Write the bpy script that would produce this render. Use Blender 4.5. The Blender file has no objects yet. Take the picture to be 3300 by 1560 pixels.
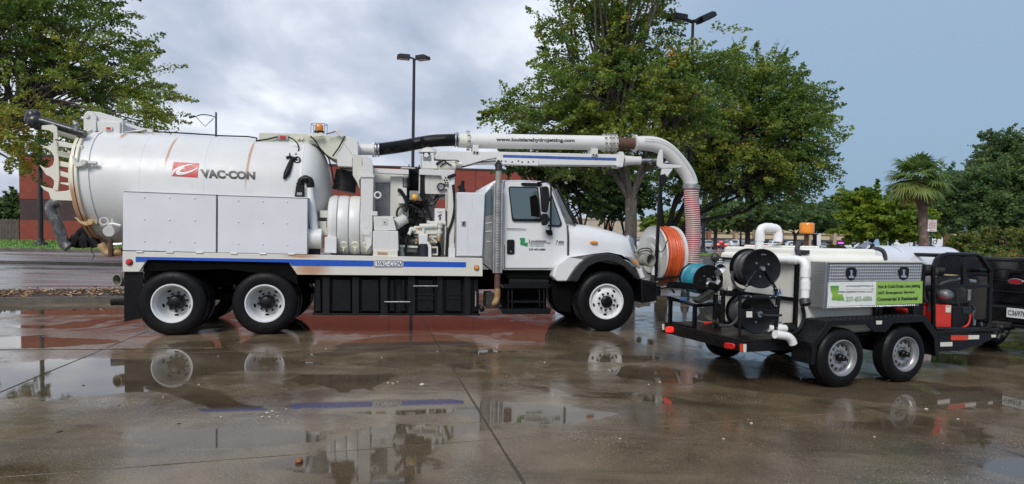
import bpy, bmesh, math, random
import numpy as np
from mathutils import Vector, Matrix
S = bpy.context.scene
COL = S.collection
rnd = random.Random(7)

# ------------------------------------------------------------------ camera
CAMH, FPX, CX, CY = 1.6, 2050.0, 1650.0, 780.0
PITCH, ROLL = math.radians(2.2), math.radians(1.06)
_f = Vector((0, math.cos(PITCH), -math.sin(PITCH)))
_u0 = Vector((0, math.sin(PITCH), math.cos(PITCH)))
_r = Vector((1, 0, 0)) * math.cos(ROLL) + _u0 * math.sin(ROLL)
_u = _u0 * math.cos(ROLL) - Vector((1, 0, 0)) * math.sin(ROLL)
PPY = 775 + FPX * math.tan(PITCH)
cam_d = bpy.data.cameras.new("camera")
cam = bpy.data.objects.new("camera", cam_d)
COL.objects.link(cam)
cam_d.sensor_width = 36.0
cam_d.lens = 36.0 * FPX / 3300.0
cam_d.shift_y = (PPY - CY) / 3300.0
cam_d.clip_start = 0.1
cam_d.clip_end = 5000
m = Matrix((_r, _u, -_f)).transposed().to_4x4()
m.translation = Vector((0, 0, CAMH))
cam.matrix_world = m
S.camera = cam
S.render.resolution_x, S.render.resolution_y = 1024, 484

# ------------------------------------------------------------------ world, sun, exposure
SUN_EL, SUN_AZ = math.radians(43), math.radians(196)   # azimuth from +Y clockwise: behind the camera
world = bpy.data.worlds.new("World")
S.world = world
world.use_nodes = True
wn, wl = world.node_tree.nodes, world.node_tree.links
wn.clear()
def wnode(t, **k):
    n = wn.new(t)
    for a, b in k.items():
        setattr(n, a, b)
    return n
wout = wnode('ShaderNodeOutputWorld')
bg = wnode('ShaderNodeBackground')
bg.inputs['Strength'].default_value = 0.1
sky = wnode('ShaderNodeTexSky', sky_type='NISHITA', sun_disc=False)
sky.sun_elevation = SUN_EL
sky.sun_rotation = SUN_AZ
sky.air_density = 1.5
sky.dust_density = 4.0
tc = wnode('ShaderNodeTexCoord')
# rain clouds over the whole sky: two layers of stretched noise on the view direction
mp = wnode('ShaderNodeMapping')
mp.inputs['Scale'].default_value = (1.15, 0.9, 1.0)
mp.inputs['Location'].default_value = (0.62, 0.35, 0.0)
sp0 = wnode('ShaderNodeSeparateXYZ'); wl.new(tc.outputs['Generated'], sp0.inputs['Vector'])
zad = wnode('ShaderNodeMath', operation='ADD'); zad.inputs[1].default_value = 0.32      # cloud deck seen in perspective
zab = wnode('ShaderNodeMath', operation='ABSOLUTE'); wl.new(sp0.outputs['Z'], zab.inputs[0]); wl.new(zab.outputs[0], zad.inputs[0])
dvx = wnode('ShaderNodeMath', operation='DIVIDE'); wl.new(sp0.outputs['X'], dvx.inputs[0]); wl.new(zad.outputs[0], dvx.inputs[1])
dvy = wnode('ShaderNodeMath', operation='DIVIDE'); wl.new(sp0.outputs['Y'], dvy.inputs[0]); wl.new(zad.outputs[0], dvy.inputs[1])
cmb = wnode('ShaderNodeCombineXYZ'); wl.new(dvx.outputs[0], cmb.inputs[0]); wl.new(dvy.outputs[0], cmb.inputs[1])
wl.new(cmb.outputs[0], mp.inputs['Vector'])
n1 = wnode('ShaderNodeTexNoise')
n1.inputs['Scale'].default_value = 1.9
n1.inputs['Detail'].default_value = 8
n1.inputs['Roughness'].default_value = 0.5
n1.inputs['Distortion'].default_value = 0.15
wl.new(mp.outputs['Vector'], n1.inputs['Vector'])
ramp = wnode('ShaderNodeValToRGB')
el = ramp.color_ramp.elements
el[0].position, el[0].color = 0.38, (2.9, 3.35, 4.35, 1)
el[1].position, el[1].color = 0.64, (7.0, 7.2, 7.6, 1)
e = el.new(0.5); e.color = (4.2, 4.6, 5.5, 1)
wl.new(n1.outputs['Fac'], ramp.inputs['Fac'])
# smooth rain-blue veil towards the east (+X), broken cloud elsewhere
sep = wnode('ShaderNodeSeparateXYZ')
wl.new(tc.outputs['Generated'], sep.inputs['Vector'])
mr = wnode('ShaderNodeMapRange', interpolation_type='SMOOTHSTEP')
mr.inputs['From Min'].default_value = -0.12
mr.inputs['From Max'].default_value = 0.36
wl.new(sep.outputs['X'], mr.inputs['Value'])
vz = wnode('ShaderNodeMapRange')
vz.inputs['From Min'].default_value = 0.0
vz.inputs['From Max'].default_value = 0.5
wl.new(sep.outputs['Z'], vz.inputs['Value'])
veil = wnode('ShaderNodeMix', data_type='RGBA')
veil.inputs[6].default_value = (1.75, 2.75, 3.9, 1)
veil.inputs[7].default_value = (2.5, 3.25, 4.4, 1)
wl.new(vz.outputs['Result'], veil.inputs[0])
vm = wnode('ShaderNodeMix', data_type='RGBA')
wl.new(mr.outputs['Result'], vm.inputs[0])
wl.new(ramp.outputs['Color'], vm.inputs[6])
wl.new(veil.outputs[2], vm.inputs[7])
sk = wnode('ShaderNodeMix', data_type='RGBA')
sk.inputs[0].default_value = 0.92
wl.new(sky.outputs['Color'], sk.inputs[6])
wl.new(vm.outputs[2], sk.inputs[7])
wl.new(sk.outputs[2], bg.inputs['Color'])
wl.new(bg.outputs['Background'], wout.inputs['Surface'])

sd = bpy.data.lights.new("sun", 'SUN')
sd.energy = 1.5
sd.angle = math.radians(25)
sd.color = (1.0, 0.97, 0.92)
sun = bpy.data.objects.new("sun", sd)
COL.objects.link(sun)
_sd = Vector((math.sin(SUN_AZ) * math.cos(SUN_EL), math.cos(SUN_AZ) * math.cos(SUN_EL), math.sin(SUN_EL)))
sun.rotation_euler = _sd.to_track_quat('Z', 'Y').to_euler()
S.view_settings.view_transform = 'Standard'
S.view_settings.look = 'None'
S.view_settings.exposure = 0.6
S.view_settings.gamma = 1.0
S.view_settings.use_curve_mapping = False

# ------------------------------------------------------------------ pixel <-> place helpers (survey of the photograph)
CAMP = Vector((0, 0, CAMH))
RISE = 0.8
def gz(y):                                   # the lot rises gently behind the truck
    t = min(1, max(0, (y - 16) / 28.0))
    return RISE * t * t * (3 - 2 * t)
def ray(x, y):
    return _f + _r * ((x - CX) / FPX) - _u * ((y - PPY) / FPX)
def ground(x, y, dz=0.0):
    d = ray(x, y)
    prev = 1.0; t = 1.0
    while t < 400:
        p = CAMP + d * t
        if p.z < gz(p.y) + dz:
            lo, hi = prev, t
            for _ in range(30):
                mid = (lo + hi) / 2
                q = CAMP + d * mid
                if q.z < gz(q.y) + dz: hi = mid
                else: lo = mid
            return CAMP + d * hi
        prev = t; t *= 1.02
    return CAMP + d * 400
def at(x, y, Y):
    d = ray(x, y)
    return CAMP + d * (Y / d.y)
def zz(k, ox, oy):
    return lambda *p: [(x / k + ox, y / k + oy) for x, y in p]
Z1, Z2, Z3, Z4 = zz(2.03, 0, 300), zz(2.03, 650, 380), zz(2.03, 1000, 380), zz(1.74, 1500, 400)
T1, T2 = zz(2.03, 2000, 650), zz(2.03, 2500, 680)
W1, W2 = zz(3.045, 300, 750), zz(3.045, 950, 750)
VW = zz(1 / 1.281, 0, 0)

# ------------------------------------------------------------------ object helpers
def thing(name, label, cat, loc=(0, 0, 0), rz=0.0, group=None):
    o = bpy.data.objects.new(name, None)
    COL.objects.link(o)
    o.empty_display_size = 0.2
    o.location = loc
    o.rotation_euler = (0, 0, rz)
    tag(o, label, cat, group)
    return o
def tag(o, label, cat, group=None):
    o['label'] = label; o['category'] = cat
    if group: o['group'] = group
    return o

class Frame:
    """a thing's own axes: u along it, v across it (away from the street side), w up"""
    def __init__(s, O, ang, root=None):
        s.O = Vector(O); s.ang = ang
        s.a = Vector((math.cos(ang), math.sin(ang), 0)); s.n = Vector((-math.sin(ang), math.cos(ang), 0))
    def p(s, q, v):
        d = ray(*q)
        t = (v - (CAMP - s.O).dot(s.n)) / d.dot(s.n)
        P = CAMP + d * t - s.O
        return (P.dot(s.a), v, P.z)
    def uw(s, pts, v):
        r = []
        for q in pts:
            P = s.p(q, v); r.append((P[0], P[2]))
        return r
    def pts(s, pts, v):
        return [s.p(q, v) for q in pts]

class MB:
    def __init__(s): s.v = []; s.f = []
    def prism(s, uw, v0, v1):
        n = len(uw); b = len(s.v)
        s.v += [(u, v0, w) for u, w in uw] + [(u, v1, w) for u, w in uw]
        s.f.append(list(range(b, b + n))); s.f.append(list(range(b + 2 * n - 1, b + n - 1, -1)))
        for i in range(n):
            j = (i + 1) % n
            s.f.append([b + i, b + n + i, b + n + j, b + j])
        return s
    def prism_u(s, vw, u0, u1):
        b = len(s.v); s.prism(vw, 0, 1)
        for i in range(b, len(s.v)):
            x, y, z = s.v[i]; s.v[i] = (u0 + (u1 - u0) * y, x, z)
        return s
    def prism_z(s, xy, z0, z1):
        b = len(s.v); s.prism(xy, 0, 1)
        for i in range(b, len(s.v)):
            x, y, z = s.v[i]; s.v[i] = (x, z, z0 + (z1 - z0) * y)
        return s
    def box(s, u0, u1, v0, v1, w0, w1):
        return s.prism([(u0, w0), (u1, w0), (u1, w1), (u0, w1)], v0, v1)
    def tube(s, path, r, seg=10, cap=True):
        path = [Vector(p) for p in path]; n = len(path)
        rs = r if isinstance(r, (list, tuple)) else [r] * n
        b = len(s.v); up = None
        for i, p in enumerate(path):
            t = (path[min(i + 1, n - 1)] - path[max(i - 1, 0)])
            if t.length < 1e-9: t = Vector((0, 0, 1))
            t.normalize()
            if up is None:
                up = t.orthogonal().normalized()
            else:
                up = (up - t * up.dot(t))
                if up.length < 1e-6: up = t.orthogonal()
                up.normalize()
            bi = t.cross(up)
            for k in range(seg):
                a = 2 * math.pi * k / seg
                s.v.append(tuple(p + (up * math.cos(a) + bi * math.sin(a)) * rs[i]))
        for i in range(n - 1):
            for k in range(seg):
                k2 = (k + 1) % seg
                s.f.append([b + i * seg + k, b + i * seg + k2, b + (i + 1) * seg + k2, b + (i + 1) * seg + k])
        if cap:
            s.f.append([b + k for k in range(seg)][::-1]); s.f.append([b + (n - 1) * seg + k for k in range(seg)])
        return s
    def cyl(s, p0, p1, r0, r1=None, seg=20):
        return s.tube([p0, p1], [r0, r0 if r1 is None else r1], seg)
    def lathe(s, c, axis, prof, seg=32, a0=0, a1=2 * math.pi):
        """prof: (radius, distance along the axis); axis 'u','v' or 'w' or a vector"""
        c = Vector(c)
        ax = {'u': Vector((1, 0, 0)), 'v': Vector((0, 1, 0)), 'w': Vector((0, 0, 1))}[axis] if isinstance(axis, str) else Vector(axis).normalized()
        x = {'u': Vector((0, 1, 0)), 'v': Vector((1, 0, 0)), 'w': Vector((1, 0, 0))}[axis] if isinstance(axis, str) else ax.orthogonal().normalized()
        y = ax.cross(x)
        full = abs(a1 - a0 - 2 * math.pi) < 1e-6
        ns = seg if full else seg + 1
        b = len(s.v); m = len(prof)
        for r, h in prof:
            for k in range(ns):
                a = a0 + (a1 - a0) * k / seg
                s.v.append(tuple(c + ax * h + (x * math.cos(a) + y * math.sin(a)) * max(r, 1e-4)))
        for i in range(m - 1):
            for k in range(seg):
                k2 = (k + 1) % ns
                s.f.append([b + i * ns + k, b + i * ns + k2, b + (i + 1) * ns + k2, b + (i + 1) * ns + k])
        return s
    def loft(s, rows, close=False):
        b = len(s.v); n = len(rows[0])
        for r in rows: s.v += [tuple(p) for p in r]
        for i in range(len(rows) - 1):
            for k in range(n if close else n - 1):
                k2 = (k + 1) % n
                s.f.append([b + i * n + k, b + i * n + k2, b + (i + 1) * n + k2, b + (i + 1) * n + k])
        return s
    def ball(s, c, r, seg=12, sz=1.0):
        prof = [(r * math.sin(math.pi * i / 8), -r * sz * math.cos(math.pi * i / 8)) for i in range(9)]
        return s.lathe(c, 'w', prof, seg)
    def build(s, name, mat, parent=None, bevel=0.0, smooth=35, bseg=2, loc=None, solid=0.0):
        me = bpy.data.meshes.new(name)
        me.from_pydata(s.v, [], s.f)
        bm = bmesh.new(); bm.from_mesh(me)
        bmesh.ops.remove_doubles(bm, verts=bm.verts, dist=1e-5)
        bmesh.ops.recalc_face_normals(bm, faces=bm.faces)
        if smooth:
            lim = math.radians(smooth)
            for f in bm.faces: f.smooth = True
            for ed in bm.edges:
                if len(ed.link_faces) != 2 or ed.calc_face_angle(0) > lim: ed.smooth = False
        bm.to_mesh(me); bm.free()
        me.materials.append(mat)
        o = bpy.data.objects.new(name, me)
        COL.objects.link(o)
        if parent is not None: o.parent = parent
        if loc is not None: o.location = loc
        if solid:
            md = o.modifiers.new("solid", 'SOLIDIFY'); md.thickness = solid; md.offset = 0
        if bevel:
            md = o.modifiers.new("bevel", 'BEVEL'); md.width = bevel; md.segments = bseg
            md.limit_method = 'ANGLE'; md.angle_limit = math.radians(40); md.harden_normals = True
        return o

def curve3(pts, n=8):
    """Catmull-Rom through points"""
    P = [Vector(p) for p in pts]; P = [P[0] * 2 - P[1]] + P + [P[-1] * 2 - P[-2]]
    out = []
    for i in range(1, len(P) - 2):
        for k in range(n):
            t = k / n
            out.append(0.5 * ((2 * P[i]) + (P[i + 1] - P[i - 1]) * t + (2 * P[i - 1] - 5 * P[i] + 4 * P[i + 1] - P[i + 2]) * t * t + (3 * P[i] - P[i - 1] - 3 * P[i + 1] + P[i + 2]) * t ** 3))
    out.append(P[-2]); return out
def arc(c, r, a0, a1, n):
    return [(c[0] + r * math.cos(math.radians(a0 + (a1 - a0) * i / n)), c[1] + r * math.sin(math.radians(a0 + (a1 - a0) * i / n))) for i in range(n + 1)]

def text_mesh(body, bold=0.0, shear=0.0, depth=0.0):
    cu = bpy.data.curves.new("lettering", 'FONT')
    cu.body = body; cu.size = 1.0; cu.offset = bold; cu.shear = shear; cu.resolution_u = 3; cu.extrude = depth
    o = bpy.data.objects.new("lettering", cu)
    me = bpy.data.meshes.new_from_object(o)
    bpy.data.objects.remove(o); bpy.data.curves.remove(cu)
    return me
def lettering(body, quad, mat, parent, name='lettering', bold=0.0, shear=0.0, wrap=None, lift=0.004):
    """quad: 4 points of the thing's own space, bottom-left, bottom-right, top-right, top-left; wrap: maps a point onto a curved surface"""
    me = text_mesh(body, bold, shear)
    n = len(me.vertices); co = np.empty(n * 3); me.vertices.foreach_get('co', co); co = co.reshape(-1, 3)
    mn, mx = co.min(0), co.max(0); ext = np.maximum(mx - mn, 1e-6)
    q = [Vector(p) for p in quad]
    if wrap:
        bm = bmesh.new(); bm.from_mesh(me)
        for ax in range(1, 6):
            bmesh.ops.bisect_plane(bm, geom=bm.verts[:] + bm.edges[:] + bm.faces[:], plane_co=(0, mn[1] + ext[1] * ax / 6, 0), plane_no=(0, 1, 0))
        bm.to_mesh(me); bm.free()
    nrm = (q[1] - q[0]).cross(q[3] - q[0]).normalized()
    for v in me.vertices:
        s, t = (v.co.x - mn[0]) / ext[0], (v.co.y - mn[1]) / ext[1]
        P = (q[0] * (1 - s) + q[1] * s) * (1 - t) + (q[3] * (1 - s) + q[2] * s) * t + nrm * lift
        v.co = wrap(P) if wrap else P
    me.name = name
    me.materials.clear(); me.materials.append(mat)
    o = bpy.data.objects.new(name, me); COL.objects.link(o)
    if parent is not None: o.parent = parent
    return o

# ------------------------------------------------------------------ materials
def lin(h):
    if isinstance(h, str):
        h = [int(h[i:i + 2], 16) / 255 for i in (0, 2, 4)]
        return tuple(c / 12.92 if c <= .04045 else ((c + .055) / 1.055) ** 2.4 for c in h)
    return tuple(h)
class NT:
    def __init__(s, name):
        s.m = bpy.data.materials.new(name); s.m.use_nodes = True
        s.n = s.m.node_tree.nodes; s.l = s.m.node_tree.links; s.n.clear()
        s.out = s.n.new('ShaderNodeOutputMaterial'); s.b = s.n.new('ShaderNodeBsdfPrincipled')
        s.l.new(s.b.outputs[0], s.out.inputs[0])
    def node(s, t, ins=None, **k):
        n = s.n.new(t)
        for a, b in k.items(): setattr(n, a, b)
        for a, b in (ins or {}).items():
            if isinstance(b, bpy.types.NodeSocket): s.l.new(b, n.inputs[a])
            else: n.inputs[a].default_value = b
        return n
    def set(s, **k):
        for a, b in k.items():
            sock = s.b.inputs[a.replace('_', ' ')]
            if isinstance(b, bpy.types.NodeSocket): s.l.new(b, sock)
            else: sock.default_value = (*b, 1) if isinstance(b, tuple) and len(b) == 3 else b
    def noise(s, scale, detail=4, rough=.55, vec=None, dist=0.0):
        i = {'Scale': scale, 'Detail': detail, 'Roughness': rough, 'Distortion': dist}
        if vec is not None: i['Vector'] = vec
        return s.node('ShaderNodeTexNoise', i).outputs['Fac']
    def ramp(s, fac, stops):
        r = s.node('ShaderNodeValToRGB', {'Fac': fac}); e = r.color_ramp.elements
        while len(e) < len(stops): e.new(0.5)
        for k, (p, c) in enumerate(stops):
            e[k].position = p; e[k].color = (c, c, c, 1) if isinstance(c, (int, float)) else (*c, 1)
        return r.outputs['Color']
    def mix(s, fac, a, b, mode='MIX'):
        n = s.node('ShaderNodeMix', data_type='RGBA', blend_type=mode)
        for i, x in ((0, fac), (6, a), (7, b)):
            if isinstance(x, bpy.types.NodeSocket): s.l.new(x, n.inputs[i])
            else: n.inputs[i].default_value = (*x, 1) if isinstance(x, tuple) else x
        return n.outputs[2]
    def math(s, op, a, b=0.0, clamp=False):
        n = s.node('ShaderNodeMath', operation=op, use_clamp=clamp)
        for i, x in ((0, a), (1, b)):
            if isinstance(x, bpy.types.NodeSocket): s.l.new(x, n.inputs[i])
            else: n.inputs[i].default_value = x
        return n.outputs[0]
    def smooth(s, x, a, b):
        n = s.node('ShaderNodeMapRange', {'Value': x, 'From Min': a, 'From Max': b}, interpolation_type='SMOOTHSTEP')
        return n.outputs['Result']
    def bump(s, h, strength, dist=0.01):
        s.set(Normal=s.node('ShaderNodeBump', {'Strength': strength, 'Distance': dist, 'Height': h}).outputs['Normal'])
    def coord(s, which='Object'): return s.node('ShaderNodeTexCoord').outputs[which]
    def pos(s): return s.node('ShaderNodeNewGeometry').outputs['Position']
    def xyz(s, v): return s.node('ShaderNodeSeparateXYZ', {'Vector': v}).outputs

def mat(name, col, rough=0.5, metal=0.0, var=0.15, scale=4.0, rvar=0.1, bump=0.0, bscale=60, coat=0.0, spec=None, dirt=None, dscale=1.5, damt=(.55, .8)):
    t = NT(name); c = lin(col); o = t.coord()
    f = t.noise(scale, 5, .6, o)
    lo = tuple(x * (1 - var) for x in c); hi = tuple(min(1, x * (1 + var * .6)) for x in c)
    colr = t.ramp(f, [(.3, lo), (.7, hi)])
    if dirt is not None:
        d = t.noise(dscale, 6, .65, o, .4)
        colr = t.mix(t.math('MULTIPLY', t.smooth(d, *damt), .8), colr, lin(dirt))
    t.set(Base_Color=colr, Metallic=metal, Roughness=t.ramp(t.noise(scale * 2.3, 4, .6, o), [(.3, max(.02, rough - rvar)), (.7, min(1, rough + rvar))]))
    if coat: t.set(Coat_Weight=coat, Coat_Roughness=.05)
    if spec is not None: t.set(Specular_IOR_Level=spec)
    if bump: t.bump(t.noise(bscale, 3, .6, o), bump, .01)
    return t.m
def flat(name, col, rough=.45):
    return mat(name, col, rough, var=.06, scale=9)
def lamp_mat(name, col, em=0.0):
    t = NT(name); t.set(Base_Color=lin(col), Roughness=.15, Coat_Weight=.5)
    t.bump(t.noise(90, 1, .5, t.coord()), .25, .004)
    if em: t.set(Emission_Color=(*lin(col), 1), Emission_Strength=em)
    return t.m

M = {}
def white_paint(name, col, streaks=(), grime=.35, rustw=None):
    """weathered enamel; streaks: (u, half width, w low, w high, lean) rust runs in the thing's own metres"""
    t = NT(name); o = t.coord(); x = t.xyz(o)
    c = lin(col)
    base = t.ramp(t.noise(1.7, 6, .6, o), [(.3, tuple(k * .9 for k in c)), (.7, c)])
    st = t.node('ShaderNodeMapping', {'Vector': o, 'Scale': (9, 9, .55)}).outputs[0]
    run = t.noise(2.2, 5, .65, st)
    base = t.mix(t.math('MULTIPLY', t.smooth(run, .56, .8), grime), base, (.36, .33, .25))
    sp = t.noise(14, 5, .7, o)
    base = t.mix(t.math('MULTIPLY', t.smooth(sp, .66, .78), grime * .9), base, (.25, .22, .16))
    for (u, hw, w0, w1, lean) in streaks:
        nz = t.noise(7, 4, .6, st)
        uu = t.math('SUBTRACT', x[0], u)
        uu = t.math('SUBTRACT', uu, t.math('MULTIPLY', t.math('SUBTRACT', x[2], w0), lean))
        a = t.math('SUBTRACT', 1.0, t.math('DIVIDE', t.math('ABSOLUTE', uu), hw), True)
        b = t.math('MULTIPLY', t.smooth(x[2], w0, w0 + (w1 - w0) * .45), t.math('SUBTRACT', 1.0, t.smooth(x[2], w1 - .25 * (w1 - w0), w1)))
        k = t.math('MULTIPLY', t.math('MULTIPLY', a, b), t.math('ADD', .35, nz))
        base = t.mix(t.math('MULTIPLY', t.smooth(k, .05, .75), .8), base, (.42, .17, .055))
    t.set(Base_Color=base, Roughness=t.ramp(t.noise(5, 4, .6, o), [(.3, .32), (.7, .5)]), Coat_Weight=.15, Coat_Roughness=.2)
    t.bump(t.noise(2.0, 3, .5, o), .03, .02)
    return t.m
M['white'] = white_paint('white_enamel', (.68, .675, .655), grime=.35)
M['white_clean'] = white_paint('white_body_paint', (.72, .725, .73), grime=.08)
M['white_box'] = white_paint('white_box_paint', (.70, .71, .74), grime=.10)
M['cream'] = white_paint('cream_enamel', (.70, .68, .58), grime=.5)
M['greenwhite'] = white_paint('algae_stained_enamel', (.60, .61, .49), grime=.7)
M['dirtywhite'] = white_paint('dirty_white_enamel', (.62, .61, .56), grime=.75)
M['rusty'] = mat('rusty_cream_steel', (.55, .42, .22), .6, var=.3, scale=5, dirt=(.28, .09, .02), dscale=4, damt=(.4, .65))
M['rust'] = mat('brown_rust', (.11, .055, .035), .75, var=.35, scale=12, bump=.2)
M['black'] = mat('black_painted_steel', (.006, .006, .007), .3, var=.3, scale=6, rvar=.12, dirt=(.015, .014, .013), damt=(.55, .85), spec=.3)
M['blackmat'] = mat('black_matt_plastic', (.007, .007, .008), .5, var=.3, scale=8, spec=.3)
M['flare'] = mat('grey_black_flare_plastic', (.018, .019, .021), .5, var=.2, scale=8)
M['dark'] = mat('dark_underbody', (.003, .003, .003), .8, var=.4, scale=5, spec=.1)
M['rubber'] = mat('tyre_rubber', (.006, .006, .007), .45, var=.35, scale=9, rvar=.15, bump=.15, bscale=40, dirt=(.016, .014, .012), damt=(.5, .8), spec=.18)
M['hose_black'] = mat('black_ribbed_rubber', (.006, .006, .007), .4, var=.2, scale=9, spec=.35)
M['chrome'] = mat('chrome', (.75, .75, .77), .14, 1.0, var=.1, scale=12, rvar=.06)
M['steel'] = mat('brushed_steel', (.42, .42, .43), .35, 1.0, var=.25, scale=10)
M['galv'] = mat('dull_grey_metal', (.33, .33, .33), .5, .7, var=.3, scale=7, dirt=(.15, .12, .09))
M['greytube'] = mat('weathered_grey_pipe', (.30, .29, .25), .5, .2, var=.3, scale=8, dirt=(.12, .10, .07))
M['rad'] = mat('grey_radiator_mesh', (.17, .18, .18), .6, .3, var=.2, scale=20)
M['engine'] = mat('engine_dark_metal', (.045, .045, .043), .5, .4, var=.5, scale=14, dirt=(.16, .14, .11), dscale=8)
M['blue'] = flat('blue_stripe_vinyl', (.012, .085, .46), .3)
M['blue_faded'] = mat('faded_blue_vinyl', (.045, .10, .33), .4, var=.25, scale=12, dirt=(.45, .47, .5), dscale=14, damt=(.62, .75))
M['navy'] = flat('dark_blue_lettering', (.012, .02, .06), .35)
M['charcoal'] = flat('charcoal_vinyl', (.014, .015, .02), .35)
M['red_logo'] = flat('red_logo_vinyl', (.46, .022, .02), .35)
M['green_logo'] = flat('green_vinyl', (.02, .28, .09), .35)
M['grey_ink'] = flat('grey_lettering', (.25, .26, .27), .4)
M['red_lens'] = lamp_mat('red_lens', (.55, .012, .01))
M['amber'] = lamp_mat('amber_lens', (.75, .25, .01))
M['orange_hose'] = mat('orange_jetting_hose', (.62, .10, .025), .38, var=.25, scale=7)
M['yellow'] = flat('yellow_plastic', (.72, .40, .06), .4)
def glass(name, c=(.02, .03, .035)):
    t = NT(name); t.set(Base_Color=c, Roughness=.03, Specular_IOR_Level=.9, Coat_Weight=1.0, Coat_Roughness=.02)
    t.bump(t.noise(1.2, 2, .5, t.coord()), .03, .02)
    return t.m
M['glass'] = glass('side_window_glass', (.07, .10, .105))
M['glass_teal'] = glass('windscreen_glass', (.10, .19, .20))
# ================================================================== GROUND
def wet_concrete(name, joint=False):
    t = NT(name); p = t.pos(); x = t.xyz(p)
    big = t.noise(.33, 5, .6, p, .6)
    med = t.noise(1.3, 6, .65, p, .3)
    fine = t.noise(28, 4, .7, p)
    base = t.ramp(big, [(.36, (.038, .025, .012)), (.5, (.125, .085, .046)), (.64, (.27, .21, .14))])
    base = t.mix(.5, base, t.ramp(med, [(.32, (.038, .025, .012)), (.68, (.225, .17, .112))]))
    base = t.mix(t.math('MULTIPLY', t.smooth(fine, .60, .75), .55), base, (.26, .23, .18))
    grit = t.noise(55, 3, .8, p); base = t.mix(t.math('MULTIPLY', t.smooth(grit, .5, .7), .45), base, (.30, .25, .18)); base = t.mix(t.math('MULTIPLY', t.math('SUBTRACT', 1.0, t.smooth(grit, .3, .46)), .6), base, (.025, .018, .011))
    agg = t.node('ShaderNodeTexVoronoi', {'Vector': p, 'Scale': 34.0}).outputs['Distance']
    chip = t.math('MULTIPLY', t.math('SUBTRACT', 1.0, t.smooth(agg, .14, .26)), t.smooth(t.noise(1.1, 4, .6, p), .46, .62))
    base = t.mix(t.math('MULTIPLY', chip, .6), base, (.42, .36, .27))
    # tyre-swept streaks running with the lane
    st = t.node('ShaderNodeMapping', {'Vector': p, 'Rotation': (0, 0, math.radians(-14)), 'Scale': (.35, 2.6, 1)}).outputs[0]
    base = t.mix(t.math('MULTIPLY', t.smooth(t.noise(1.2, 5, .6, st), .5, .72), .5), base, (.035, .026, .017))
    def blob(cx, cy, rx, ry, soft=.5):
        a = t.math('DIVIDE', t.math('SUBTRACT', x[0], cx), rx); b = t.math('DIVIDE', t.math('SUBTRACT', x[1], cy), ry)
        d = t.math('SQRT', t.math('ADD', t.math('MULTIPLY', a, a), t.math('MULTIPLY', b, b)))
        d = t.math('ADD', d, t.math('MULTIPLY', t.math('SUBTRACT', t.noise(1.6, 5, .6, p), .5), 1.3))
        return t.math('SUBTRACT', 1.0, t.smooth(d, 1 - soft * .5, 1 + soft * .5))
    pud = t.smooth(t.noise(.42, 4, .55, p, .8), .535, .565)
    for q, rx, ry in PUDDLES:
        pud = t.math('MAXIMUM', pud, blob(q.x, q.y, rx, ry, .10))
    dry = None
    for q, rx, ry in DRY:
        d_ = blob(q.x, q.y, rx, ry, .5); dry = d_ if dry is None else t.math('MAXIMUM', dry, d_)
    pud = t.math('MULTIPLY', pud, t.math('SUBTRACT', 1.0, dry))
    rough = t.ramp(t.noise(1.7, 9, .62, p, .5), [(.40, .025), (.50, .07), (.56, .20), (.7, .30)])
    rough = t.mix(t.math('MULTIPLY', dry, .7), rough, (.30, .30, .30))
    rough = t.mix(pud, rough, (.012, .012, .012))
    base = t.mix(t.math('MULTIPLY', pud, .45), base, (.035, .027, .017))
    t.set(Base_Color=base, Roughness=rough, IOR=1.42, Specular_IOR_Level=.5)
    h = t.math('ADD', t.math('MULTIPLY', fine, .5), t.math('MULTIPLY', t.noise(5, 4, .6, p), .9))
    inv = t.math('SUBTRACT', 1.0, t.math('MULTIPLY', pud, .93))
    bm = t.node('ShaderNodeBump', {'Distance': .006, 'Height': h, 'Strength': t.math('MULTIPLY', inv, .34)})
    t.l.new(bm.outputs[0], t.b.inputs['Normal'])
    return t.m
def gv(x, y): return ground(x * 1.281, y * 1.281)
PUDDLES = [(gv(1650, 775), 1.1, .9), (gv(550, 1100), .8, .25), (gv(900, 1170), .7, .2), (gv(180, 945), 1.35, 1.0), (gv(60, 860), 1.2, .5), (gv(-150, 730), 4, 1.2), (gv(150, 676), 5, 1.2), (gv(2520, 1160), .32, .45), (gv(2430, 905), .9, .5), (gv(60, 780), 2.4, .7), (gv(1000, 815), 2.6, 1.3),
           (gv(1330, 1040), .75, .32), (gv(430, 925), 1.0, .35), (gv(670, 920), .9, .35), (gv(1520, 900), .7, .35), (gv(1000, 1020), .9, .3), (gv(1660, 940), .6, .5)]
DRY = [(gv(100, 1130), .5, .35), (gv(1800, 1150), 1.5, .6), (gv(2200, 1120), .9, .5), (gv(1900, 925), 1.3, .6), (gv(1400, 1180), .8, .25), (gv(850, 930), .8, .3)]
M['ground'] = wet_concrete('wet_concrete')
M['tar'] = mat('joint_sealant', (.06, .046, .032), .6, var=.5, scale=14, bump=.4)
def asphalt_far():
    t = NT('wet_asphalt'); p = t.pos()
    base = t.ramp(t.noise(.15, 5, .6, p), [(.3, (.18, .16, .16)), (.7, (.30, .275, .28))])
    st = t.node('ShaderNodeMapping', {'Vector': p, 'Scale': (.12, .9, 1)}).outputs[0]
    w = t.noise(.9, 6, .6, st, .5)
    t.set(Base_Color=t.mix(t.smooth(w, .56, .7), base, (.10, .06, .045)), Roughness=t.ramp(w, [(.38, .07), (.62, .45)]), IOR=1.38)
    t.bump(t.noise(30, 3, .6, p), .15, .004)
    return t.m
M['asphalt'] = asphalt_far()
ys = [-60, -10, 0, 14] + [16 + 2 * i for i in range(16)] + [60, 90, 140, 250, 500, 1200, 3000]
b = MB()
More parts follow.
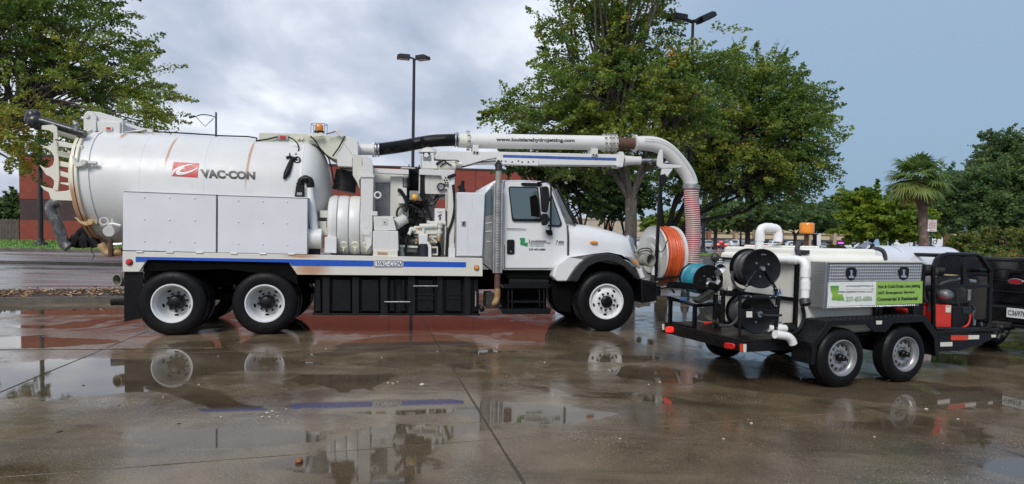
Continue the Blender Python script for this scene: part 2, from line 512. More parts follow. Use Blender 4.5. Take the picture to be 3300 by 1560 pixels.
b.loft([[(x, y, gz(y) - .035) for x in (-3000, -400, -60, 0, 60, 400, 3000)] for y in ys])
gr = b.build('ground', M['asphalt']); gr['kind'] = 'structure'

lot = bpy.data.objects.new('parking_lot', None); COL.objects.link(lot); lot['kind'] = 'structure'; lot.empty_display_size = .3
e1 = Vector((math.cos(math.radians(17)), math.sin(math.radians(17)), 0))
e2 = Vector((-math.sin(math.radians(12.5)), math.cos(math.radians(12.5)), 0))
J0 = Vector((-.096, 5.06, 0)); SL = 4.6
r2 = random.Random(3)
for i in range(-6, 6):
    for j in range(-2, 3):
        pts = []
        def edge(p, q, n=14):
            for k in range(n):
                w = p.lerp(q, k / n)
                if k: w = w + Vector((r2.uniform(-1, 1), r2.uniform(-1, 1), 0)) * .005
                pts.append((w.x, w.y))
        g1, g2 = .009, .0045
        O = J0 + e1 * (i * SL) + e2 * (j * SL)
        A_, B_ = O + e1 * g1 + e2 * g2, O + e1 * (SL - g1) + e2 * g2
        C_, D_ = O + e1 * (SL - g1) + e2 * (SL - g2), O + e1 * g1 + e2 * (SL - g2)
        if A_.y > 15.6: continue
        edge(A_, B_); edge(B_, C_); edge(C_, D_); edge(D_, A_)
        s_ = MB().prism_z(pts, -.034, 0.0).build('concrete_slab', M['ground'], lot, bevel=.004, bseg=1)
        s_.rotation_euler = (0, 0, 0)
# filler strips lying a few millimetres down in the joints between the slabs
b = MB()
for i in range(-6, 6):
    c = J0 + e1 * (i * SL)
    p, q = c - e2 * 9.2, c + e2 * 13.6
    k = len(b.v); b.v += [tuple(p - e1 * .02 - Vector((0, 0, .007))), tuple(p + e1 * .02 - Vector((0, 0, .007))), tuple(q + e1 * .02 - Vector((0, 0, .007))), tuple(q - e1 * .02 - Vector((0, 0, .007)))]; b.f.append([k, k + 1, k + 2, k + 3])
b.build('joint_filler', M['tar'], lot)['kind'] = 'stuff'
# worn painted bay lines
M['paintline'] = mat('worn_yellow_paint', (.22, .17, .09), .3, var=.5, scale=9, dirt=(.09, .07, .045), dscale=6, damt=(.42, .55))
q0, q1 = gv(-40, 880), gv(560, 876)
dirn = (q1 - q0).normalized(); nn = Vector((-dirn.y, dirn.x, 0)) * .04
pl = MB(); pl.v = [tuple(p + Vector((0, 0, .004))) for p in (q0 - nn, q1 - nn, q1 + nn, q0 + nn)]; pl.f = [[0, 1, 2, 3]]
o = pl.build('bay_line', M['paintline'], lot)

# ------------------------------------------------------------------ islands
M['kerb'] = mat('wet_kerb_concrete', (.12, .105, .085), .4, var=.4, scale=3, dirt=(.05, .04, .03), bump=.15)
M['grass'] = mat('lawn_soil', (.10, .20, .03), .9, var=.4, scale=6)
M['mulch'] = mat('mulch_soil', (.06, .035, .02), .9, var=.5, scale=8, bump=.5)
def island(name, pts, fill, h=.14, kw=.16):
    b = MB(); P = [Vector((p[0], p[1], 0)) for p in pts]; c = sum(P, Vector()) / len(P)
    inn = [p + (c - p).normalized() * kw for p in P]
    rows = [[(p.x, p.y, gz(p.y) - .05) for p in P], [(p.x, p.y, gz(p.y) + h) for p in P], [(p.x, p.y, gz(p.y) + h) for p in inn], [(p.x, p.y, gz(p.y) + h - .03) for p in inn]]
    b.loft(rows, close=True)
    k = b.build(name + '_kerb', M['kerb']); k['kind'] = 'structure'
    b = MB(); b.v = [(p.x, p.y, gz(p.y) + h - .02) for p in inn]; b.f = [list(range(len(inn)))]
    o = b.build(name, fill); o['kind'] = 'structure'
    return inn, h
def scatter(name, poly, h, n, mk, mat_, seed, cat=None):
    """small loose pieces joined into one mesh"""
    r = random.Random(seed); xs = [p.x for p in poly]; ys_ = [p.y for p in poly]; b = MB()
    def inside(x, y):
        c = False; j = len(poly) - 1
        for i in range(len(poly)):
            if (poly[i].y > y) != (poly[j].y > y) and x < (poly[j].x - poly[i].x) * (y - poly[i].y) / (poly[j].y - poly[i].y) + poly[i].x: c = not c
            j = i
        return c
    k = 0
    while k < n:
        x, y = r.uniform(min(xs), max(xs)), r.uniform(min(ys_), max(ys_))
        if inside(x, y): mk(b, x, y, gz(y) + h, r); k += 1
    o = b.build(name, mat_, smooth=0); o['kind'] = 'stuff'
    return o
def leafbit(b, x, y, z, r):
    a = r.uniform(0, 6.28); L = r.uniform(.03, .09); W = L * .5; t = r.uniform(-.03, .05)
    c, s = math.cos(a), math.sin(a); n = len(b.v); z += r.uniform(-.01, .03)
    b.v += [(x - c * L, y - s * L, z), (x + s * W, y - c * W, z + t), (x + c * L, y + s * L, z + r.uniform(0, .05)), (x - s * W, y + c * W, z + t * .5)]
    b.f.append([n, n + 1, n + 2, n + 3])
def blade(b, x, y, z, r):
    a = r.uniform(0, 6.28); w = .03; hh = r.uniform(.05, .14); n = len(b.v)
    dx, dy = r.uniform(-.06, .06), r.uniform(-.06, .06)
    b.v += [(x - math.cos(a) * w, y - math.sin(a) * w, z - .02), (x + math.cos(a) * w, y + math.sin(a) * w, z - .02), (x + dx, y + dy, z + hh)]
    b.f.append([n, n + 1, n + 2])
M['deadleaf'] = NT('dead_oak_leaves').m
def _dl():
    t = NT('dead_leaf_litter'); r = t.node('ShaderNodeNewGeometry').outputs['Random Per Island']
    t.set(Base_Color=t.ramp(r, [(0, (.09, .045, .02)), (.4, (.26, .12, .045)), (.7, (.38, .22, .09)), (1, (.42, .34, .22))]), Roughness=.45)
    return t.m
M['deadleaf'] = _dl()
def _gb():
    t = NT('grass_blades'); r = t.node('ShaderNodeNewGeometry').outputs['Random Per Island']
    t.set(Base_Color=t.ramp(r, [(0, (.08, .18, .02)), (.6, (.14, .27, .04)), (1, (.24, .31, .07))]), Roughness=.5)
    return t.m
M['blade'] = _gb()
def gp(*l): return [gv(x, y) for x, y in l]
# mulch island behind the truck, left
f0, f1 = gv(-700, 770), gv(420, 752)
isl, h = island('mulch_bed', [(-26, f0.y - .1), (-14, f0.y), (-6.9, f1.y), (-6.2, f1.y + .5), (-6.4, f1.y + 1.6), (-7.5, f1.y + 2.2), (-14, f0.y + 2.6), (-17.5, f0.y + 3.4), (-18.2, f0.y + 9), (-26, f0.y + 9)], M['mulch'])
scatter('leaf_litter', isl, h, 5200, leafbit, M['deadleaf'], 5)
# grass verge in front of the brick building
q = gp((-60, 634), (180, 634)); yk = q[1].y
gi, h = island('grass_verge', [(-60, yk + 2), (q[0].x, yk + .2), (q[1].x, yk), (q[1].x + 4, yk + .8), (q[1].x + 6, yk + 3), (q[1].x + 6, 46.2), (-60, 46.2)], M['grass'])
scatter('lawn', gi, h, 9000, blade, M['blade'], 6)
# long low kerb line in the middle distance
y0, y1 = gv(20, 662).y, gv(1000, 668).y
b = MB()
rows = []
for k in range(9):
    x = -40 + k * 4.4; yy = y0
    rows.append([(x, yy, gz(yy) - .05), (x, yy, gz(yy) + .1), (x, yy + .18, gz(yy) + .1), (x, yy + .18, gz(yy) - .05)])
b.loft(rows); k_ = b.build('kerb', M['kerb']); k_['kind'] = 'structure'
# tree island behind the truck's nose
for k_, pts_ in enumerate(([(2.5, 17.0), (3.2, 16.8), (3.75, 17.1), (3.85, 17.9), (3.4, 18.4), (2.7, 18.3)], [(4.6, 21.6), (5.3, 21.4), (5.9, 21.8), (5.9, 22.5), (5.2, 22.9), (4.6, 22.5)])):
    isl2, h2 = island('tree_bed', pts_, M['mulch'], .1, .10)
    scatter('leaf_litter', isl2, h2, 200, leafbit, M['deadleaf'], 8 + k_)
# lamp island, right
c_ = gv(1768, 646)
isl3, h3 = island('lamp_island', [(c_.x - 1.6, c_.y - 1.2), (c_.x + 3.5, c_.y - 1.4), (c_.x + 5.5, c_.y), (c_.x + 3.5, c_.y + 1.5), (c_.x - 1.6, c_.y + 1.4)], M['grass'])
scatter('lawn', isl3, h3, 1500, blade, M['blade'], 9)

# ================================================================== BUILDINGS
def brick(name, c1, c2, mort):
    t = NT(name); o = t.coord()
    br = t.node('ShaderNodeTexBrick', {'Vector': t.node('ShaderNodeMapping', {'Vector': o, 'Rotation': (math.radians(90), 0, 0)}).outputs[0],
        'Color1': (*c1, 1), 'Color2': (*c2, 1), 'Mortar': (*mort, 1), 'Scale': 1.0, 'Mortar Size': .012, 'Brick Width': .4, 'Row Height': .2})
    st = t.noise(.6, 5, .6, o)
    t.set(Base_Color=t.mix(t.math('MULTIPLY', t.smooth(st, .45, .75), .35), br.outputs['Color'], tuple(x * .6 for x in c1)), Roughness=.85)
    return t.m
M['brick_red'] = brick('red_brick', (.26, .050, .032), (.21, .042, .028), (.19, .06, .045))
M['brick_dark'] = brick('dark_brick', (.055, .03, .032), (.07, .036, .036), (.05, .035, .035))
def root_at(name, label, cat, p, rz=0, group=None): return thing(name, label, cat, (p.x, p.y, p.z), rz, group)
YB0, YB1 = 46.0, 51.0
pL, pR = at(50 * 1.281, 612 * 1.281, YB0), at(1400 * 1.281, 625 * 1.281, YB1)
ang = math.atan2(pR.y - pL.y, pR.x - pL.x); LB = (pR - pL).length
bb = thing('brick_building', 'long red brick store wall with dark brick band behind the white truck', 'building', (pL.x, pL.y, .8), ang)
hb = at(50 * 1.281, 391 * 1.281, YB0).z - .8
bz0, bz1 = at(50 * 1.281, 553 * 1.281, YB0).z - .8, at(50 * 1.281, 500 * 1.281, YB0).z - .8
MB().box(0, LB, 0, 25, -1, bz0).build('lower_wall', M['brick_red'], bb)
MB().box(0, LB, .03, 25, bz0, bz1).build('brick_band', M['brick_dark'], bb)
MB().box(0, LB, 0, 25, bz1, hb).build('upper_wall', M['brick_red'], bb)
M['coping'] = mat('dark_metal_coping', (.05, .035, .03), .5)
MB().box(-.05, LB + .05, -.06, .3, hb, hb + .12).build('coping', M['coping'], bb)
for k in range(1, 6):
    MB().box(k * LB / 6 - .03, k * LB / 6 + .03, -.004, .02, 0, hb - .01).build('control_joint', M['brick_dark'], bb)
# wooden fence, far left
M['fence'] = mat('weathered_fence_wood', (.10, .085, .07), .8, var=.4, scale=3)
fp = at(-60, 612 * 1.281, 50)
fe = thing('wooden_fence', 'grey weathered wooden fence beside the brick building at far left', 'fence', (fp.x, fp.y, .8), 0)
fw = at(48 * 1.281, 612 * 1.281, 50).x - fp.x
nb = 26
for k in range(nb):
    w = fw / nb
    MB().box(k * w, (k + 1) * w - .02, 0, .03, 0, 1.75 + .04 * math.sin(k * 2.3)).build('board', M['fence'], fe)
MB().box(0, fw, .03, .08, .3, .4).build('rail', M['fence'], fe)
MB().box(0, fw, .03, .08, 1.3, 1.4).build('rail', M['fence'], fe)

M['stucco'] = mat('cream_stucco', (.56, .46, .31), .85, var=.12, scale=1)
M['stucco2'] = mat('tan_stucco', (.38, .29, .18), .85, var=.12, scale=1)
M['beige'] = mat('beige_block_wall', (.42, .36, .28), .85, var=.12, scale=1)
M['awning'] = mat('dark_awning', (.04, .045, .055), .6)
M['shopglass'] = glass('shop_glass', (.03, .03, .035))
M['brickpier'] = mat('brown_brick_pier', (.22, .09, .055), .85)
# beige store behind the truck nose
YT = 120
a0, a1 = at(1840, 770, YT), at(2215, 780, YT)
tb = thing('beige_store', 'beige block store with brown brick accents seen behind the truck hood', 'building', (a0.x, a0.y, .8), 0)
TL_ = a1.x - a0.x; th = at(2000, 710, YT).z - .8
MB().box(0, TL_, 0, 20, -1, th).build('wall', M['beige'], tb)
MB().box(-.1, TL_ + .1, -.15, .2, th, th + .25).build('coping', M['stucco2'], tb)
for px in (1955, 2043, 2110, 2160):
    x = at(px, 740, YT).x - a0.x
    MB().box(x - .4, x + .4, -.08, .1, th * .55, th * .9).build('brick_accent', M['brickpier'], tb)
    MB().box(x - .4, x + .4, -.09, .1, 0, th * .4).build('brick_pier', M['brickpier'], tb)
for px in (1985, 2062, 2140):
    x = at(px, 740, YT).x - a0.x
    MB().box(x - .9, x + .9, -.05, .1, .6, th * .36).build('window', M['shopglass'], tb)
# strip mall
YM = 150
a0, a1 = at(2200, 790, YM), at(2790, 790, YM)
ml = thing('strip_mall', 'long cream strip mall with dark awnings across the far side of the lot', 'building', (a0.x, a0.y, .8), 0)
LM = a1.x - a0.x; hm = at(2500, 750, YM).z - .8
MB().box(0, LM, 0, 25, -1, hm).build('wall', M['stucco'], ml)
r4 = random.Random(4); x = 1.0; k = 0
while x < LM - 5:
    w = r4.uniform(4.5, 7)
    MB().box(x, x + w - .6, -1.6, -.05, hm * .46, hm * .60).build('awning', M['awning'] if k % 4 else M['shopglass'], ml, bevel=.05)
    MB().box(x + .3, x + w - 1.0, -.06, .1, .3, hm * .44).build('shop_window', M['shopglass'], ml)
    MB().box(x + w - .75, x + w - .05, -1.9, -.1, -.5, hm + r4.choice((.2, .5, .9))).build('pier', M['stucco2'] if k % 3 else M['brickpier'], ml)
    if k % 3 == 1: MB().box(x - .1, x + w - .9, -.5, 1, hm + .004, hm + r4.uniform(.6, 1.3)).build('parapet', M['stucco'], ml)
    x += w; k += 1
MB().box(-.2, LM + .2, -.3, .3, hm - .35, hm - .1).build('cornice', M['stucco2'], ml)
M['pink'] = lamp_mat('pink_neon_sign', (.75, .08, .7), 1.2)
x = at(2695, 775, YM).x - a0.x
MB().box(x - .6, x + .6, -2.2, -2.0, hm * .40, hm * .46).build('sign', M['pink'], ml)
# brown building behind the shrubs at far right
a0 = at(3060, 810, 130); a1 = at(3420, 810, 130)
rb = thing('brown_building', 'low brown brick building half hidden by shrubs at right', 'building', (a0.x, a0.y, .8), 0)
hr = at(3150, 755, 130).z - .8; Lr = a1.x - a0.x
MB().box(0, Lr, 0, 20, -1, hr).build('wall', M['brickpier'], rb)
MB().box(-.2, Lr + .2, -.4, .2, hr * .86, hr * .98).build('fascia', M['stucco'], rb)
for px in (3110, 3160, 3230, 3300):
    x = at(px, 780, 130).x - a0.x
    MB().box(x - 1.2, x + 1.2, -.06, .1, .6, hr * .6).build('window', M['shopglass'], rb)

# ================================================================== POLES
M['pole'] = mat('bronze_black_pole_paint', (.012, .012, .015), .5, var=.2)
M['lens'] = mat('lamp_lens', (.5, .5, .48), .3)
def head(root, c, yaw, tilt=0, k=.72):
    L, W, H = k, k * .7, k * .34
    b = MB(); b.prism([(0, -H / 2), (L, -H / 2), (L, H * .2), (L * .78, H / 2), (0, H / 2)], -W / 2, W / 2)
    o = b.build('lamp_head', M['pole'], root, bevel=.02); o.location = c; o.rotation_euler = (0, -tilt, yaw)
    l = MB().box(.06, L - .06, -W / 2 + .05, W / 2 - .05, -H / 2 - .012, -H / 2 - .003).build('lens', M['lens'], o)
def lamp_post(label, p, H, r, heads, base=True, group='parking lot lamp posts', hk=.72):
    o = thing('lamp_post', label, 'lamp post', (p.x, p.y, gz(p.y)), 0, group)
    MB().tube([(0, 0, 0), (0, 0, H)], [r, r * .8], 10).build('pole', M['pole'], o)
    if base: MB().lathe((0, 0, 0), 'w', [(0, 0), (r * 2.6, 0), (r * 2.6, .18), (r * 2.1, .3), (r * 1.3, .36), (r * 1.1, .5), (0, .5)], 12).build('base', M['pole'], o)
    for yaw, tilt, dist, dz in heads:
        c = (math.cos(yaw) * dist, math.sin(yaw) * dist, H + dz)
        MB().tube([(0, 0, H + dz - .05), (c[0], c[1], c[2])], .05, 6).build('arm', M['pole'], o)
        head(o, c, yaw, tilt, hk)
    return o
p = gv(103, 622); lamp_post('black lamp post standing on the grass verge before the brick building', p, 9.5, .13, [(0, 0, .25, 0), (math.pi, 0, .25, 0)])
p = at(1327, 800, 37); lamp_post('tall black lamp post with twin shoebox heads rising behind the truck boom', p, at(1327, 190, 37).z - gz(37), .10, [(math.radians(-28), 0, .25, 0), (math.radians(195), 0, .25, .06)])
p = at(2212, 800, 18.0); lamp_post('lamp post inside the oak crown with one tilted floodlight head', p, at(2212, 72, 18.0).z - gz(18.0), .05, [(math.radians(20), math.radians(27), .2, .08), (math.radians(195), math.radians(3), .25, .06)], True, 'parking lot lamp posts', .50)
p = gv(1768, 644); lamp_post('black lamp post on the small grass island by the striped hose', p, 8.2, .13, [(.3, 0, .25, 0), (.3 + math.pi, 0, .25, 0)])
p = at(2386, 800, 75); lamp_post('thin distant lamp post between the parked cars and the far oak', p, 11, .10, [(0, 0, .25, 0), (math.pi, 0, .25, 0)])
p = at(2945, 800, 60)
o = thing('utility_pole', 'thin dark pole beside the palm trunk', 'pole', (p.x, p.y, .8)); MB().tube([(0, 0, 0), (0, 0, at(2945, 585, 60).z - .8)], .1, 8).build('pole', M['pole'], o)
# bow-arm street light above the tank
p = at(696, 800, 62)
o = thing('street_lamp', 'slim blue-grey street lamp with a bowed bracket arm above the tank', 'street lamp', (p.x, p.y, .8))
M['bluepole'] = mat('blue_grey_pole_paint', (.03, .055, .09), .5)
Hs = at(696, 362, 62).z - .8
MB().tube([(0, 0, 0), (0, 0, Hs)], [.12, .09], 8).build('pole', M['bluepole'], o)
k = 62 / 2050
MB().tube(curve3([(0, 0, Hs - .5), (-20 * k, 0, Hs - .3), (-45 * k, 0, Hs - .25), (-68 * k, 0, Hs - .45)]), .05, 6).build('arm', M['bluepole'], o)
MB().tube([(-8 * k, 0, Hs - .6), (-35 * k, 0, Hs - 45 * k), (-64 * k, 0, Hs - .5)], .035, 6).build('brace', M['bluepole'], o)
MB().tube([(-68 * k, 0, Hs - .42), (-85 * k, 0, Hs - .5)], [.1, .16], 8).build('lamp_head', M['bluepole'], o)
# ================================================================== VACUUM TRUCK
_A, _C = ground(440 * 1.281, 845 * 1.281), ground(1525 * 1.281, 835 * 1.281)
TANG = math.atan2(_C.y - _A.y, _C.x - _A.x)
truck = thing('vacuum_truck', 'white sewer vacuum truck with long tank, boom pipe and orange hose reel on its nose', 'truck', _A, TANG)
TF = Frame(_A, TANG)
def tp(pts, v): return TF.uw(pts, v)
def t3(pts, v): return TF.pts(pts, v)
def side(name, pts, v0, v1, mat_, parent=truck, bevel=.006, at_v=None):
    return MB().prism(tp(pts, v0 if at_v is None else at_v), v0, v1).build(name, mat_, parent, bevel=bevel)
def rect(Z, x0, y0, x1, y1): return Z((x0, y0), (x1, y0), (x1, y1), (x0, y1))
def quad(Z, v, bl, br, tr, tl, F=None): return (F or TF).pts(Z(bl, br, tr, tl), v)
UF = 7.12                                   # front axle
PI = math.pi
# ---- wheels
def tyre_prof(R, ri, w, sh=.03):
    return [(ri, .035), (ri + .02, .012), (R * .75, 0), (R * .86, .004), (R - .045, .016), (R - .012, .035), (R, .055),
            (R, w * .28), (R - .012, w * .29), (R - .012, w * .31), (R, w * .32), (R, w * .48), (R - .012, w * .49), (R - .012, w * .51), (R, w * .52),
            (R, w * .68), (R - .012, w * .69), (R - .012, w * .71), (R, w * .72), (R, w - .055), (R - .012, w - .035), (R - .045, w - .016), (R * .75, w), (ri, w - .03), (ri, .035)]
def wheel(u, v, R, ri, w, dish, parent, flip=False, hubc=True):
    s = -1 if flip else 1
    P = lambda pr: [(r, h * s) for r, h in pr]
    t = MB().lathe((0, 0, 0), 'v', P(tyre_prof(R, ri, w)), 56).build('wheel', M['rubber'], parent, loc=(u, v, R))
    t2 = None
    if dish == 'rear':
        pr = [(ri + .012, .03), (ri + .004, .012), (ri - .012, .012), (ri - .022, .03), (ri - .03, .07), (ri - .042, .085), (ri - .05, .18), (ri - .075, .265), (.20, .292), (.172, .298), (.165, .305), (.0, .305)]
        holes, hv, hr_, nv, hubp = 5, .277, .212, .305, [(.0, .12), (.08, .12), (.095, .13), (.10, .18), (.12, .20), (.123, .305)]
    else:
        pr = [(ri + .012, .03), (ri + .004, .008), (ri - .012, .008), (ri - .02, .03), (ri - .03, .06), (ri - .05, .065), (.215, .05), (.18, .03), (.172, .028), (.0, .028)]
        holes, hv, hr_, nv, hubp = 5, .055, .232, .028, [(.0, -.035), (.07, -.035), (.085, -.03), (.105, -.01), (.108, .028)]
    rim = MB().lathe((0, 0, 0), 'v', P(pr), 56).build('rim', M['white_clean'], t, smooth=50)
    b = MB()
    for k in range(holes):
        a = 2 * PI * k / holes + .9
        c = Vector((math.cos(a) * hr_, s * (hv - .004), math.sin(a) * hr_)); rd = c.copy(); rd.y = 0; rd.normalize(); tg = Vector((-rd.z, 0, rd.x))
        n = len(b.v)
        for q in range(14):
            an = 2 * PI * q / 14
            p = c + rd * math.cos(an) * .018 + tg * math.sin(an) * .034
            p.y += s * (-(math.hypot(p.x, p.z) - hr_) * (.42 if dish == 'rear' else -.1))
            b.v.append(tuple(p))
        b.f.append(list(range(n, n + 14)))
    b.build('hand_hole', M['dark'], t)['kind'] = 'stuff'
    h = MB().lathe((0, 0, 0), 'v', P(hubp), 20).build('hub', M['black'], t, smooth=40)
    b = MB()
    for k in range(10):
        a = 2 * PI * k / 10 + .2
        c = Vector((math.cos(a) * .150, s * nv, math.sin(a) * .150))
        b.cyl(c, c - Vector((0, s * .04, 0)), .0205, .018, 6)
    b.build('lug_nuts', M['black'], t)['kind'] = 'stuff'
    if dish == 'rear':
        b = MB()
        for k in range(8):
            a = 2 * PI * k / 8; c = Vector((math.cos(a) * .105, s * .195, math.sin(a) * .105))
            b.cyl(c, c - Vector((0, s * .025, 0)), .014, .014, 6)
        b.build('hub_bolts', M['black'], t)['kind'] = 'stuff'
    return t
def copy_tree(o, parent=None, loc=None):
    c = o.copy(); COL.objects.link(c)
    if parent is not None: c.parent = parent
    if loc is not None: c.location = loc
    for ch in list(o.children): copy_tree(ch, c)
    return c
RR, RFR = .508, .54
UW0, UW1 = TF.p((433 * 1.281, 767 * 1.281), .03)[0], TF.p((666.5 * 1.281, 766 * 1.281), .03)[0]
wr = wheel(UW0, 0, RR, .302, .285, 'rear', truck)
copy_tree(wr, truck, (UW1, 0, RR))
inner = MB().lathe((0, 0, 0), 'v', tyre_prof(RR, .29, .285), 48).build('inner_tyre', M['rubber'], truck, loc=(UW0, .335, RR))
for u, v in ((UW1, .335), (UW0, 1.80), (UW1, 1.80), (UW0, 2.14), (UW1, 2.14)):
    c = inner.copy(); COL.objects.link(c); c.location = (u, v, RR)
wf = wheel(UF, 0, RFR, .31, .40, 'front', truck)
c = wheel(UF, 2.44, RFR, .31, .40, 'front', truck, flip=True)
# ---- chassis below
MB().box(-.72, 7.9, .80, .90, .78, 1.02).box(-.72, 7.9, 1.54, 1.64, .78, 1.02).build('frame_rail', M['dark'], truck)
b = MB()
for u in (UW0, UW1):
    b.cyl((u, .3, RR), (u, 2.1, RR), .11, .11, 12); b.ball((u, 1.22, RR + .02), .24, 14)
b.box(-.15, 1.65, .72, .8, .5, .62).box(-.15, 1.65, 1.64, 1.72, .5, .62)
b.tube([(-.1, .76, .62), (.72, .76, .82), (1.6, .76, .62)], .06, 6).tube([(-.1, 1.68, .62), (.72, 1.68, .82), (1.6, 1.68, .62)], .06, 6)
b.cyl((1.6, 1.22, .62), (6.4, 1.22, .75), .06, .06, 10)
b.build('axle', M['dark'], truck)
MB().cyl((UF, .3, RFR), (UF, 2.1, RFR), .09, .09, 10).box(UF - .6, UF + .6, .8, .88, .55, .62).box(UF - .5, UF + .6, .92, 1.5, .5, 1.0).build('front_axle', M['dark'], truck)
side('mud_flap', W1((303, 385), (492, 385), (490, 838), (303, 875)), .06, .075, M['rubber'])
MB().box(-.70, -.68, 1.7, 2.4, .25, 1.0).build('mud_flap', M['rubber'], truck)
# black inner mudguard behind the wheel arch
side('wheel_house', W1((470, 383), (530, 264), (1925, 292), (2003, 412), (2003, 520), (1850, 430), (1300, 360), (600, 380)), .05, .62, M['dark'], at_v=0)
# ---- body rail
side('body_rail', W1((287, 183), (290, 383), (452, 383), (530, 262), (1920, 292), (2003, 412)) + W2((1843, 428), (1843, 248)), 0, .07, M_rail := white_paint('rail_enamel', (.68, .66, .60), streaks=((1.9, .4, 1.22, 1.36, 0), (2.05, .45, .90, 1.22, 0)), grime=.35))
MB().box(-.745, 4.87, .072, 2.40, 1.24, 1.285).build('deck_plate', M['dirtywhite'], truck)
MB().box(-.745, 4.87, 2.37, 2.44, 1.0, 1.288).build('far_body_rail', M['white'], truck)
b = MB()
for u in (-.5, .6, 1.7, 2.8, 3.9, 4.7): b.box(u, u + .08, .09, 2.36, 1.06, 1.238)
b.build('cross_member', M['dark'], truck)
side('blue_stripe', W1((418, 236), (418, 288), (508, 288), (528, 264), (1922, 292), (1950, 325)) + W2((1680, 340), (1680, 290)), -.003, -.0005, M['blue'], bevel=0, at_v=0)
side('stripe_edge', W1((420, 229), (420, 234)) + W2((1682, 288), (1682, 284)), -.002, -.0005, M['white_clean'], bevel=0, at_v=0)
def rrect(x0, y0, x1, y1, r):
    o = []
    for cx, cy, a in ((x1 - r, y0 + r, -90), (x1 - r, y1 - r, 0), (x0 + r, y1 - r, 90), (x0 + r, y0 + r, 180)):
        o += arc((cx, cy), r, a, a + 90, 4)
    return o
bd = side('badge', W2(*rrect(776, 268, 1066, 338, 18)), -.010, -.0005, M['white_clean'], bevel=0, at_v=0)
side('badge_border', W2(*rrect(782, 272, 1062, 335, 16)), -.012, -.0105, M['navy'], bd, bevel=0, at_v=0)
side('badge_face', W2(*rrect(788, 278, 1056, 329, 12)), -.014, -.0125, M['white_clean'], bd, bevel=0, at_v=0)
lettering('VAC-CON', quad(W2, -.0145, (794, 323), (1040, 326), (1056, 284), (806, 280)), M['navy'], bd, bold=.012, lift=.001)
def marker(Z, x, y, r, mat_, name, v=0):
    P = TF.p(Z((x, y))[0], v)
    o = MB().lathe(P, 'v', [(0, -.045), (r * .6, -.042), (r * .92, -.028), (r, -.014)], 20).build(name, mat_, truck)
    MB().lathe(P, 'v', [(r, -.014), (r * 1.18, -.012), (r * 1.2, .0), (r * 1.2, .004)], 20).build('bezel', M['blackmat'], o)
marker(W1, 356, 290, .044, M['red_lens'], 'red_marker_lamp')
marker(W2, 1783, 345, .038, M['amber'], 'amber_marker_lamp')
# ---- discharge tubes poking out behind
for (x, y, r, v, L, name) in ((232, 465, .105, .62, .9, 'drain_tube'), (175, 655, .10, .75, .9, 'suction_tube')):
    P = Vector(TF.p(W1((x, y))[0], v))
    if name == 'drain_tube':
        MB().lathe(P, (-.55, -1, 0), [(r * .82, .0), (r * .82, -.3), (r * .82, .0), (r, 0), (r, -.9)], 24).build(name, M['greytube'], truck)
        MB().lathe(P, (-.55, -1, 0), [(0, -.25), (r * .81, -.25)], 24).build('tube_inside', M['dark'], truck)
    else:
        MB().lathe(P, (-1, -.25, .0), [(r * .85, 0), (r * .85, -.3), (r * .85, 0), (r, 0), (r, -.9)], 24).build(name, M['engine'], truck)
        MB().lathe(P, (-1, -.25, 0), [(0, -.25), (r * .84, -.25)], 24).build('tube_inside', M['dark'], truck)
# ---- debris tank
TC_V, TC_W, TRAD = 1.2, 2.378, .932
def tq(q, v=TC_V): return TF.p(q, v)
uRT = tq(Z1((640, 252))[0])[0]; uRB = tq(Z1((705, 985))[0])[0]
TILT = (uRB - uRT) / (2 * TRAD)
uDome = tq(Z2((738, 165))[0])[0]
s1, s2 = TF.p(Z1((1110, 400))[0], .45), TF.p(Z2((322, 250))[0], .5)
M['tank'] = white_paint('tank_enamel', (.67, .67, .66), streaks=((s1[0] - .05, .032, s1[2] - .38, s1[2] + .42, .10), (s2[0] - .05, .036, s2[2] - .75, s2[2] + .42, .06), (uRT + .55, .06, 3.12, 3.28, 0)), grime=.22)
prof = [(TRAD, 0), (TRAD, uDome - uRT - .1)]
for k in range(1, 9):
    a = PI / 2 * k / 8
    prof.append((TRAD * math.cos(a), uDome - uRT - .1 + .42 * math.sin(a)))
b = MB(); b.lathe((uRT, TC_V, TC_W), 'u', prof, 72)
for i in range(72):                       # rear end cut on the slant of the door
    x, y, z = b.v[i]; b.v[i] = (x + TILT * (TC_W + TRAD - z), y, z)
tank = b.build('debris_tank', M['tank'], truck, smooth=50)
def ring(du, r0, r1, w, mat_, name, par=tank, seg=72):
    b = MB(); b.lathe((uRT + du, TC_V, TC_W), 'u', [(r0, 0), (r1, 0), (r1, w), (r0, w), (r0, 0)], seg)
    b.v = [(x + TILT * (TC_W + TRAD - z), y, z) for x, y, z in b.v]
    return b.build(name, mat_, par, bevel=.004)
M['ringpaint'] = white_paint('rust_stained_ring_enamel', (.72, .68, .54), streaks=((uRT + .10, .16, 1.35, 2.5, -.1), (uRT + .15, .2, 1.3, 1.95, 0)), grime=.8)
ring(.155, TRAD - .02, TRAD + .018, .03, M['tank'], 'weld_band')
ring(-.012, TRAD - .02, TRAD + .045, .045, M['ringpaint'], 'flange_ring')
ring(-.022, TRAD - .05, TRAD + .030, .008, M['rubber'], 'door_seal')
# domed rear door
b = MB(); dp = [(TRAD + .045, -.024), (TRAD + .045, -.07), (TRAD - .02, -.075)] + [(TRAD * .97 * math.cos(a), -.075 - .2 * math.sin(a)) for a in [PI / 2 * k / 7 for k in range(1, 8)]]
b.lathe((uRT, TC_V, TC_W), 'u', dp, 72); b.v = [(x + TILT * (TC_W + TRAD - z), y, z) for x, y, z in b.v]
door = b.build('rear_door', M['ringpaint'], truck, smooth=50)
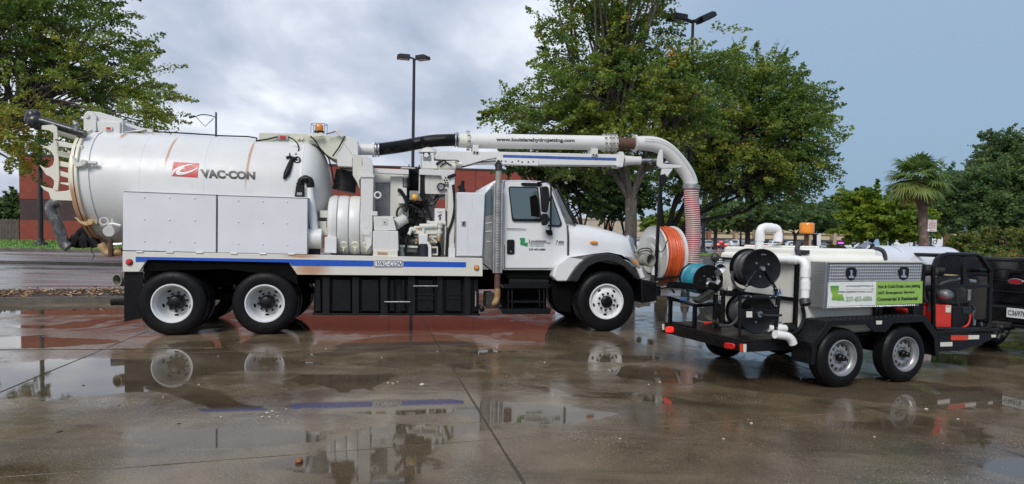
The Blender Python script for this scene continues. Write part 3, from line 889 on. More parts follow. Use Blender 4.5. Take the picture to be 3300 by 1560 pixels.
# girth seam and faint panel seams
for du in (.95, 1.9):
    MB().lathe((uRT + du, TC_V, TC_W), 'u', [(TRAD - .01, 0), (TRAD + .003, .004), (TRAD + .003, .014), (TRAD - .01, .018)], 72).build('girth_seam', M['tank'], tank)
MB().lathe((uDome - .13, TC_V, TC_W), 'u', [(TRAD - .01, 0), (TRAD + .006, .004), (TRAD + .006, .03), (TRAD - .01, .034)], 72).build('girth_seam', M['tank'], tank)
# decals wrapped on the barrel
def wrap_tank(lift):
    def f(P):
        w = max(-.9, min(.9, (P.z - TC_W)))
        R = TRAD + lift
        return Vector((P.x, TC_V - math.sqrt(max(.01, R * R - w * w)), P.z))
    return f
def tank_p(q):
    """where the sight line of a surveyed point meets the barrel"""
    lo = .2
    for _ in range(12):
        P = TF.p(q, lo); w = P[2] - TC_W
        lo = TC_V - math.sqrt(max(.02, TRAD ** 2 - w * w))
    return Vector(TF.p(q, lo))
def decal(name, Zpts, mat_, lift, div=14, par=tank):
    P = [tank_p(q) for q in Zpts]
    bm = bmesh.new(); vs = [bm.verts.new((p.x, p.z, 0)) for p in P]; bm.faces.new(vs)
    ys_ = [p.z for p in P]
    for k in range(1, div):
        bmesh.ops.bisect_plane(bm, geom=bm.verts[:] + bm.edges[:] + bm.faces[:], plane_co=(0, min(ys_) + (max(ys_) - min(ys_)) * k / div, 0), plane_no=(0, 1, 0))
    me = bpy.data.meshes.new(name); wf_ = wrap_tank(lift)
    for v in bm.verts: v.co = wf_(Vector((v.co.x, 0, v.co.y)))
    bm.to_mesh(me); bm.free(); me.materials.append(mat_)
    o = bpy.data.objects.new(name, me); COL.objects.link(o); o.parent = par
    return o
lg = decal('logo_field', Z1((1136, 450), (1304, 459), (1293, 553), (1122, 543)), M['red_logo'], .004)
sw = curve3([(1275, 462, 0), (1215, 470, 0), (1160, 488, 0), (1130, 512, 0), (1124, 540, 0)], 5)
sw2 = curve3([(1122, 548, 0), (1150, 508, 0), (1190, 487, 0), (1240, 471, 0), (1290, 462, 0)], 5)
decal('logo_swoosh', Z1(*[(p.x, p.y) for p in sw + sw2[1:-1]]), M['white_clean'], .006)
c1 = curve3([(1296, 486, 0), (1262, 506, 0), (1215, 512, 0), (1180, 516, 0), (1170, 520, 0)], 5)
c0 = curve3([(1200, 486, 0), (1166, 500, 0), (1150, 518, 0), (1162, 534, 0), (1200, 533, 0), (1250, 516, 0), (1296, 490, 0)], 5)
c1 = curve3([(1290, 488, 0), (1245, 508, 0), (1200, 518, 0), (1180, 515, 0), (1182, 503, 0), (1206, 490, 0)], 5)
decal('logo_swirl', Z1(*[(p.x, p.y) for p in c0 + c1]), M['white_clean'], .006)
tl_, tr_, br_, bl_ = [tank_p(q) for q in Z1((1308, 497)) + Z2((352, 352), (350, 405)) + Z1((1320, 556))]
def wt(P): return wrap_tank(.005)(P)
lettering('VAC\u00b7CON', (bl_, br_, tr_, tl_), M['charcoal'], tank, bold=.055, wrap=wt, lift=0)
# ---- hinge hood and lift frame on top of the tank rear
hb_ = side('door_hinge_housing', Z1((548, 310), (545, 150), (556, 128), (580, 117), (652, 124), (785, 165), (802, 172), (806, 262), (640, 262), (632, 248), (600, 275)), .95, 1.55, M['white'], at_v=.95)
side('hinge_plate', Z1((548, 300), (545, 150), (556, 128), (580, 117), (600, 118), (628, 150), (630, 245), (590, 275)), .90, .948, M['white'], hb_)
side('hinge_gusset', Z1((632, 185), (785, 190), (785, 252), (770, 290), (700, 265), (640, 248)), .91, .946, M['white'], hb_)
P = TF.p(Z1((572, 150))[0], .9); MB().cyl((P[0], .875, P[2]), (P[0], .902, P[2]), .035, .035, 12).build('pivot_pin', M['dirtywhite'], hb_)
P = TF.p(Z1((712, 232))[0], .9)
side('lamp_housing', Z1(*rrect(686, 218, 738, 246, 11)), .885, .908, M['dirtywhite'], hb_, at_v=.9)
side('red_lamp', Z1(*rrect(698, 225, 726, 239, 6)), .877, .884, M['red_lens'], hb_, bevel=0, at_v=.9)
side('lift_arm', Z1((806, 190), (930, 228), (990, 236), (1000, 258), (930, 252), (806, 205)), 1.0, 1.08, M['white'])
side('lift_arm', Z1((806, 190), (930, 228), (990, 236), (1000, 258), (930, 252), (806, 205)), 1.4, 1.48, M['white'], at_v=1.0)
MB().tube(t3(Z1((815, 258), (880, 250), (925, 246), (955, 238)), .98), .018, 8).build('lift_cylinder', M['galv'], truck)
MB().tube(t3(Z1((900, 246), (1000, 252), (1200, 262), (1418, 276)) + Z2((100, 116), (300, 122), (362, 132), (355, 155), (372, 152), (480, 128)), 1.15), .012, 6).build('top_cable', M['blackmat'], truck)
# ---- pipe rack on the rear door
rk = side('pipe_rack', Z1((272, 212), (345, 206), (372, 222), (378, 300), (352, 308), (370, 312), (382, 440), (386, 560), (378, 640), (345, 628), (352, 596), (352, 572), (330, 548), (300, 535), (256, 468), (292, 490), (320, 488), (345, 470), (353, 440), (350, 408), (330, 380), (300, 362), (258, 336), (300, 348), (325, 345), (345, 325), (345, 300), (348, 262), (320, 245), (272, 238)), .40, .425, M['cream'], at_v=.40)
for z_ in ((375, 312, 535, 345), (375, 442, 505, 470), (380, 505, 500, 545), (388, 584, 500, 592)):
    x0, y0, x1, y1 = z_
    side('rack_bar', Z1((x0, y0), (x1, y1 - 4), (x1 + 4, y1 + 26), (x0, y0 + 34 if y0 < 580 else y0 + 8)), .43, .50, M['cream'], rk, at_v=.42)
side('rack_bar', Z1((375, 375), (500, 400), (505, 440), (378, 412)), .85, .9, M['greenwhite'], rk, at_v=.85)
side('rack_bar', Z1((376, 235), (540, 290), (545, 320), (378, 275)), .75, .8, M['greenwhite'], rk, at_v=.75)
la = side('rack_arm', Z1((262, 603), (290, 615), (318, 620), (345, 628), (366, 645), (430, 640), (470, 628), (505, 622), (510, 706), (345, 700), (330, 690), (318, 650), (285, 632)), .38, .43, M['cream'], at_v=.38)
MB().box(*(lambda a, c: (a[0], c[0], 1.9, 1.95, c[1], a[1]))(*(tp(Z1((340, 640), (505, 700)), .4)))).build('rack_arm', M['cream'], truck)
hk = side('door_hook', Z1((468, 410), (476, 410), (500, 455), (522, 455), (540, 440), (562, 440), (575, 455), (560, 468), (530, 478), (495, 484), (478, 470)), .22, .27, M['cream'], at_v=.22)
P = TF.p(Z1((548, 453))[0], .2); MB().cyl((P[0], .17, P[2]), (P[0], .28, P[2]), .04, .04, 14).cyl((P[0] + .06, .24, P[2] - .002), (P[0] + .17, .24, P[2] - .004), .035, .03, 10).build('hook_bolt', M['dirtywhite'], hk)
hk = side('door_hook', Z1((484, 810), (500, 815), (530, 838), (565, 842), (575, 822), (600, 825), (636, 838), (634, 858), (600, 862), (560, 868), (520, 850)), .42, .47, M['rusty'], at_v=.42)
P = TF.p(Z1((598, 842))[0], .4); MB().cyl((P[0], .37, P[2]), (P[0], .48, P[2]), .035, .035, 12).build('hook_bolt', M['rusty'], hk)
# long black wrapped pipe carried at the top of the rack
M['wrap'] = mat('black_shrink_wrap', (.035, .036, .04), .25, var=.7, scale=11, bump=.5, bscale=14)
MB().tube(t3(Z1((225, 175), (290, 190), (370, 212), (450, 236), (520, 258), (560, 270)), .55), [.07, .075, .068, .072, .065, .06], 12).build('wrapped_pipe', M['wrap'], truck)
b = MB()
for q, r in (((215, 150), .13), ((230, 185), .15), ((205, 175), .12), ((245, 205), .11), ((232, 140), .10)):
    b.ball(TF.p(Z1(q)[0], .55), r * .8, 12)
b.build('wrapped_pipe_end', M['wrap'], truck)
b = MB(); b.ball(TF.p(Z1((498, 205))[0], .5), .045, 10); b.tube(t3(Z1((498, 195), (500, 250)), .5), .03, 8)
b.build('pipe_clamp', M['galv'], truck)
# grey plastic drain sleeve hanging below
M['sleeve'] = mat('grey_plastic_sleeve', (.10, .105, .11), .35, var=.6, scale=9, dirt=(.35, .35, .34), dscale=9, damt=(.55, .68))
MB().tube(curve3(t3(Z1((395, 712), (352, 722), (332, 752), (350, 800), (378, 860), (400, 925), (422, 985), (450, 1010)), .7), 4), .082, 14).build('drain_sleeve', M['sleeve'], truck)
sh = [(400, 985), (430, 1020), (480, 1018), (530, 960), (545, 885), (560, 880), (600, 905), (640, 960), (660, 990), (625, 1003), (560, 995), (520, 1022), (470, 1025), (440, 1022)]
b = MB()
for k in range(7):
    x = 470 + k * 27
    b.tube(curve3(t3(Z1((552, 872), (x * .5 + 276 + 3 * math.sin(k), 925), (x + 4 * math.cos(k * 2), 1010 - 3 * abs(k - 3))), .8 + .05 * (k % 3)), 4), [.03] * 2 + [.05] * 3 + [.085] * 4, 8)
b.build('rubber_apron', M['blackmat'], truck)
MB().tube(curve3(t3(Z1((596, 1000), (598, 1035), (616, 1060), (605, 1090)), .8), 5), .006, 5).build('loose_wire', M['blackmat'], truck)
# drain valve and ring-clamp at the tank bottom
vb = MB(); P = TF.p(Z1((720, 905))[0], .40)
vb.cyl((P[0], .34, P[2]), (P[0], .75, P[2] + .1), .085, .10, 18)
vb.tube(t3(Z1((735, 822), (735, 870)), .36), .016, 8).tube(t3(Z1((665, 868), (700, 862), (740, 855), (790, 868)), .36), .022, 8)
vb.build('drain_valve', M['white'], truck)
P = TF.p(Z1((685, 840))[0], .36); MB().lathe((P[0], .34, P[2]), (.2, -1, .25), [(.045, 0), (.058, .012), (.07, 0), (.058, -.012), (.045, 0)], 18).build('valve_handwheel', M['white'], truck)
MB().tube(curve3(t3(Z1((662, 985), (690, 1030), (720, 1045), (800, 1035)), .62), 5), .065, 10).build('bottom_clamp', M['rusty'], truck)
MB().tube(t3(Z1((722, 965), (724, 1065)), .55), .04, 8).build('clamp_bolt', M['rust'], truck)
MB().tube(t3(Z1((745, 990), (800, 988)), .5), .03, 8).build('drain_rod', M['steel'], truck)
# ---- toolboxes
def toolbox(pts, Zb):
    U = tp(pts, 0); us = [p[0] for p in U]; ws = [p[1] for p in U]
    o = MB().prism([(min(us) + .01, min(ws) + .01), (max(us) - .01, min(ws) + .01), (max(us) - .01, max(ws) - .005), (min(us) + .01, max(ws) - .005)], .02, .58).build('toolbox', M['white_box'], truck, bevel=.006)
    MB().prism(U, 0, .017).build('toolbox_door', M['white_box'], o, bevel=.007)
    MB().prism([(U[0][0] - .004, U[0][1] + .002), (U[1][0] + .004, U[1][1] + .002), (U[1][0] + .004, U[1][1] + .016), (U[0][0] - .004, U[0][1] + .016)], -.012, .59).build('drip_edge', M['white_clean'], o, bevel=.003)
    b = MB()
    for q in Zb:
        P = TF.p(q, 0); b.lathe((P[0], 0, P[2]), 'v', [(0, -.012), (.011, -.009), (.013, 0)], 8)
    b.build('door_bolts', M['white_box'], o)['kind'] = 'stuff'
    b = MB()
    for f in (.18, .5, .82):
        u = min(us) + (max(us) - min(us)) * f; b.cyl((u - .05, -.005, min(ws) - .004), (u + .05, -.005, min(ws) - .004), .012, .012, 8)
    b.build('hinge', M['dirtywhite'], o)
toolbox(Z1((805, 644), (1414, 668), (1412, 1044), (802, 1028)), Z1(*[(x, y + (x - 945) * .021) for x in (945, 1108, 1274) for y in (681, 826, 968)]))
toolbox(Z2((106, 507), (692, 526), (689, 892), (104, 882)), Z2(*[(x, y + (x - 240) * .025) for x in (240, 400, 559) for y in (541, 681, 822)]))
# ---- black riser pipe and white return pipe between toolbox and blower
side('riser_plate', Z2((690, 600), (712, 560), (760, 690), (776, 760), (775, 893), (690, 893)), .25, .3, M['blackmat'])
side('valve_body', Z2((606, 516), (616, 440), (668, 440), (672, 518)), .22, .36, M['blackmat'], bevel=.02)
side('valve_tag', Z2((622, 488), (656, 488), (656, 506), (622, 506)), .205, .219, M['galv'])
MB().tube(curve3(t3(Z2((645, 500), (645, 430), (660, 402), (700, 402), (714, 420), (714, 452)), .28), 5), .052, 14).build('riser_pipe', M['blackmat'], truck)
b = MB()
for q, d in (((645, 440), 'w'), ((712, 440), 'w'), ((680, 400), 'u')):
    b.lathe(TF.p(Z2(q)[0], .28), d, [(.0, -.035), (.064, -.035), (.064, .035), (0, .035)], 16)
b.build('pipe_coupling', M['black'], truck)
MB().tube(t3(Z2((709, 458), (722, 600), (738, 745)), .24), [.05, .068, .072], 14).build('return_pipe', M['white_clean'], truck)
P = TF.p(Z2((735, 790))[0], .22); MB().cyl((P[0] - .13, .26, P[2]), (P[0] + .13, .26, P[2]), .17, .17, 26).build('pump_drum', M['white'], truck, bevel=.012)
side('junction_box', Z2((805, 778), (882, 780), (880, 885), (803, 882)), .08, .25, M['white_clean'], bevel=.008)
b = MB()
for q in ((795, 630), (785, 700), (790, 745)):
    P = TF.p(Z2(q)[0], .4); b.box(P[0] - .05, P[0] + .08, .35, .6, P[2] - .06, P[2] + .06)
b.build('blower_bracket', M['dirtywhite'], truck, bevel=.006)
# ---- blower housing: four fat bands
c0_, c1_ = TF.p(Z2((815, 675))[0], .62), TF.p(Z2((1122, 675))[0], .62)
edges = [TF.p(Z2((x, 675))[0], .3)[0] for x in (820, 888, 963, 1037, 1118)]
BR = .52; BW = 1.80
blow = None
for k in range(4):
    u0, u1 = edges[k], edges[k + 1]; L = u1 - u0
    pr = [(.0, .003), (BR - (.02 if k else .10), .003)] + ([] if k else [(BR - .035, .02), (BR - .01, .06)]) + [(BR - .004, .012 if k else .10), (BR, .03 if k else .13), (BR + .006, L * .5), (BR, L - .03), (BR - .004, L - .012), (BR - .02, L - .003), (0, L - .003)]
    o = MB().lathe((u0, .66, BW), 'u', pr, 48).build('blower_housing', M['white'], truck, smooth=40)
    if k: 
        P = TF.p(Z2((930 + 75 * (k - 1), 832))[0], .24)
        MB().lathe((P[0], .235, P[2]), (0, -1, -.55), [(.0, .02), (.062, .02), (.068, 0), (.068, -.04)], 18).build('inspection_cap', M['cream'], o)
        MB().tube([(P[0] - .03, .20, P[2] - .02), (P[0] + .005, .19, P[2] - .05), (P[0] + .03, .2, P[2] - .03)], .012, 6).tube([(P[0], .19, P[2] - .05), (P[0] - .005, .19, P[2] - .10)], .012, 6).build('cap_handle', M['cream'], o)
MB().tube(t3(Z2((1043, 735), (1045, 757), (1095, 757), (1096, 733)), .10), .008, 6).build('grab_handle', M['white_clean'], truck)
# vertical duct with swept elbow
dv0, dv1 = .14, .5
side('blower_duct', Z2((1041, 388), (1125, 386), (1118, 690), (1112, 830), (1085, 868), (1040, 700)), dv0, dv1, M['white'], bevel=.012)
side('duct_elbow', Z2((1043, 378), (1124, 378), (1118, 300), (1110, 268), (1085, 248), (1055, 243), (1046, 246), (1052, 300)), dv0 + .02, dv1 - .02, M['white'], bevel=.012, at_v=dv0)
side('duct_flange', Z2((1036, 378), (1130, 378), (1130, 390), (1036, 390)), dv0 - .02, dv1 + .02, M['white'], at_v=dv0)
side('duct_transition', Z2((986, 245), (1048, 245), (1052, 378), (1030, 410), (1035, 470), (1020, 430), (988, 375)), .3, .7, M['dirtywhite'], bevel=.01)
P = TF.p(Z2((1152, 506))[0], .12); MB().lathe((P[0], .115, P[2]), 'v', [(.035, 0), (.05, -.014), (.064, 0), (.05, .014), (.035, 0)], 22).build('lifting_eye', M['white_clean'], truck)
side('duct_bracket', Z2((1112, 612), (1150, 612), (1150, 640), (1112, 640)), .1, .13, M['white'])
# ---- hopper and beacon on top of the tank front
hop = side('top_hopper', Z2((374, 96), (500, 98), (700, 104), (880, 118), (945, 116), (1020, 146), (1022, 248), (985, 262), (988, 245), (890, 238), (886, 275), (850, 262), (795, 225), (745, 172), (640, 165), (374, 152)), .82, 1.6, M['greenwhite'], bevel=.01)
side('hopper_chute', Z2((880, 238), (960, 118), (1022, 146), (1022, 245), (985, 262), (985, 320), (890, 316)), .55, 1.5, M['white'], bevel=.008)
side('chute_rib', Z2((940, 150), (1010, 240), (990, 245), (930, 165)), .535, .548, M['white'], at_v=.55)
b = MB(); b.tube(t3(Z2((712, 120), (740, 145), (775, 200), (830, 262), (850, 330), (868, 450)), .6), .013, 6).tube(t3(Z2((938, 120), (900, 190), (856, 252)), .53), .014, 6)
b.build('hydraulic_hose', M['blackmat'], truck)
lb = side('lamp_block', Z2(*rrect(494, 112, 568, 144, 6)), .79, .83, M['galv'], at_v=.8)
side('amber_lamp', Z2(*rrect(512, 118, 550, 136, 6)), .775, .789, M['red_lens'], lb, bevel=0, at_v=.79)
for x in (630, 655): 
    P = TF.p(Z2((x, 133))[0], .8); MB().cyl((P[0], .78, P[2]), (P[0], .83, P[2]), .03, .03, 12).build('bolt_boss', M['cream'], hop)
MB().tube(t3(Z2((362, 132), (355, 150), (430, 140), (494, 124)), .78), .013, 6).tube(curve3(t3(Z2((566, 125), (605, 145), (634, 185), (630, 225), (620, 250)), .55), 5), .011, 6).build('lamp_cable', M['blackmat'], truck)
side('hopper_arm', Z2((680, 118), (790, 98), (800, 120), (700, 135)), .70, .76, M['cream'], at_v=.75)
side('hopper_arm', Z2((868, 84), (900, 78), (935, 120), (912, 128)), .7, .78, M['dirtywhite'], at_v=.75)
MB().tube(t3(Z2((812, 106), (880, 88)), .72), .012, 6).build('latch_rod', M['steel'], truck)
P = Vector(TF.p(Z2((768, 98))[0], .95)); hh = TF.p(Z2((768, 40))[0], .95)[2] - P.z
bc = MB().lathe(P, 'w', [(0, 0), (.085, 0), (.085, .03), (0, .03)], 20).build('beacon_base', M['blackmat'], truck)
MB().lathe(P + Vector((0, 0, .03)), 'w', [(.072, 0), (.075, .02), (.068, hh - .06), (.05, hh - .035), (0, hh - .03)], 20).build('beacon_lens', M['amber'], bc)
b = MB()
for k in range(6):
    a = 2 * PI * k / 6 + .3; b.tube([P + Vector((.14 * math.cos(a), .14 * math.sin(a), -.02)), P + Vector((.14 * math.cos(a), .14 * math.sin(a), hh - .01))], .005, 5)
b.tube([P + Vector((.14 * math.cos(2 * PI * k / 20), .14 * math.sin(2 * PI * k / 20), hh - .01)) for k in range(21)], .006, 5)
b.build('beacon_guard', M['galv'], bc)
# spray gun hanging on the barrel
def onbarrel(q, off=.03): 
    P = tank_p(q); return (P.x, P.y - off, P.z)
MB().tube([onbarrel(q) for q in Z2((592, 272), (575, 320), (558, 365), (540, 400))], [.03, .045, .05, .02], 10).tube([onbarrel(q) for q in Z2((555, 262), (580, 255), (610, 265), (625, 270))], .022, 8).tube([onbarrel(q) for q in Z2((578, 232), (575, 262))], .01, 6).build('spray_gun', M['blackmat'], truck)
P = onbarrel(Z2((626, 276))[0]); MB().lathe(P, 'v', [(.035, 0), (.048, -.012), (.06, 0), (.048, .012), (.035, 0)], 16).build('hose_eye', M['blackmat'], truck)
b = MB()
for q in ((632, 185), (615, 232)): b.ball(onbarrel(Z2(q)[0]), .022, 8)
b.build('hose_clip', M['white_clean'], truck)
# black suction duct dropping behind the blower
P0, P1 = TF.p(Z2((955, 350))[0], .95), TF.p(Z2((930, 480))[0], .95)
b = MB(); n = 26
b.tube([Vector(P0).lerp(Vector(P1), k / n) for k in range(n + 1)], [.2 + .008 * (k % 2) for k in range(n + 1)], 18)
b.build('suction_duct', M['hose_black'], truck)
E1, CB, B3, N1 = zz(3.93, 1190, 530), zz(3.583, 1550, 560), zz(7.61, 1340, 460), zz(6.09, 2020, 850)
# ---- radiator cabinet and control box
side('radiator_cabinet', E1((46, 125), (365, 125), (410, 160), (430, 150), (428, 660), (365, 690), (46, 680)), .62, 1.7, M['dirtywhite'], bevel=.008)
side('cabinet_return', E1((270, 150), (425, 150), (428, 660), (365, 690), (268, 660)), .50, .618, M['dirtywhite'], at_v=.5)
gq = E1((80, 225), (268, 212), (266, 655), (78, 650))
gg = side('radiator_grille', gq, .598, .618, M['rad'], at_v=.6, bevel=0)
U = tp(gq, .6); b = MB(); u0, u1 = U[0][0], U[1][0]; w0, w1 = U[2][1], U[0][1]
for k in range(40):
    w = w0 + (w1 - w0) * (k + .5) / 40; b.box(u0 + .01, u1 - .01, .588, .597, w - .004, w + .004)
b.build('grille_fins', M['galv'], gg, smooth=0)['kind'] = 'stuff'
fr_ = MB()
fr_.box(u0 - .02, u1 + .02, .585, .612, w1, w1 + .02).box(u0 - .02, u1 + .02, .585, .612, w0 - .02, w0).box(u0 - .02, u0, .585, .612, w0, w1).box(u1, u1 + .02, .585, .612, w0, w1)
fr_.build('grille_frame', M['dirtywhite'], gg, bevel=.003)
side('control_box', E1((52, 658), (300, 660), (345, 835), (225, 835), (215, 843), (62, 843)), .10, .55, M['white'], bevel=.01)
pl_ = side('lock_plate', E1((158, 682), (234, 684), (234, 765), (160, 764)), .092, .099, M['dirtywhite'], bevel=.002, at_v=.1)
P = TF.p(E1((196, 733))[0], .09); MB().cyl((P[0], .083, P[2]), (P[0], .092, P[2]), .012, .012, 10).build('lock', M['black'], pl_)
side('lower_box', E1((44, 846), (212, 846), (222, 840), (366, 842), (372, 1095), (44, 1090)), .06, .55, M['white'], bevel=.01)
side('box_foot', E1((48, 1085), (360, 1092), (360, 1166), (48, 1160)), .04, .6, M['cream'], bevel=.006)
pl_ = side('warning_plate', E1((104, 1110), (232, 1112), (232, 1144), (104, 1140)), .034, .039, M['rusty'], bevel=0, at_v=.04)
side('bay_backplate', E1((46, 90), (640, 90), (640, 480), (46, 480)), 1.0, 1.05, M['dirtywhite'], at_v=.9)
side('duct_shroud', E1((430, 140), (500, 140), (500, 300), (430, 290)), .70, .9, M['galv'], bevel=.02)
MB().cyl(TF.p(E1((455, 175))[0], .6), TF.p(E1((455, 285))[0], .6), .075, .075, 18).build('coolant_bottle', M['galv'], truck)
# top beam and posts of the pump bay
side('top_beam', E1((48, 48), (500, 66), (500, 128), (48, 108)), .35, .47, M['white'], bevel=.008)
side('beam_cap', E1((400, 40), (430, 30), (580, 42), (582, 54), (400, 46)), .35, .5, M['dirtywhite'])
side('mast_bay', E1((632, 60), (1082, 70), (1082, 250), (985, 250), (928, 240), (925, 180), (908, 142), (632, 130)), .35, .42, M['white'], bevel=.008)
b = MB()
for x, y in ((965, 166), (995, 168), (950, 198), (980, 199), (963, 228), (994, 230)):
    P = TF.p(E1((x, y))[0], .35); b.cyl((P[0], .343, P[2]), (P[0], .351, P[2]), .016, .016, 8)
b.build('plate_bolts', M['engine'], truck)['kind'] = 'stuff'
P = TF.p(E1((1040, 143))[0], .33); MB().cyl((P[0] - .06, .33, P[2] - .03), (P[0] + .07, .33, P[2] + .02), .03, .03, 10).build('work_lamp', M['black'], truck)
MB().box(*(lambda a: (a[0][0], a[1][0], .42, 2.0, a[1][1] - .18, a[0][1] - .02))(tp(E1((632, 66), (1082, 250)), .38))).build('mast_platform', M['dirtywhite'], truck, bevel=.006)
side('bay_post', E1((1010, 240), (1062, 240), (1085, 420), (1085, 760), (1072, 990), (1085, 1000), (1085, 1050), (1010, 1050), (1010, 760)), .34, .42, M['white'], bevel=.008)
side('post_foot', E1((1010, 1050), (1085, 1050), (1085, 1178), (1010, 1178)), .30, .46, M['white'], bevel=.008)
# dark engine mass behind
side('engine_block', E1((430, 470), (700, 500), (720, 760), (560, 790), (560, 1100), (400, 1100), (400, 800), (500, 740)), .9, 1.7, M['engine'], bevel=.03)
side('bulkhead', E1((700, 340), (850, 345), (848, 800), (700, 800)), .95, 1.0, M['dirtywhite'])
side('bulkhead', E1((385, 935), (560, 940), (560, 1130), (385, 1120)), .8, .85, M['engine'])
side('switch_box', E1((365, 290), (475, 295), (475, 395), (365, 390)), .40, .6, M['white'], bevel=.01)
side('relay_box', E1((372, 395), (465, 398), (465, 495), (370, 495)), .38, .6, M['white'], bevel=.01)
side('white_panel', E1((365, 560), (498, 455), (498, 745), (440, 745), (365, 680)), .62, .66, M['white'])
side('tank_panel', E1((830, 555), (965, 560), (965, 722), (828, 722)), .40, .52, M['white_clean'], bevel=.008)
side('panel_note', E1((865, 598), (925, 598), (925, 606), (865, 606)), .394, .399, M['grey_ink'], bevel=0, at_v=.4)
b = MB(); b.tube(t3(E1((870, 655), (915, 628)), .385), .01, 6).tube(t3(E1((900, 660), (890, 715)), .385), .012, 6); b.build('panel_latch', M['rust'], truck)
# hose reel at the top of the bay
uL, uR = TF.p(E1((500, 250))[0], .5)[0], TF.p(E1((640, 250))[0], .5)[0]
Wc, Rr = TF.p(E1((570, 200))[0], .5)[2], .24
rl = MB().lathe((uL, .72, Wc), 'u', [(.06, 0), (Rr + .06, 0), (Rr + .06, .012), (.06, .012)], 28).lathe((uR, .72, Wc), 'u', [(.06, -.012), (Rr + .06, -.012), (Rr + .06, 0), (.06, 0)], 28).build('small_hose_reel', M['blackmat'], truck)
b = MB(); L = uR - uL
for k in range(5):
    u = uL + .03 + (L - .06) * k / 4
    b.lathe((u, .72, Wc), 'u', [(Rr - .03, -.012), (Rr, -.014), (Rr + .012, 0), (Rr, .014), (Rr - .03, .012)], 28)
b.build('coiled_hose', M['hose_black'], rl)
side('reel_frame', E1((645, 130), (680, 110), (692, 480), (640, 400)), .40, .44, M['black'])
side('reel_guard', E1((508, 330), (644, 338), (644, 460), (508, 450)), .50, .53, M['galv'], bevel=.004)
MB().ball(TF.p(E1((577, 418))[0], .42), .062, 16).build('orange_ball_stop', M['yellow'], truck)
# hoses
H = MB()
def hose(pts, v, r, Z=E1, n=5):
    H.tube(curve3([TF.p(q, v[i] if isinstance(v, (list, tuple)) else v) for i, q in enumerate(Z(*pts))], n), r, 8)
hose([(360, 320), (395, 335), (440, 400), (470, 470), (475, 540), (455, 600)], .36, .032)
hose([(350, 660), (352, 600), (380, 545), (440, 515), (520, 515), (590, 545), (640, 580)], .42, .018)
hose([(700, 500), (720, 560), (760, 650), (800, 750), (818, 830)], .40, .015)
hose([(715, 490), (760, 515), (810, 500), (850, 450), (900, 380)], .5, .022)
hose([(715, 470), (760, 500), (800, 480), (840, 430), (890, 360)], .55, .018)
hose([(770, 200), (770, 260), (790, 320), (840, 350)], .6, .012)
hose([(800, 200), (810, 260), (830, 310), (880, 340)], .62, .012)
hose([(840, 205), (870, 250), (905, 300)], .6, .01)
hose([(690, 120), (690, 300), (700, 470)], .42, .02)
hose([(580, 500), (640, 490), (690, 470), (700, 560), (640, 560)], .6, .022)
hose([(625, 600), (640, 700), (700, 760)], .6, .014)
hose([(1060, 260), (1075, 380), (1080, 560), (1050, 720), (1000, 860), (985, 1000), (975, 1160)], .33, .024)
hose([(487, 880), (478, 960), (462, 1060), (455, 1110)], .30, .022)
hose([(820, 960), (870, 1000), (890, 1080), (880, 1160)], .5, .03)
H.build('hydraulic_hoses', M['hose_black'], truck)
MB().tube(curve3(t3(E1((785, 930), (830, 965), (860, 990)), .34), 4), .012, 6).build('pale_hose', M['cream'], truck)
b = MB()
for q, r in (((905, 285), .05),): 
    P = TF.p(E1(q)[0], .42); b.cyl((P[0], .36, P[2]), (P[0], .60, P[2]), .07, .07, 18)
b.build('control_valve', M['engine'], truck)
P = TF.p(E1((907, 285))[0], .36); MB().lathe(P, 'v', [(0, -.01), (.045, -.012), (.05, 0)], 18).build('pressure_gauge', M['galv'], truck)
side('valve_bank', E1((840, 330), (940, 250), (1060, 255), (1075, 300), (1000, 300), (960, 400), (890, 410), (830, 370)), .44, .62, M['engine'], bevel=.01)
side('winch_bar', E1((700, 165), (920, 180), (910, 200), (820, 215), (700, 190)), .55, .65, M['black'], bevel=.01)
b = MB(); b.tube(t3(E1((975, 360), (972, 560), (1000, 600)), .38), .012, 8).tube(t3(E1((1003, 310), (1003, 560), (1000, 800)), .38), .018, 8).tube(t3(E1((968, 760), (962, 1000), (958, 1150)), .38), .012, 8).tube(curve3(t3(E1((945, 300), (990, 305), (1004, 330)), .38), 4), .018, 8)
b.build('hydraulic_pipe', M['dirtywhite'], truck)
side('pump_bay_brace', E1((695, 320), (705, 320), (830, 420), (815, 435)), .5, .53, M['galv'], bevel=.002)
# water pump
b = MB()
U = tp(E1((560, 780), (860, 890)), .45)
b.box(U[0][0], U[1][0], .36, .8, U[1][1], U[0][1])
b.build('water_pump', M['cream'], truck, bevel=.02)
side('pump_casing', E1((575, 888), (850, 892), (862, 1000), (600, 1010)), .44, .8, M['cream'], bevel=.03, at_v=.45)
side('pump_head', E1((750, 800), (862, 790), (866, 930), (760, 940)), .39, .6, M['dirtywhite'], bevel=.015, at_v=.4)
b = MB(); r9 = random.Random(9)
for k in range(34):
    q = (r9.uniform(505, 715), r9.uniform(470, 770)); p = Vector(TF.p(E1(q)[0], r9.uniform(.55, .85)))
    if k % 3: b.cyl(p, p + Vector((r9.uniform(-.09, .09), r9.uniform(-.03, .03), r9.uniform(-.09, .09))), r9.uniform(.015, .04), seg=10)
    else: b.box(p.x - .035, p.x + .04, p.y, p.y + .06, p.z - .03, p.z + .04)
b.build('engine_fittings', M['engine'], truck)['kind'] = 'stuff'
b = MB()
for k in range(16):
    q = (r9.uniform(590, 850), r9.uniform(790, 1000)); p = Vector(TF.p(E1(q)[0], .40)); b.cyl(p, p - Vector((0, r9.uniform(.02, .05), 0)), r9.uniform(.012, .022), seg=6)
b.build('pump_bolts', M['rusty'], truck)['kind'] = 'stuff'
b = MB()
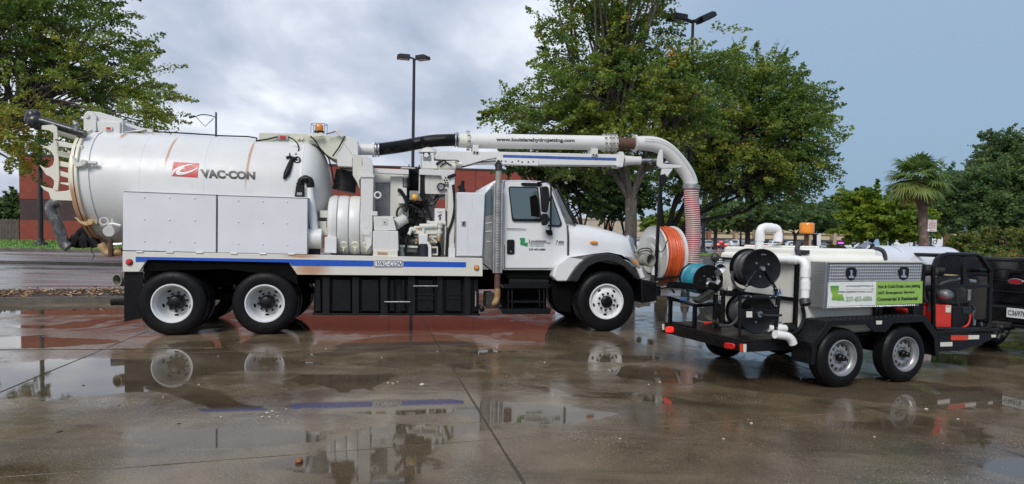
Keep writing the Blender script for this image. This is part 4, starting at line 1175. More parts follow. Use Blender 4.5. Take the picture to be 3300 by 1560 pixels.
for k in range(9):
    q0 = (r9.uniform(500, 720), r9.uniform(480, 620)); q1 = (q0[0] + r9.uniform(-70, 90), q0[1] + r9.uniform(60, 220)); qm = ((q0[0] + q1[0]) / 2 + r9.uniform(-50, 50), (q0[1] + q1[1]) / 2)
    b.tube(curve3([TF.p(E1(q)[0], r9.uniform(.45, .6)) for q in (q0, qm, q1)], 5), r9.choice((.007, .010, .014)), 6)
b.build('engine_wiring', M['hose_black'], truck)['kind'] = 'stuff'
b = MB(); P0, P1 = TF.p(E1((635, 788))[0], .36), TF.p(E1((860, 780))[0], .36); b.cyl(P0, P1, .05, .05, 14)
P0, P1 = TF.p(E1((735, 742))[0], .38), TF.p(E1((968, 745))[0], .38); b.cyl(P0, P1, .035, .035, 14)
for x in (745, 870, 900): b.lathe(TF.p(E1((x, 743))[0], .38), 'u', [(0, -.02), (.048, -.02), (.048, .02), (0, .02)], 14)
P0, P1 = TF.p(E1((892, 750))[0], .38), TF.p(E1((884, 900))[0], .38); b.cyl(P0, P1, .042, .042, 14)
for y in (790, 860): b.lathe(TF.p(E1((890, y))[0], .38), 'w', [(0, -.02), (.056, -.02), (.056, .02), (0, .02)], 14)
b.build('pump_manifold', M['dirtywhite'], truck)
P0, P1 = TF.p(E1((882, 900))[0], .38), TF.p(E1((880, 970))[0], .38); MB().cyl(P0, P1, .038, .03, 12).build('copper_fitting', M['rusty'], truck)
side('pump_cover', E1((622, 880), (745, 880), (735, 1040), (630, 1035)), .28, .4, M['white'], bevel=.02)
P = TF.p(E1((690, 1100))[0], .34); MB().cyl((P[0], .36, P[2] - .13), (P[0], .36, P[2] + .13), .11, .11, 20).build('oil_filter', M['charcoal'], truck, bevel=.01)
side('pump_strap', E1((670, 815), (700, 815), (700, 890), (672, 890)), .30, .36, M['white'])
side('pump_leg', E1((718, 1000), (745, 970), (785, 1030), (788, 1172), (748, 1172), (748, 1050)), .27, .33, M['white'], bevel=.006)
for q in ((600, 1000), (590, 970), (610, 990)): pass
b = MB(); P = TF.p(E1((545, 985))[0], .42); b.cyl((P[0] - .13, .45, P[2]), (P[0] + .12, .45, P[2]), .085, .085, 16)
b.build('pump_motor', M['engine'], truck, bevel=.008)
b = MB(); b.tube(curve3(t3(E1((570, 835), (530, 810), (520, 850), (500, 890)), .33), 4), .03, 10); b.build('suction_elbow', M['white'], truck)
P0, P1 = TF.p(E1((330, 760))[0], .35), TF.p(E1((450, 690))[0], .45)
MB().tube([P0, P1], [.10, .085], 18).build('air_filter_can', M['dirtywhite'], truck, bevel=.006)
MB().tube(curve3(t3(E1((370, 780), (400, 800), (385, 850), (375, 900)), .5), 4), .07, 12).build('intake_duct', M['hose_black'], truck)
side('skid_frame', E1((385, 1020), (640, 1035), (640, 1060), (400, 1050), (400, 1140), (385, 1140)), .35, .8, M['dirtywhite'], bevel=.004)
side('skid_frame', E1((790, 1040), (870, 1040), (870, 1150), (790, 1150), (790, 1130), (855, 1130), (855, 1060), (790, 1060)), .40, .8, M['cream'], bevel=.004)
side('skid_pad', E1((470, 1060), (640, 1065), (640, 1110), (470, 1115)), .5, .8, M['galv'])
b = MB(); P = TF.p(E1((410, 1100))[0], .34); b.cyl((P[0], .34, P[2] - .1), (P[0], .34, P[2] + .07), .055, .05, 14); b.build('solenoid', M['galv'], truck)
# rear view clutter along the far side of the bay, low
MB().box(3.1, 4.8, 1.75, 2.3, 1.29, 1.9).build('far_locker', M['dirtywhite'], truck, bevel=.01)
# ---- right tool cabinet with perforated flank
cab_q = Z3((960, 486), (1146, 490), (1128, 908), (958, 906))
cq = tp(cab_q, .06)
MB().prism(cq, .08, .75).build('tool_cabinet', M['white_box'], truck, bevel=.006)
cd = MB().prism([(u + (.012 if k in (0, 3) else -.012), w + (.012 if k > 1 else -.012)) for k, (u, w) in enumerate(cq)], .055, .079).build('cabinet_door', M_cab := white_paint('scuffed_cabinet_paint', (.68, .69, .72), grime=.9), truck, bevel=.006)
lt = side('latch_plate', Z3((990, 675), (1018, 675), (1018, 710), (990, 710)), .046, .054, M['galv'], cd, bevel=.003, at_v=.055)
MB().prism(tp(Z3((998, 682), (1010, 682), (1006, 702), (996, 700)), .05), .040, .0455).build('latch', M['engine'], lt)
b = MB()
for i in range(5):
    for j in range(26):
        b.box(cq[0][0] - .012, cq[0][0] - .002, .12 + i * .12, .19 + i * .12, cq[3][1] + .06 + j * .036, cq[3][1] + .078 + j * .036)
b.build('louvres', M['galv'], cd)['kind'] = 'stuff'
side('rail_stand', Z3((905, 850), (948, 850), (948, 912), (905, 912)), .12, .2, M['white'])
# dark stepped hose bracket above the cabinet
side('hose_hanger', B3((1050, 1045), (1120, 1040), (1128, 930), (1198, 935), (1195, 1110), (1230, 1190), (1060, 1190), (1080, 1120), (1050, 1105)), 1.3, 1.5, M['blackmat'], at_v=1.3)
# ---- mast and boom
MV = 1.2
side('mast', B3((150, 240), (445, 250), (440, 640), (150, 650)), MV - .26, MV + .26, M['white'], bevel=.02)
side('mast_gusset', B3((440, 400), (470, 520), (520, 560), (540, 640), (380, 640), (380, 250), (440, 250)), MV - .285, MV - .262, M['white'], at_v=MV - .27)
P = TF.p(B3((255, 215))[0], MV); rr_ = (tp(B3((560, 230)), MV)[0][0] - tp(B3((65, 240)), MV)[0][0]) / 2; uc = (tp(B3((560, 230)), MV)[0][0] + tp(B3((65, 240)), MV)[0][0]) / 2
MB().lathe((uc, MV, P[2]), 'w', [(0, .07), (rr_ * .35, .075), (rr_ * .7, .045), (rr_, .0), (rr_, -.03), (0, -.03)], 36).build('mast_cap', M['white'], truck)
mw = side('swing_motor_recess', B3((165, 245), (352, 250), (350, 400), (200, 405)), MV - .272, MV - .262, M['black'], bevel=0, at_v=MV - .265)
P = TF.p(B3((255, 308))[0], MV - .28); MB().cyl((P[0], MV - .31, P[2]), (P[0], MV - .27, P[2]), .042, .042, 18).build('pivot_cap', M['white_clean'], mw, bevel=.006)
P = TF.p(B3((270, 350))[0], MV - .28); MB().box(P[0] - .07, P[0] + .08, MV - .285, MV - .272, P[2] - .05, P[2] + .04).build('motor_body', M['galv'], mw, bevel=.004)
# box boom
bm_ = Z3((805, 214), (1000, 218)) + Z4((200, 155), (880, 170), (885, 232), (405, 228), (170, 222)) + Z3((1200, 297), (1080, 300), (995, 320), (955, 318), (985, 290), (810, 270))
side('boom', bm_, MV - .12, MV + .12, M['white'], bevel=.012, at_v=MV - .12)
side('boom_slide', Z4((170, 192), (408, 200), (408, 232), (170, 222)), MV - .145, MV - .122, M['white'], bevel=.003, at_v=MV - .13)
b = MB()
for x, y in ((188, 210), (203, 207), (225, 209), (262, 213), (297, 207), (318, 213), (352, 213), (380, 211)):
    P = TF.p(Z4((x, y))[0], MV - .145); b.cyl((P[0], MV - .149, P[2]), (P[0], MV - .1455, P[2]), .016, .016, 10)
b.build('pin_holes', M['engine'], truck)['kind'] = 'stuff'
side('boom_stripe', Z4((210, 172), (846, 190), (846, 205), (210, 187)), MV - .1245, MV - .121, M['blue_faded'], bevel=0, at_v=MV - .12)
side('boom_collar', Z4((860, 155), (882, 155), (892, 175), (880, 242), (848, 238), (862, 200)), MV - .17, MV + .17, M['white'], bevel=.008, at_v=MV - .15)
b = MB(); b.tube(t3(Z4((885, 205), (978, 205)), MV), [.105, .075], 18); b.lathe(TF.p(Z4((974, 205))[0], MV), 'u', [(0, -.03), (.085, -.03), (.085, .02), (0, .02)], 18)
b.build('boom_cylinder', M['white'], truck)
P0, P1 = TF.p(Z4((975, 203))[0], MV), TF.p(Z4((1080, 203))[0], MV); MB().cyl(P0, P1, .04, .04, 16).build('piston_rod', M['chrome'], truck)
# lift cylinder and hoses below the boom heel
b = MB(); b.tube(t3(B3((540, 600), (760, 570), (970, 560)), MV - .1), [.085, .09, .085], 18); b.tube(t3(B3((970, 540), (1130, 525)), MV - .1), .045, 10)
b.build('lift_ram', M['cream'], truck)
H = MB(); hose([(490, 560), (540, 500), (610, 460), (690, 430)], MV - .2, .022, B3); hose([(590, 590), (670, 530), (760, 480)], MV - .21, .013, B3); hose([(690, 430), (760, 490), (880, 560)], MV - .21, .013, B3); hose([(440, 420), (800, 428), (1000, 432), (1055, 465), (960, 480)], MV - .2, .009, B3)
hose([(1120, 590), (1350, 530), (1600, 455), (1980, 375)], MV - .15, .008, B3); hose([(1130, 600), (1480, 495), (1750, 460), (1960, 455)], MV - .15, .010, B3)
H.build('boom_hoses', M['blackmat'], truck)
b = MB()
for (x0, y0, x1, y1) in ((40, 118, 74, 165), (706, 136, 742, 182)):
    b.prism(tp(Z4((x0, y0), (x1, y0), (x1, y1), (x0, y1)), MV - .13), MV - .14, MV + .14)
b.build('pipe_saddle', M['white'], truck, bevel=.004)
b = MB()
for q in ((718, 173), (734, 174), (50, 158), (66, 160)):
    P = TF.p(Z4(q)[0], MV - .14); b.lathe((P[0], MV - .14, P[2]), 'v', [(0, -.012), (.012, -.012), (.022, -.002)], 10)
b.build('saddle_bolts', M['engine'], truck)['kind'] = 'stuff'
# suction pipe above
PR = .215
pa, pb_ = Vector(TF.p(Z3((1032, 150))[0], MV)), Vector(TF.p(Z4((800, 106))[0], MV))
r_pipe = (TF.p(Z4((400, 60))[0], MV)[2] - TF.p(Z4((400, 142))[0], MV)[2]) / 2
pipe = MB().cyl(pa, pb_, r_pipe, r_pipe, 40).build('suction_pipe', white_paint('pipe_enamel', (.70, .70, .665), grime=.4), truck)
pd = (pb_ - pa).normalized()
def collar(c, r, L, name='pipe_collar', mat_=None, nb=10):
    o = MB().lathe(Vector(c) - pd * L / 2, pd, [(r_pipe, 0), (r, 0), (r, L), (r_pipe, L)], 32).build(name, mat_ or M['dirtywhite'], truck, bevel=.003)
    b = MB(); x = pd.orthogonal().normalized(); y = pd.cross(x)
    for k in range(nb):
        a = 2 * PI * k / nb; p = Vector(c) + (x * math.cos(a) + y * math.sin(a)) * (r + .006)
        b.cyl(p - pd * (L / 2 + .012), p + pd * (L / 2 + .012), .013, .013, 6)
    b.build('collar_bolts', M['galv'], o)['kind'] = 'stuff'
    return o
collar(pa, r_pipe + .03, .03)
for x in (775, 800, 818, 840): collar(Vector(TF.p(Z4((x, 106))[0], MV)), r_pipe + .028, .022)
MB().cyl(pb_, Vector(TF.p(Z4((846, 107))[0], MV)), r_pipe * .97, r_pipe * .97, 32).build('swivel_joint', M['dirtywhite'], truck)
rs = Vector(TF.p(Z4((842, 108))[0], MV)); re_ = Vector(TF.p(Z4((960, 110))[0], MV))
MB().cyl(rs, re_, r_pipe * .80, r_pipe * .80, 32).build('rusty_sleeve', M['rust'], truck)
MB().cyl(Vector(TF.p(Z3((970, 148))[0], MV)), pa, r_pipe * .93, r_pipe * .97, 32).build('pipe_stub', M['cream'], truck)
qa = [Vector(TF.p(q, MV)) for q in Z4((172, 93), (612, 101))]
hgt = TF.p(Z4((300, 78))[0], MV)[2] - TF.p(Z4((300, 106))[0], MV)[2]
def wrap_pipe(P):
    t = (P - pa).dot(pd); c = pa + pd * t; w = max(-r_pipe * .98, min(r_pipe * .98, P.z - c.z)); R = r_pipe + .0035
    return Vector((P.x, MV - math.sqrt(R * R - w * w), P.z))
lf = [Vector(TF.p(q, MV - r_pipe * .95)) for q in Z4((172, 103), (612, 107), (612, 81), (172, 75))]
lettering('www.louisianahydrojetting.com', lf, M['charcoal'], pipe, bold=.035, wrap=wrap_pipe, lift=0)
# black ribbed hose between hopper and pipe
def ribbed(name, path, r, mat_, amp=.012, pitch=.028, seg=24, parent=truck):
    P = curve3(path, 16); L = [0]
    for i in range(1, len(P)): L.append(L[-1] + (P[i] - P[i - 1]).length)
    n = int(L[-1] / pitch * 2); pts = []; rs_ = []; j = 0
    for k in range(n + 1):
        s = L[-1] * k / n
        while j < len(L) - 2 and L[j + 1] < s: j += 1
        t = (s - L[j]) / max(1e-6, L[j + 1] - L[j]); pts.append(P[j].lerp(P[j + 1], t)); rs_.append(r + (amp if k % 2 else 0))
    return MB().tube(pts, rs_, seg).build(name, mat_, parent, smooth=80)
hr = (TF.p(Z3((700, 120))[0], MV)[2] - TF.p(Z3((700, 198))[0], MV)[2]) / 2 * .98
ribbed('ribbed_hose', t3(Z3((432, 208), (520, 197), (620, 182), (720, 163), (820, 149), (968, 144)), MV), hr, M['hose_black'])
b = MB()
stub0, stub1 = Vector(TF.p(Z3((300, 207))[0], MV)), Vector(TF.p(Z3((445, 207))[0], MV))
b.cyl(stub0, stub1, hr * .93, hr * .93, 28)
b.build('hopper_outlet', M['white'], truck)
def bands(c, n, L, name='hose_clamp'):
    o = None
    for k in range(n):
        p = Vector(c) + pd * L * (k - (n - 1) / 2)
        MB().lathe(p, pd, [(hr + .008, -.012), (hr + .026, -.012), (hr + .026, .012), (hr + .008, .012)], 28).build(name, M['steel'], truck)
bands(TF.p(Z3((428, 207))[0], MV), 3, .05); bands(TF.p(Z3((957, 145))[0], MV), 2, .05)
MB().tube(t3(Z3((425, 160), (432, 182), (440, 215)), MV - .26), .01, 6).build('clamp_bolt', M['galv'], truck); MB().tube(t3(Z3((960, 90), (960, 115)), MV - .2), .012, 6).build('clamp_bolt', M['galv'], truck)
MB().lathe(TF.p(Z3((412, 208))[0], MV), pd, [(hr * .9, -.02), (hr + .03, -.02), (hr + .03, .02), (hr * .9, .02)], 28).build('outlet_flange', M['white'], truck)
# big elbow at the front: box-seamed swept pipe
el = t3(Z4((948, 108), (1010, 108), (1075, 118), (1135, 150), (1190, 205), (1235, 265), (1258, 310), (1266, 340)), MV)
er = [r_pipe * x for x in (.98, 1.04, 1.09, 1.08, 1.06, 1.03, 1.0, .98)]
P = curve3(el, 5)
MB().tube(P, [er[min(7, int(i / 5))] * (1 - (i / 5) % 1) + er[min(7, int(i / 5) + 1)] * ((i / 5) % 1) for i in range(len(P))], 36).build('boom_elbow', M['white'], truck, smooth=60)
MB().tube([Vector(p) + Vector((.0, -.19, .06)) for p in P[3:-4]], .01, 5).build('elbow_seam', M['dirtywhite'], truck)
MB().lathe(TF.p(Z4((952, 108))[0], MV), pd, [(r_pipe * .8, -.03), (r_pipe + .03, -.03), (r_pipe + .03, .01), (r_pipe * .8, .01)], 32).build('elbow_flange', M['dirtywhite'], truck)
side('elbow_bracket', Z4((1090, 142), (1104, 145), (1106, 222), (1212, 232), (1210, 246), (1095, 248), (1074, 236), (1072, 220), (1078, 180)), MV - .25, MV - .2, M['white'], bevel=.006, at_v=MV - .22)
side('elbow_hook', Z4((1100, 246), (1162, 250), (1130, 295), (1116, 278), (1095, 290)), MV - .24, MV - .2, M['white'], bevel=.004, at_v=MV - .22)
# striped suction hose
def striped():
    t = NT('red_striped_hose'); u = t.node('ShaderNodeAttribute', attribute_name='stripe').outputs['Fac']
    c = t.mix(t.smooth(u, .35, .6), (.60, .50, .48), (.30, .02, .035))
    t.set(Base_Color=t.mix(t.smooth(t.noise(6, 4, .6, t.coord()), .55, .8), c, (.45, .32, .26)), Roughness=.38)
    return t.m
M['striped'] = striped()
Pst = [Vector(p) for p in t3(Z4((1266, 345), (1268, 430), (1276, 560), (1276, 640), (1272, 720), (1264, 830)), MV)]
Pst.append(Pst[-1] + Vector((-.02, 0, -.25)))
P = curve3(Pst, 16); n = 0
L = [0]
for i in range(1, len(P)): L.append(L[-1] + (P[i] - P[i - 1]).length)
turns = 47; N = turns * 6; pts = []; rs_ = []; j = 0; hs = (TF.p(Z4((1316, 500))[0], MV)[0] - TF.p(Z4((1238, 500))[0], MV)[0]) / 2
for k in range(N + 1):
    s = L[-1] * k / N
    while j < len(L) - 2 and L[j + 1] < s: j += 1
    pts.append(P[j].lerp(P[j + 1], (s - L[j]) / max(1e-6, L[j + 1] - L[j])))
    rs_.append(hs * (.975 + .035 * (.5 + .5 * math.cos(2 * PI * k / 6))))
o = MB().tube(pts, rs_, 28).build('striped_hose', M['striped'], truck, smooth=80)
at_ = o.data.attributes.new('stripe', 'FLOAT', 'POINT')
vals = []
for i in range(len(o.data.vertices)):
    k = min(N, i // 28); vals.append(.5 + .5 * math.cos(2 * PI * k / 6))
at_.data.foreach_set('value', vals)
MB().lathe(TF.p(Z4((1267, 348))[0], MV), (-.1, 0, -1), [(hs + .004, -.03), (hs + .02, -.03), (hs + .02, .06), (hs + .004, .06)], 28).build('hose_cuff', M['galv'], truck)
# ================= cab
CV = .16
cab_poly = CB((20, 1050), (30, 700), (48, 215), (80, 150), (130, 95), (175, 70), (470, 68), (760, 84), (830, 130), (1000, 590), (1012, 700), (1012, 940), (990, 985), (865, 1085), (850, 1116), (240, 1116), (60, 1060))
cab_uw = tp(cab_poly, CV)
b = MB(); b.prism(cab_uw, CV, 2.44 - CV)
# roof and upper body lean inwards
wb = TF.p(CB((500, 560))[0], CV)[2]; wt_ = TF.p(CB((470, 68))[0], CV)[2]
b.v = [(u, (1.22 + (v - 1.22) * (1 - .05 * max(0, (w - wb) / (wt_ - wb)))), w) for u, v, w in b.v]
cabo = b.build('cab', M['white_clean'], truck, bevel=.035, bseg=3)
def lean(o):
    for v in o.data.vertices:
        k = max(0, (v.co.z - wb) / (wt_ - wb)); v.co.y += .05 * 1.06 * k
    return o
dr = CB((272, 78), (470, 78), (755, 92), (815, 130), (992, 590), (1000, 700), (1000, 950), (985, 978), (862, 1076), (845, 1094), (270, 1094))
lean(side('door_seal', [(x, y) for x, y in dr], CV - .003, CV + .02, M['black'], cabo, bevel=0, at_v=CV))
ins = 2.2
dri = CB((278, 84), (470, 84), (752, 98), (806, 134), (985, 592), (993, 702), (993, 948), (979, 973), (858, 1070), (842, 1088), (277, 1088))
doo = lean(side('cab_door', dri, CV - .016, CV + .015, M['white_clean'], cabo, bevel=.007, at_v=CV))
lean(side('window_rubber', CB(*([(322, 165), (332, 148), (350, 143), (650, 152), (668, 165), (700, 540), (690, 552), (380, 548), (358, 530)])), CV - .022, CV, M['black'], doo, bevel=.004, at_v=CV - .016))
lean(side('side_window', CB((334, 172), (342, 158), (640, 165), (658, 178), (685, 522), (392, 520), (370, 508)), CV - .026, CV - .0225, M['glass'], doo, bevel=0, at_v=CV - .02))
lean(side('quarter_rubber', CB((815, 230), (825, 238), (935, 570), (930, 600), (905, 612), (770, 605), (775, 590), (810, 590)), CV - .022, CV, M['black'], doo, bevel=.004, at_v=CV - .016))
lean(side('quarter_window', CB((818, 255), (915, 560), (910, 585), (890, 596), (815, 588)), CV - .026, CV - .0225, M['glass'], doo, bevel=0, at_v=CV - .02))
lean(side('seat_silhouette', CB((565, 265), (640, 240), (665, 300), (680, 500), (580, 490)), CV - .0275, CV - .0265, M['dark'], doo, bevel=0, at_v=CV - .02))
hd = side('door_handle', CB(*rrect(299, 760, 387, 930, 18)), CV - .024, CV - .014, M['blackmat'], cabo, bevel=.003, at_v=CV - .016)
side('handle_grip', CB(*rrect(330, 775, 352, 870, 8)), CV - .034, CV - .0245, M['black'], hd, bevel=.003, at_v=CV - .02)
P = TF.p(CB((342, 897))[0], CV); MB().cyl((P[0], CV - .029, P[2]), (P[0], CV - .024, P[2]), .014, .014, 12).build('keyhole', M['steel'], hd)
side('model_strip', CB((298, 626), (522, 634), (522, 642), (298, 638)), CV - .019, CV - .0165, M['steel'], cabo, bevel=0, at_v=CV - .016)
LOU = [(446, 742), (505, 740), (508, 770), (498, 796), (536, 796), (540, 815), (530, 822), (550, 836), (530, 832), (505, 830), (480, 818), (458, 822), (452, 800), (458, 780)]
side('state_shape', CB(*LOU), CV - .019, CV - .0165, M['green_logo'], cabo, bevel=0, at_v=CV - .016)
lv = CV - .0165
def dl(s, x0, y0, x1, y1, m_, bold=0.0, sh=0.0): lettering(s, t3(CB((x0, y1), (x1, y1 + (x1 - x0) * .006), (x1, y0 + (x1 - x0) * .006), (x0, y0)), lv), m_, cabo, bold=bold, shear=sh, lift=.002)
dl('Louisiana', 555, 760, 750, 789, M['charcoal'], .02)
dl('Hydrojetting &', 566, 802, 728, 819, M['grey_ink'], .03)
dl('Pipe Inspection', 560, 823, 732, 840, M['grey_ink'], .03)
dl('337-453-6886', 553, 861, 745, 884, M['charcoal'], .03)
dl('7', 864, 770, 888, 822, M['charcoal'], 0, .15); dl('400', 894, 774, 958, 804, M['charcoal'], .02); dl('SFA 6x4', 892, 809, 956, 824, M['charcoal'], .01)
side('jet_line', CB((535, 794), (760, 795), (760, 800), (535, 799)), CV - .018, CV - .0165, M['grey_ink'], cabo, bevel=0, at_v=CV - .016)
side('jet_nozzle', CB((758, 793), (785, 793), (806, 795), (806, 803), (785, 805), (758, 802)), CV - .018, CV - .0165, M['grey_ink'], cabo, bevel=0, at_v=CV - .016)
lean(side('drip_moulding', CB((465, 108), (490, 100), (700, 104), (715, 122), (690, 145), (520, 140), (475, 130)), CV - .04, CV, M['blackmat'], cabo, bevel=.01, at_v=CV - .02))
# windscreen
wq = [Vector(p) for p in t3(CB((830, 150), (1050, 580)), .5)]
b = MB()
rows = []
for k in range(9):
    v = .27 + 1.9 * k / 8; f = .24 * (1 - ((v - 1.22) / .95) ** 2)
    rows.append([(wq[0].x - .02 + f, v, wq[0].z + .02), (wq[1].x - .02 + f, v, wq[1].z)])
b.loft(rows).build('windscreen', M['glass_teal'], cabo, solid=.02)
MB().tube([rows[0][0], rows[0][1]], .013, 8).build('pillar_rubber', M['black'], cabo)
b = MB()
for u, v in ((-.1, .5), (-.1, 1.22), (-.1, 1.94)): pass
# back of cab, dull trim with window
side('cab_rear_trim', CB((30, 1040), (42, 600), (50, 225), (120, 140), (170, 118), (172, 1130), (130, 1120)), CV - .012, CV + .3, M['galv'], cabo, bevel=.01, at_v=CV)
side('rear_side_window', CB((52, 235), (85, 195), (130, 170), (138, 300), (132, 470), (50, 490)), CV - .016, CV - .013, M['glass'], cabo, bevel=0, at_v=CV - .012)
b = MB()
for q in ((50, 575, 128, 565), (52, 668, 124, 663), (65, 784, 105, 782)): b.tube(t3(CB((q[0], q[1]), (q[2], q[3])), CV - .016), .008, 5)
b.build('trim_moulding', M['white_clean'], cabo)
# mirrors
MVv = -.16
mr_ = side('mirror', CB(*[(690, 165), (700, 148), (765, 142), (785, 165), (800, 290), (775, 430), (755, 448), (718, 445), (708, 420)]), MVv, MVv + .10, M['blackmat'], bevel=.02, at_v=MVv)
side('convex_mirror', CB((706, 470), (720, 460), (765, 458), (788, 500), (785, 560), (760, 595), (715, 600), (708, 580)), MVv, MVv + .09, M['blackmat'], bevel=.02, at_v=MVv)
MB().tube(curve3([TF.p(q, v) for q, v in zip(CB((655, 108), (740, 92), (795, 98), (808, 130), (806, 400), (802, 660)), (CV, .02, -.06, -.07, -.07, .0))], 5), .018, 8).build('mirror_arm', M['blackmat'], truck)
b = MB()
for q in ((795, 295), (795, 530)): b.cyl(TF.p(CB(q)[0], -.07), TF.p(CB((q[0] - 25, q[1]))[0], MVv + .05), .028, .028, 10)
b.build('mirror_clamp', M['blackmat'], truck)
side('mirror_bracket', CB((745, 650), (815, 648), (826, 700), (812, 716), (775, 705), (752, 680)), CV - .10, CV - .012, M['blackmat'], bevel=.015, at_v=CV - .05)
# exhaust stack
def ex(x, y, v=.02): return Vector(TF.p(Z4((x, y))[0], v))
SV = .06
ctop, cbot = ex(183, 335, SV), ex(176, 834, SV); cr = (ex(210, 600, SV).x - ex(150, 600, SV).x) / 2
st_ = MB().tube([ctop, cbot], cr * .78, 28).build('exhaust_stack', M['galv'], truck)
b = MB(); n = 30
for i in range(n):
    p = ctop.lerp(cbot, (i + 1.5) / (n + 3))
    for a in (-100, -84): b.ball((p.x + cr * .80 * math.cos(math.radians(a)), p.y + cr * .80 * math.sin(math.radians(a)), p.z), .011, 5)
b.build('guard_perforations', M['galv'], st_)['kind'] = 'stuff'
for a in (215, 325):
    d_ = Vector((math.cos(math.radians(a)), math.sin(math.radians(a)), 0)) * cr * .86
    MB().tube([ctop + d_ + Vector((0, 0, .0)), cbot + d_], .022, 6).build('guard_edge', M['steel'], st_)
MB().tube([ex(188, 236, SV), ex(186, 340, SV)], .055, 20).build('stack_pipe', M['greytube'], truck)
MB().tube(curve3([ex(172, 215, SV), ex(184, 226, SV), ex(188, 262, SV)], 4), .062, 18).build('stack_tip', M['engine'], truck)
MB().tube([ex(179, 832, SV), ex(178, 925, SV)], .052, 16).build('exhaust_elbow', M['rust'], truck)
MB().tube(curve3([ex(178, 922, SV), ex(178, 965, SV), ex(168, 1000, SV + .04), ex(150, 1010, SV + .2), ex(145, 1010, .6)], 4), .052, 16).build('exhaust_pipe', M['rusty'], truck)
side('muffler_bracket', Z4((118, 945), (160, 945), (205, 1020), (190, 1032), (115, 1030)), .12, .5, M['engine'], bevel=.01)
# ---- steps under the cab
b = MB()
for (y0, y1, x0, x1, v0) in ((898, 922, 204, 482, .12), (990, 1004, 236, 445, .22), (1036, 1066, 196, 482, .06)):
    b.prism(tp(Z4((x0, y0), (x1, y0), (x1 - 8, y1), (x0 + 14, y1)), v0), v0, v0 + .30)
stp = b.build('cab_step', M['black'], truck, bevel=.008)
b = MB(); U = tp(Z4((225, 920), (470, 1040)), .2)
b.box(U[0][0], U[1][0], .42, .8, U[1][1], U[0][1] + .35)
b.build('step_box', M['dark'], truck, bevel=.02)
b = MB()
for x in (240, 262, 415, 440): b.tube(t3(Z4((x, 925), (x, 1038)), .16), .014, 6)
b.build('step_hanger', M['black'], truck)
side('battery_cover', Z4((245, 870), (470, 872), (470, 900), (245, 900)), .16, .5, M['blackmat'], bevel=.02)
side('cab_sill', Z4((210, 822), (500, 822), (495, 868), (230, 868)), .25, .6, M['dark'], at_v=.25)
# ---- black moulded tank skid under the rail
bx = [(200, 262), (362, 558), (650, 832), (930, 985), (1040, 1090), (1200, 1368), (1478, 1640), (1750, 1808)]
sv = .10
sk_ = side('water_tank', W2((190, 440), (1812, 452), (1808, 800), (180, 790)), sv + .10, 1.0, M['blackmat'], bevel=.03, at_v=sv + .08)
for x0, x1 in bx:
    side('tank_panel', W2((x0 + 6, 455), (x1 - 6, 457), (x1, 780), (x0, 775)), sv + .03, sv + .105, M['black'], sk_, bevel=.022, at_v=sv + .04)
for x0, x1 in ((272, 342), (562, 630), (842, 912), (1112, 1182), (1398, 1452), (1665, 1725)):
    side('tank_strap', W2((x0, 432), (x1, 434), (x1, 806), (x0, 804)), sv, sv + .06, M['blackmat'], bevel=.006, at_v=sv)
side('tank_tray', W2((170, 788), (1818, 795), (1818, 812), (170, 806)), sv - .02, 1.0, M['black'], bevel=.004, at_v=sv)
for x0, x1, y in ((880, 1130, 680), (1165, 1400, 525)):
    P0, P1 = TF.p(W2((x0, y))[0], sv - .06), TF.p(W2((x1, y))[0], sv - .06)
    MB().tube([Vector(P0) + Vector((0, .1, 0)), P0, P1, Vector(P1) + Vector((0, .1, 0))], .014, 8).build('rung', M['steel'], truck)
for y in (600, 640):
    side('tank_rib', W2((1200, y), (1370, y), (1370, y + 18), (1200, y + 18)), sv + .02, sv + .034, M['black'], sk_, at_v=sv + .03)
    side('tank_rib', W2((1490, y), (1640, y), (1640, y + 14), (1490, y + 14)), sv + .02, sv + .034, M['black'], sk_, at_v=sv + .03)
MB().tube(t3(W2((1775, 575), (1775, 720)), sv), .012, 6).build('sight_glass', M['greytube'], truck)
b = MB(); b.tube(curve3(t3(W2((1790, 720), (1825, 730), (1845, 770)), sv), 4), [.03] * 5 + [.045] * 4, 10); b.build('tank_valve', M['black'], truck)
# ================= hood, fender, nose
FV = .02
# fender and hood skin: side sheet with wheel arch, then the bonnet lofted over
fx = Z4((582, 560), (620, 562), (700, 566), (770, 580), (850, 600), (912, 622), (938, 640), (950, 690), (962, 730), (985, 790), (1010, 850), (985, 870), (962, 815), (925, 770), (870, 735), (800, 722), (730, 728), (670, 755), (620, 800), (580, 870), (568, 882), (515, 880), (490, 850), (510, 790), (578, 735))
arch_side = tp(fx, .12)
MB().prism(tp(Z4((580, 738), (700, 736), (830, 740), (905, 752), (960, 780), (985, 800), (1012, 862), (985, 872), (962, 815), (925, 775), (870, 742), (800, 728), (730, 735), (670, 760), (620, 805), (580, 872), (568, 882), (515, 882), (488, 855), (508, 790)), FV), FV, .55).build('fender', M['white_clean'], truck, bevel=.03, bseg=3)
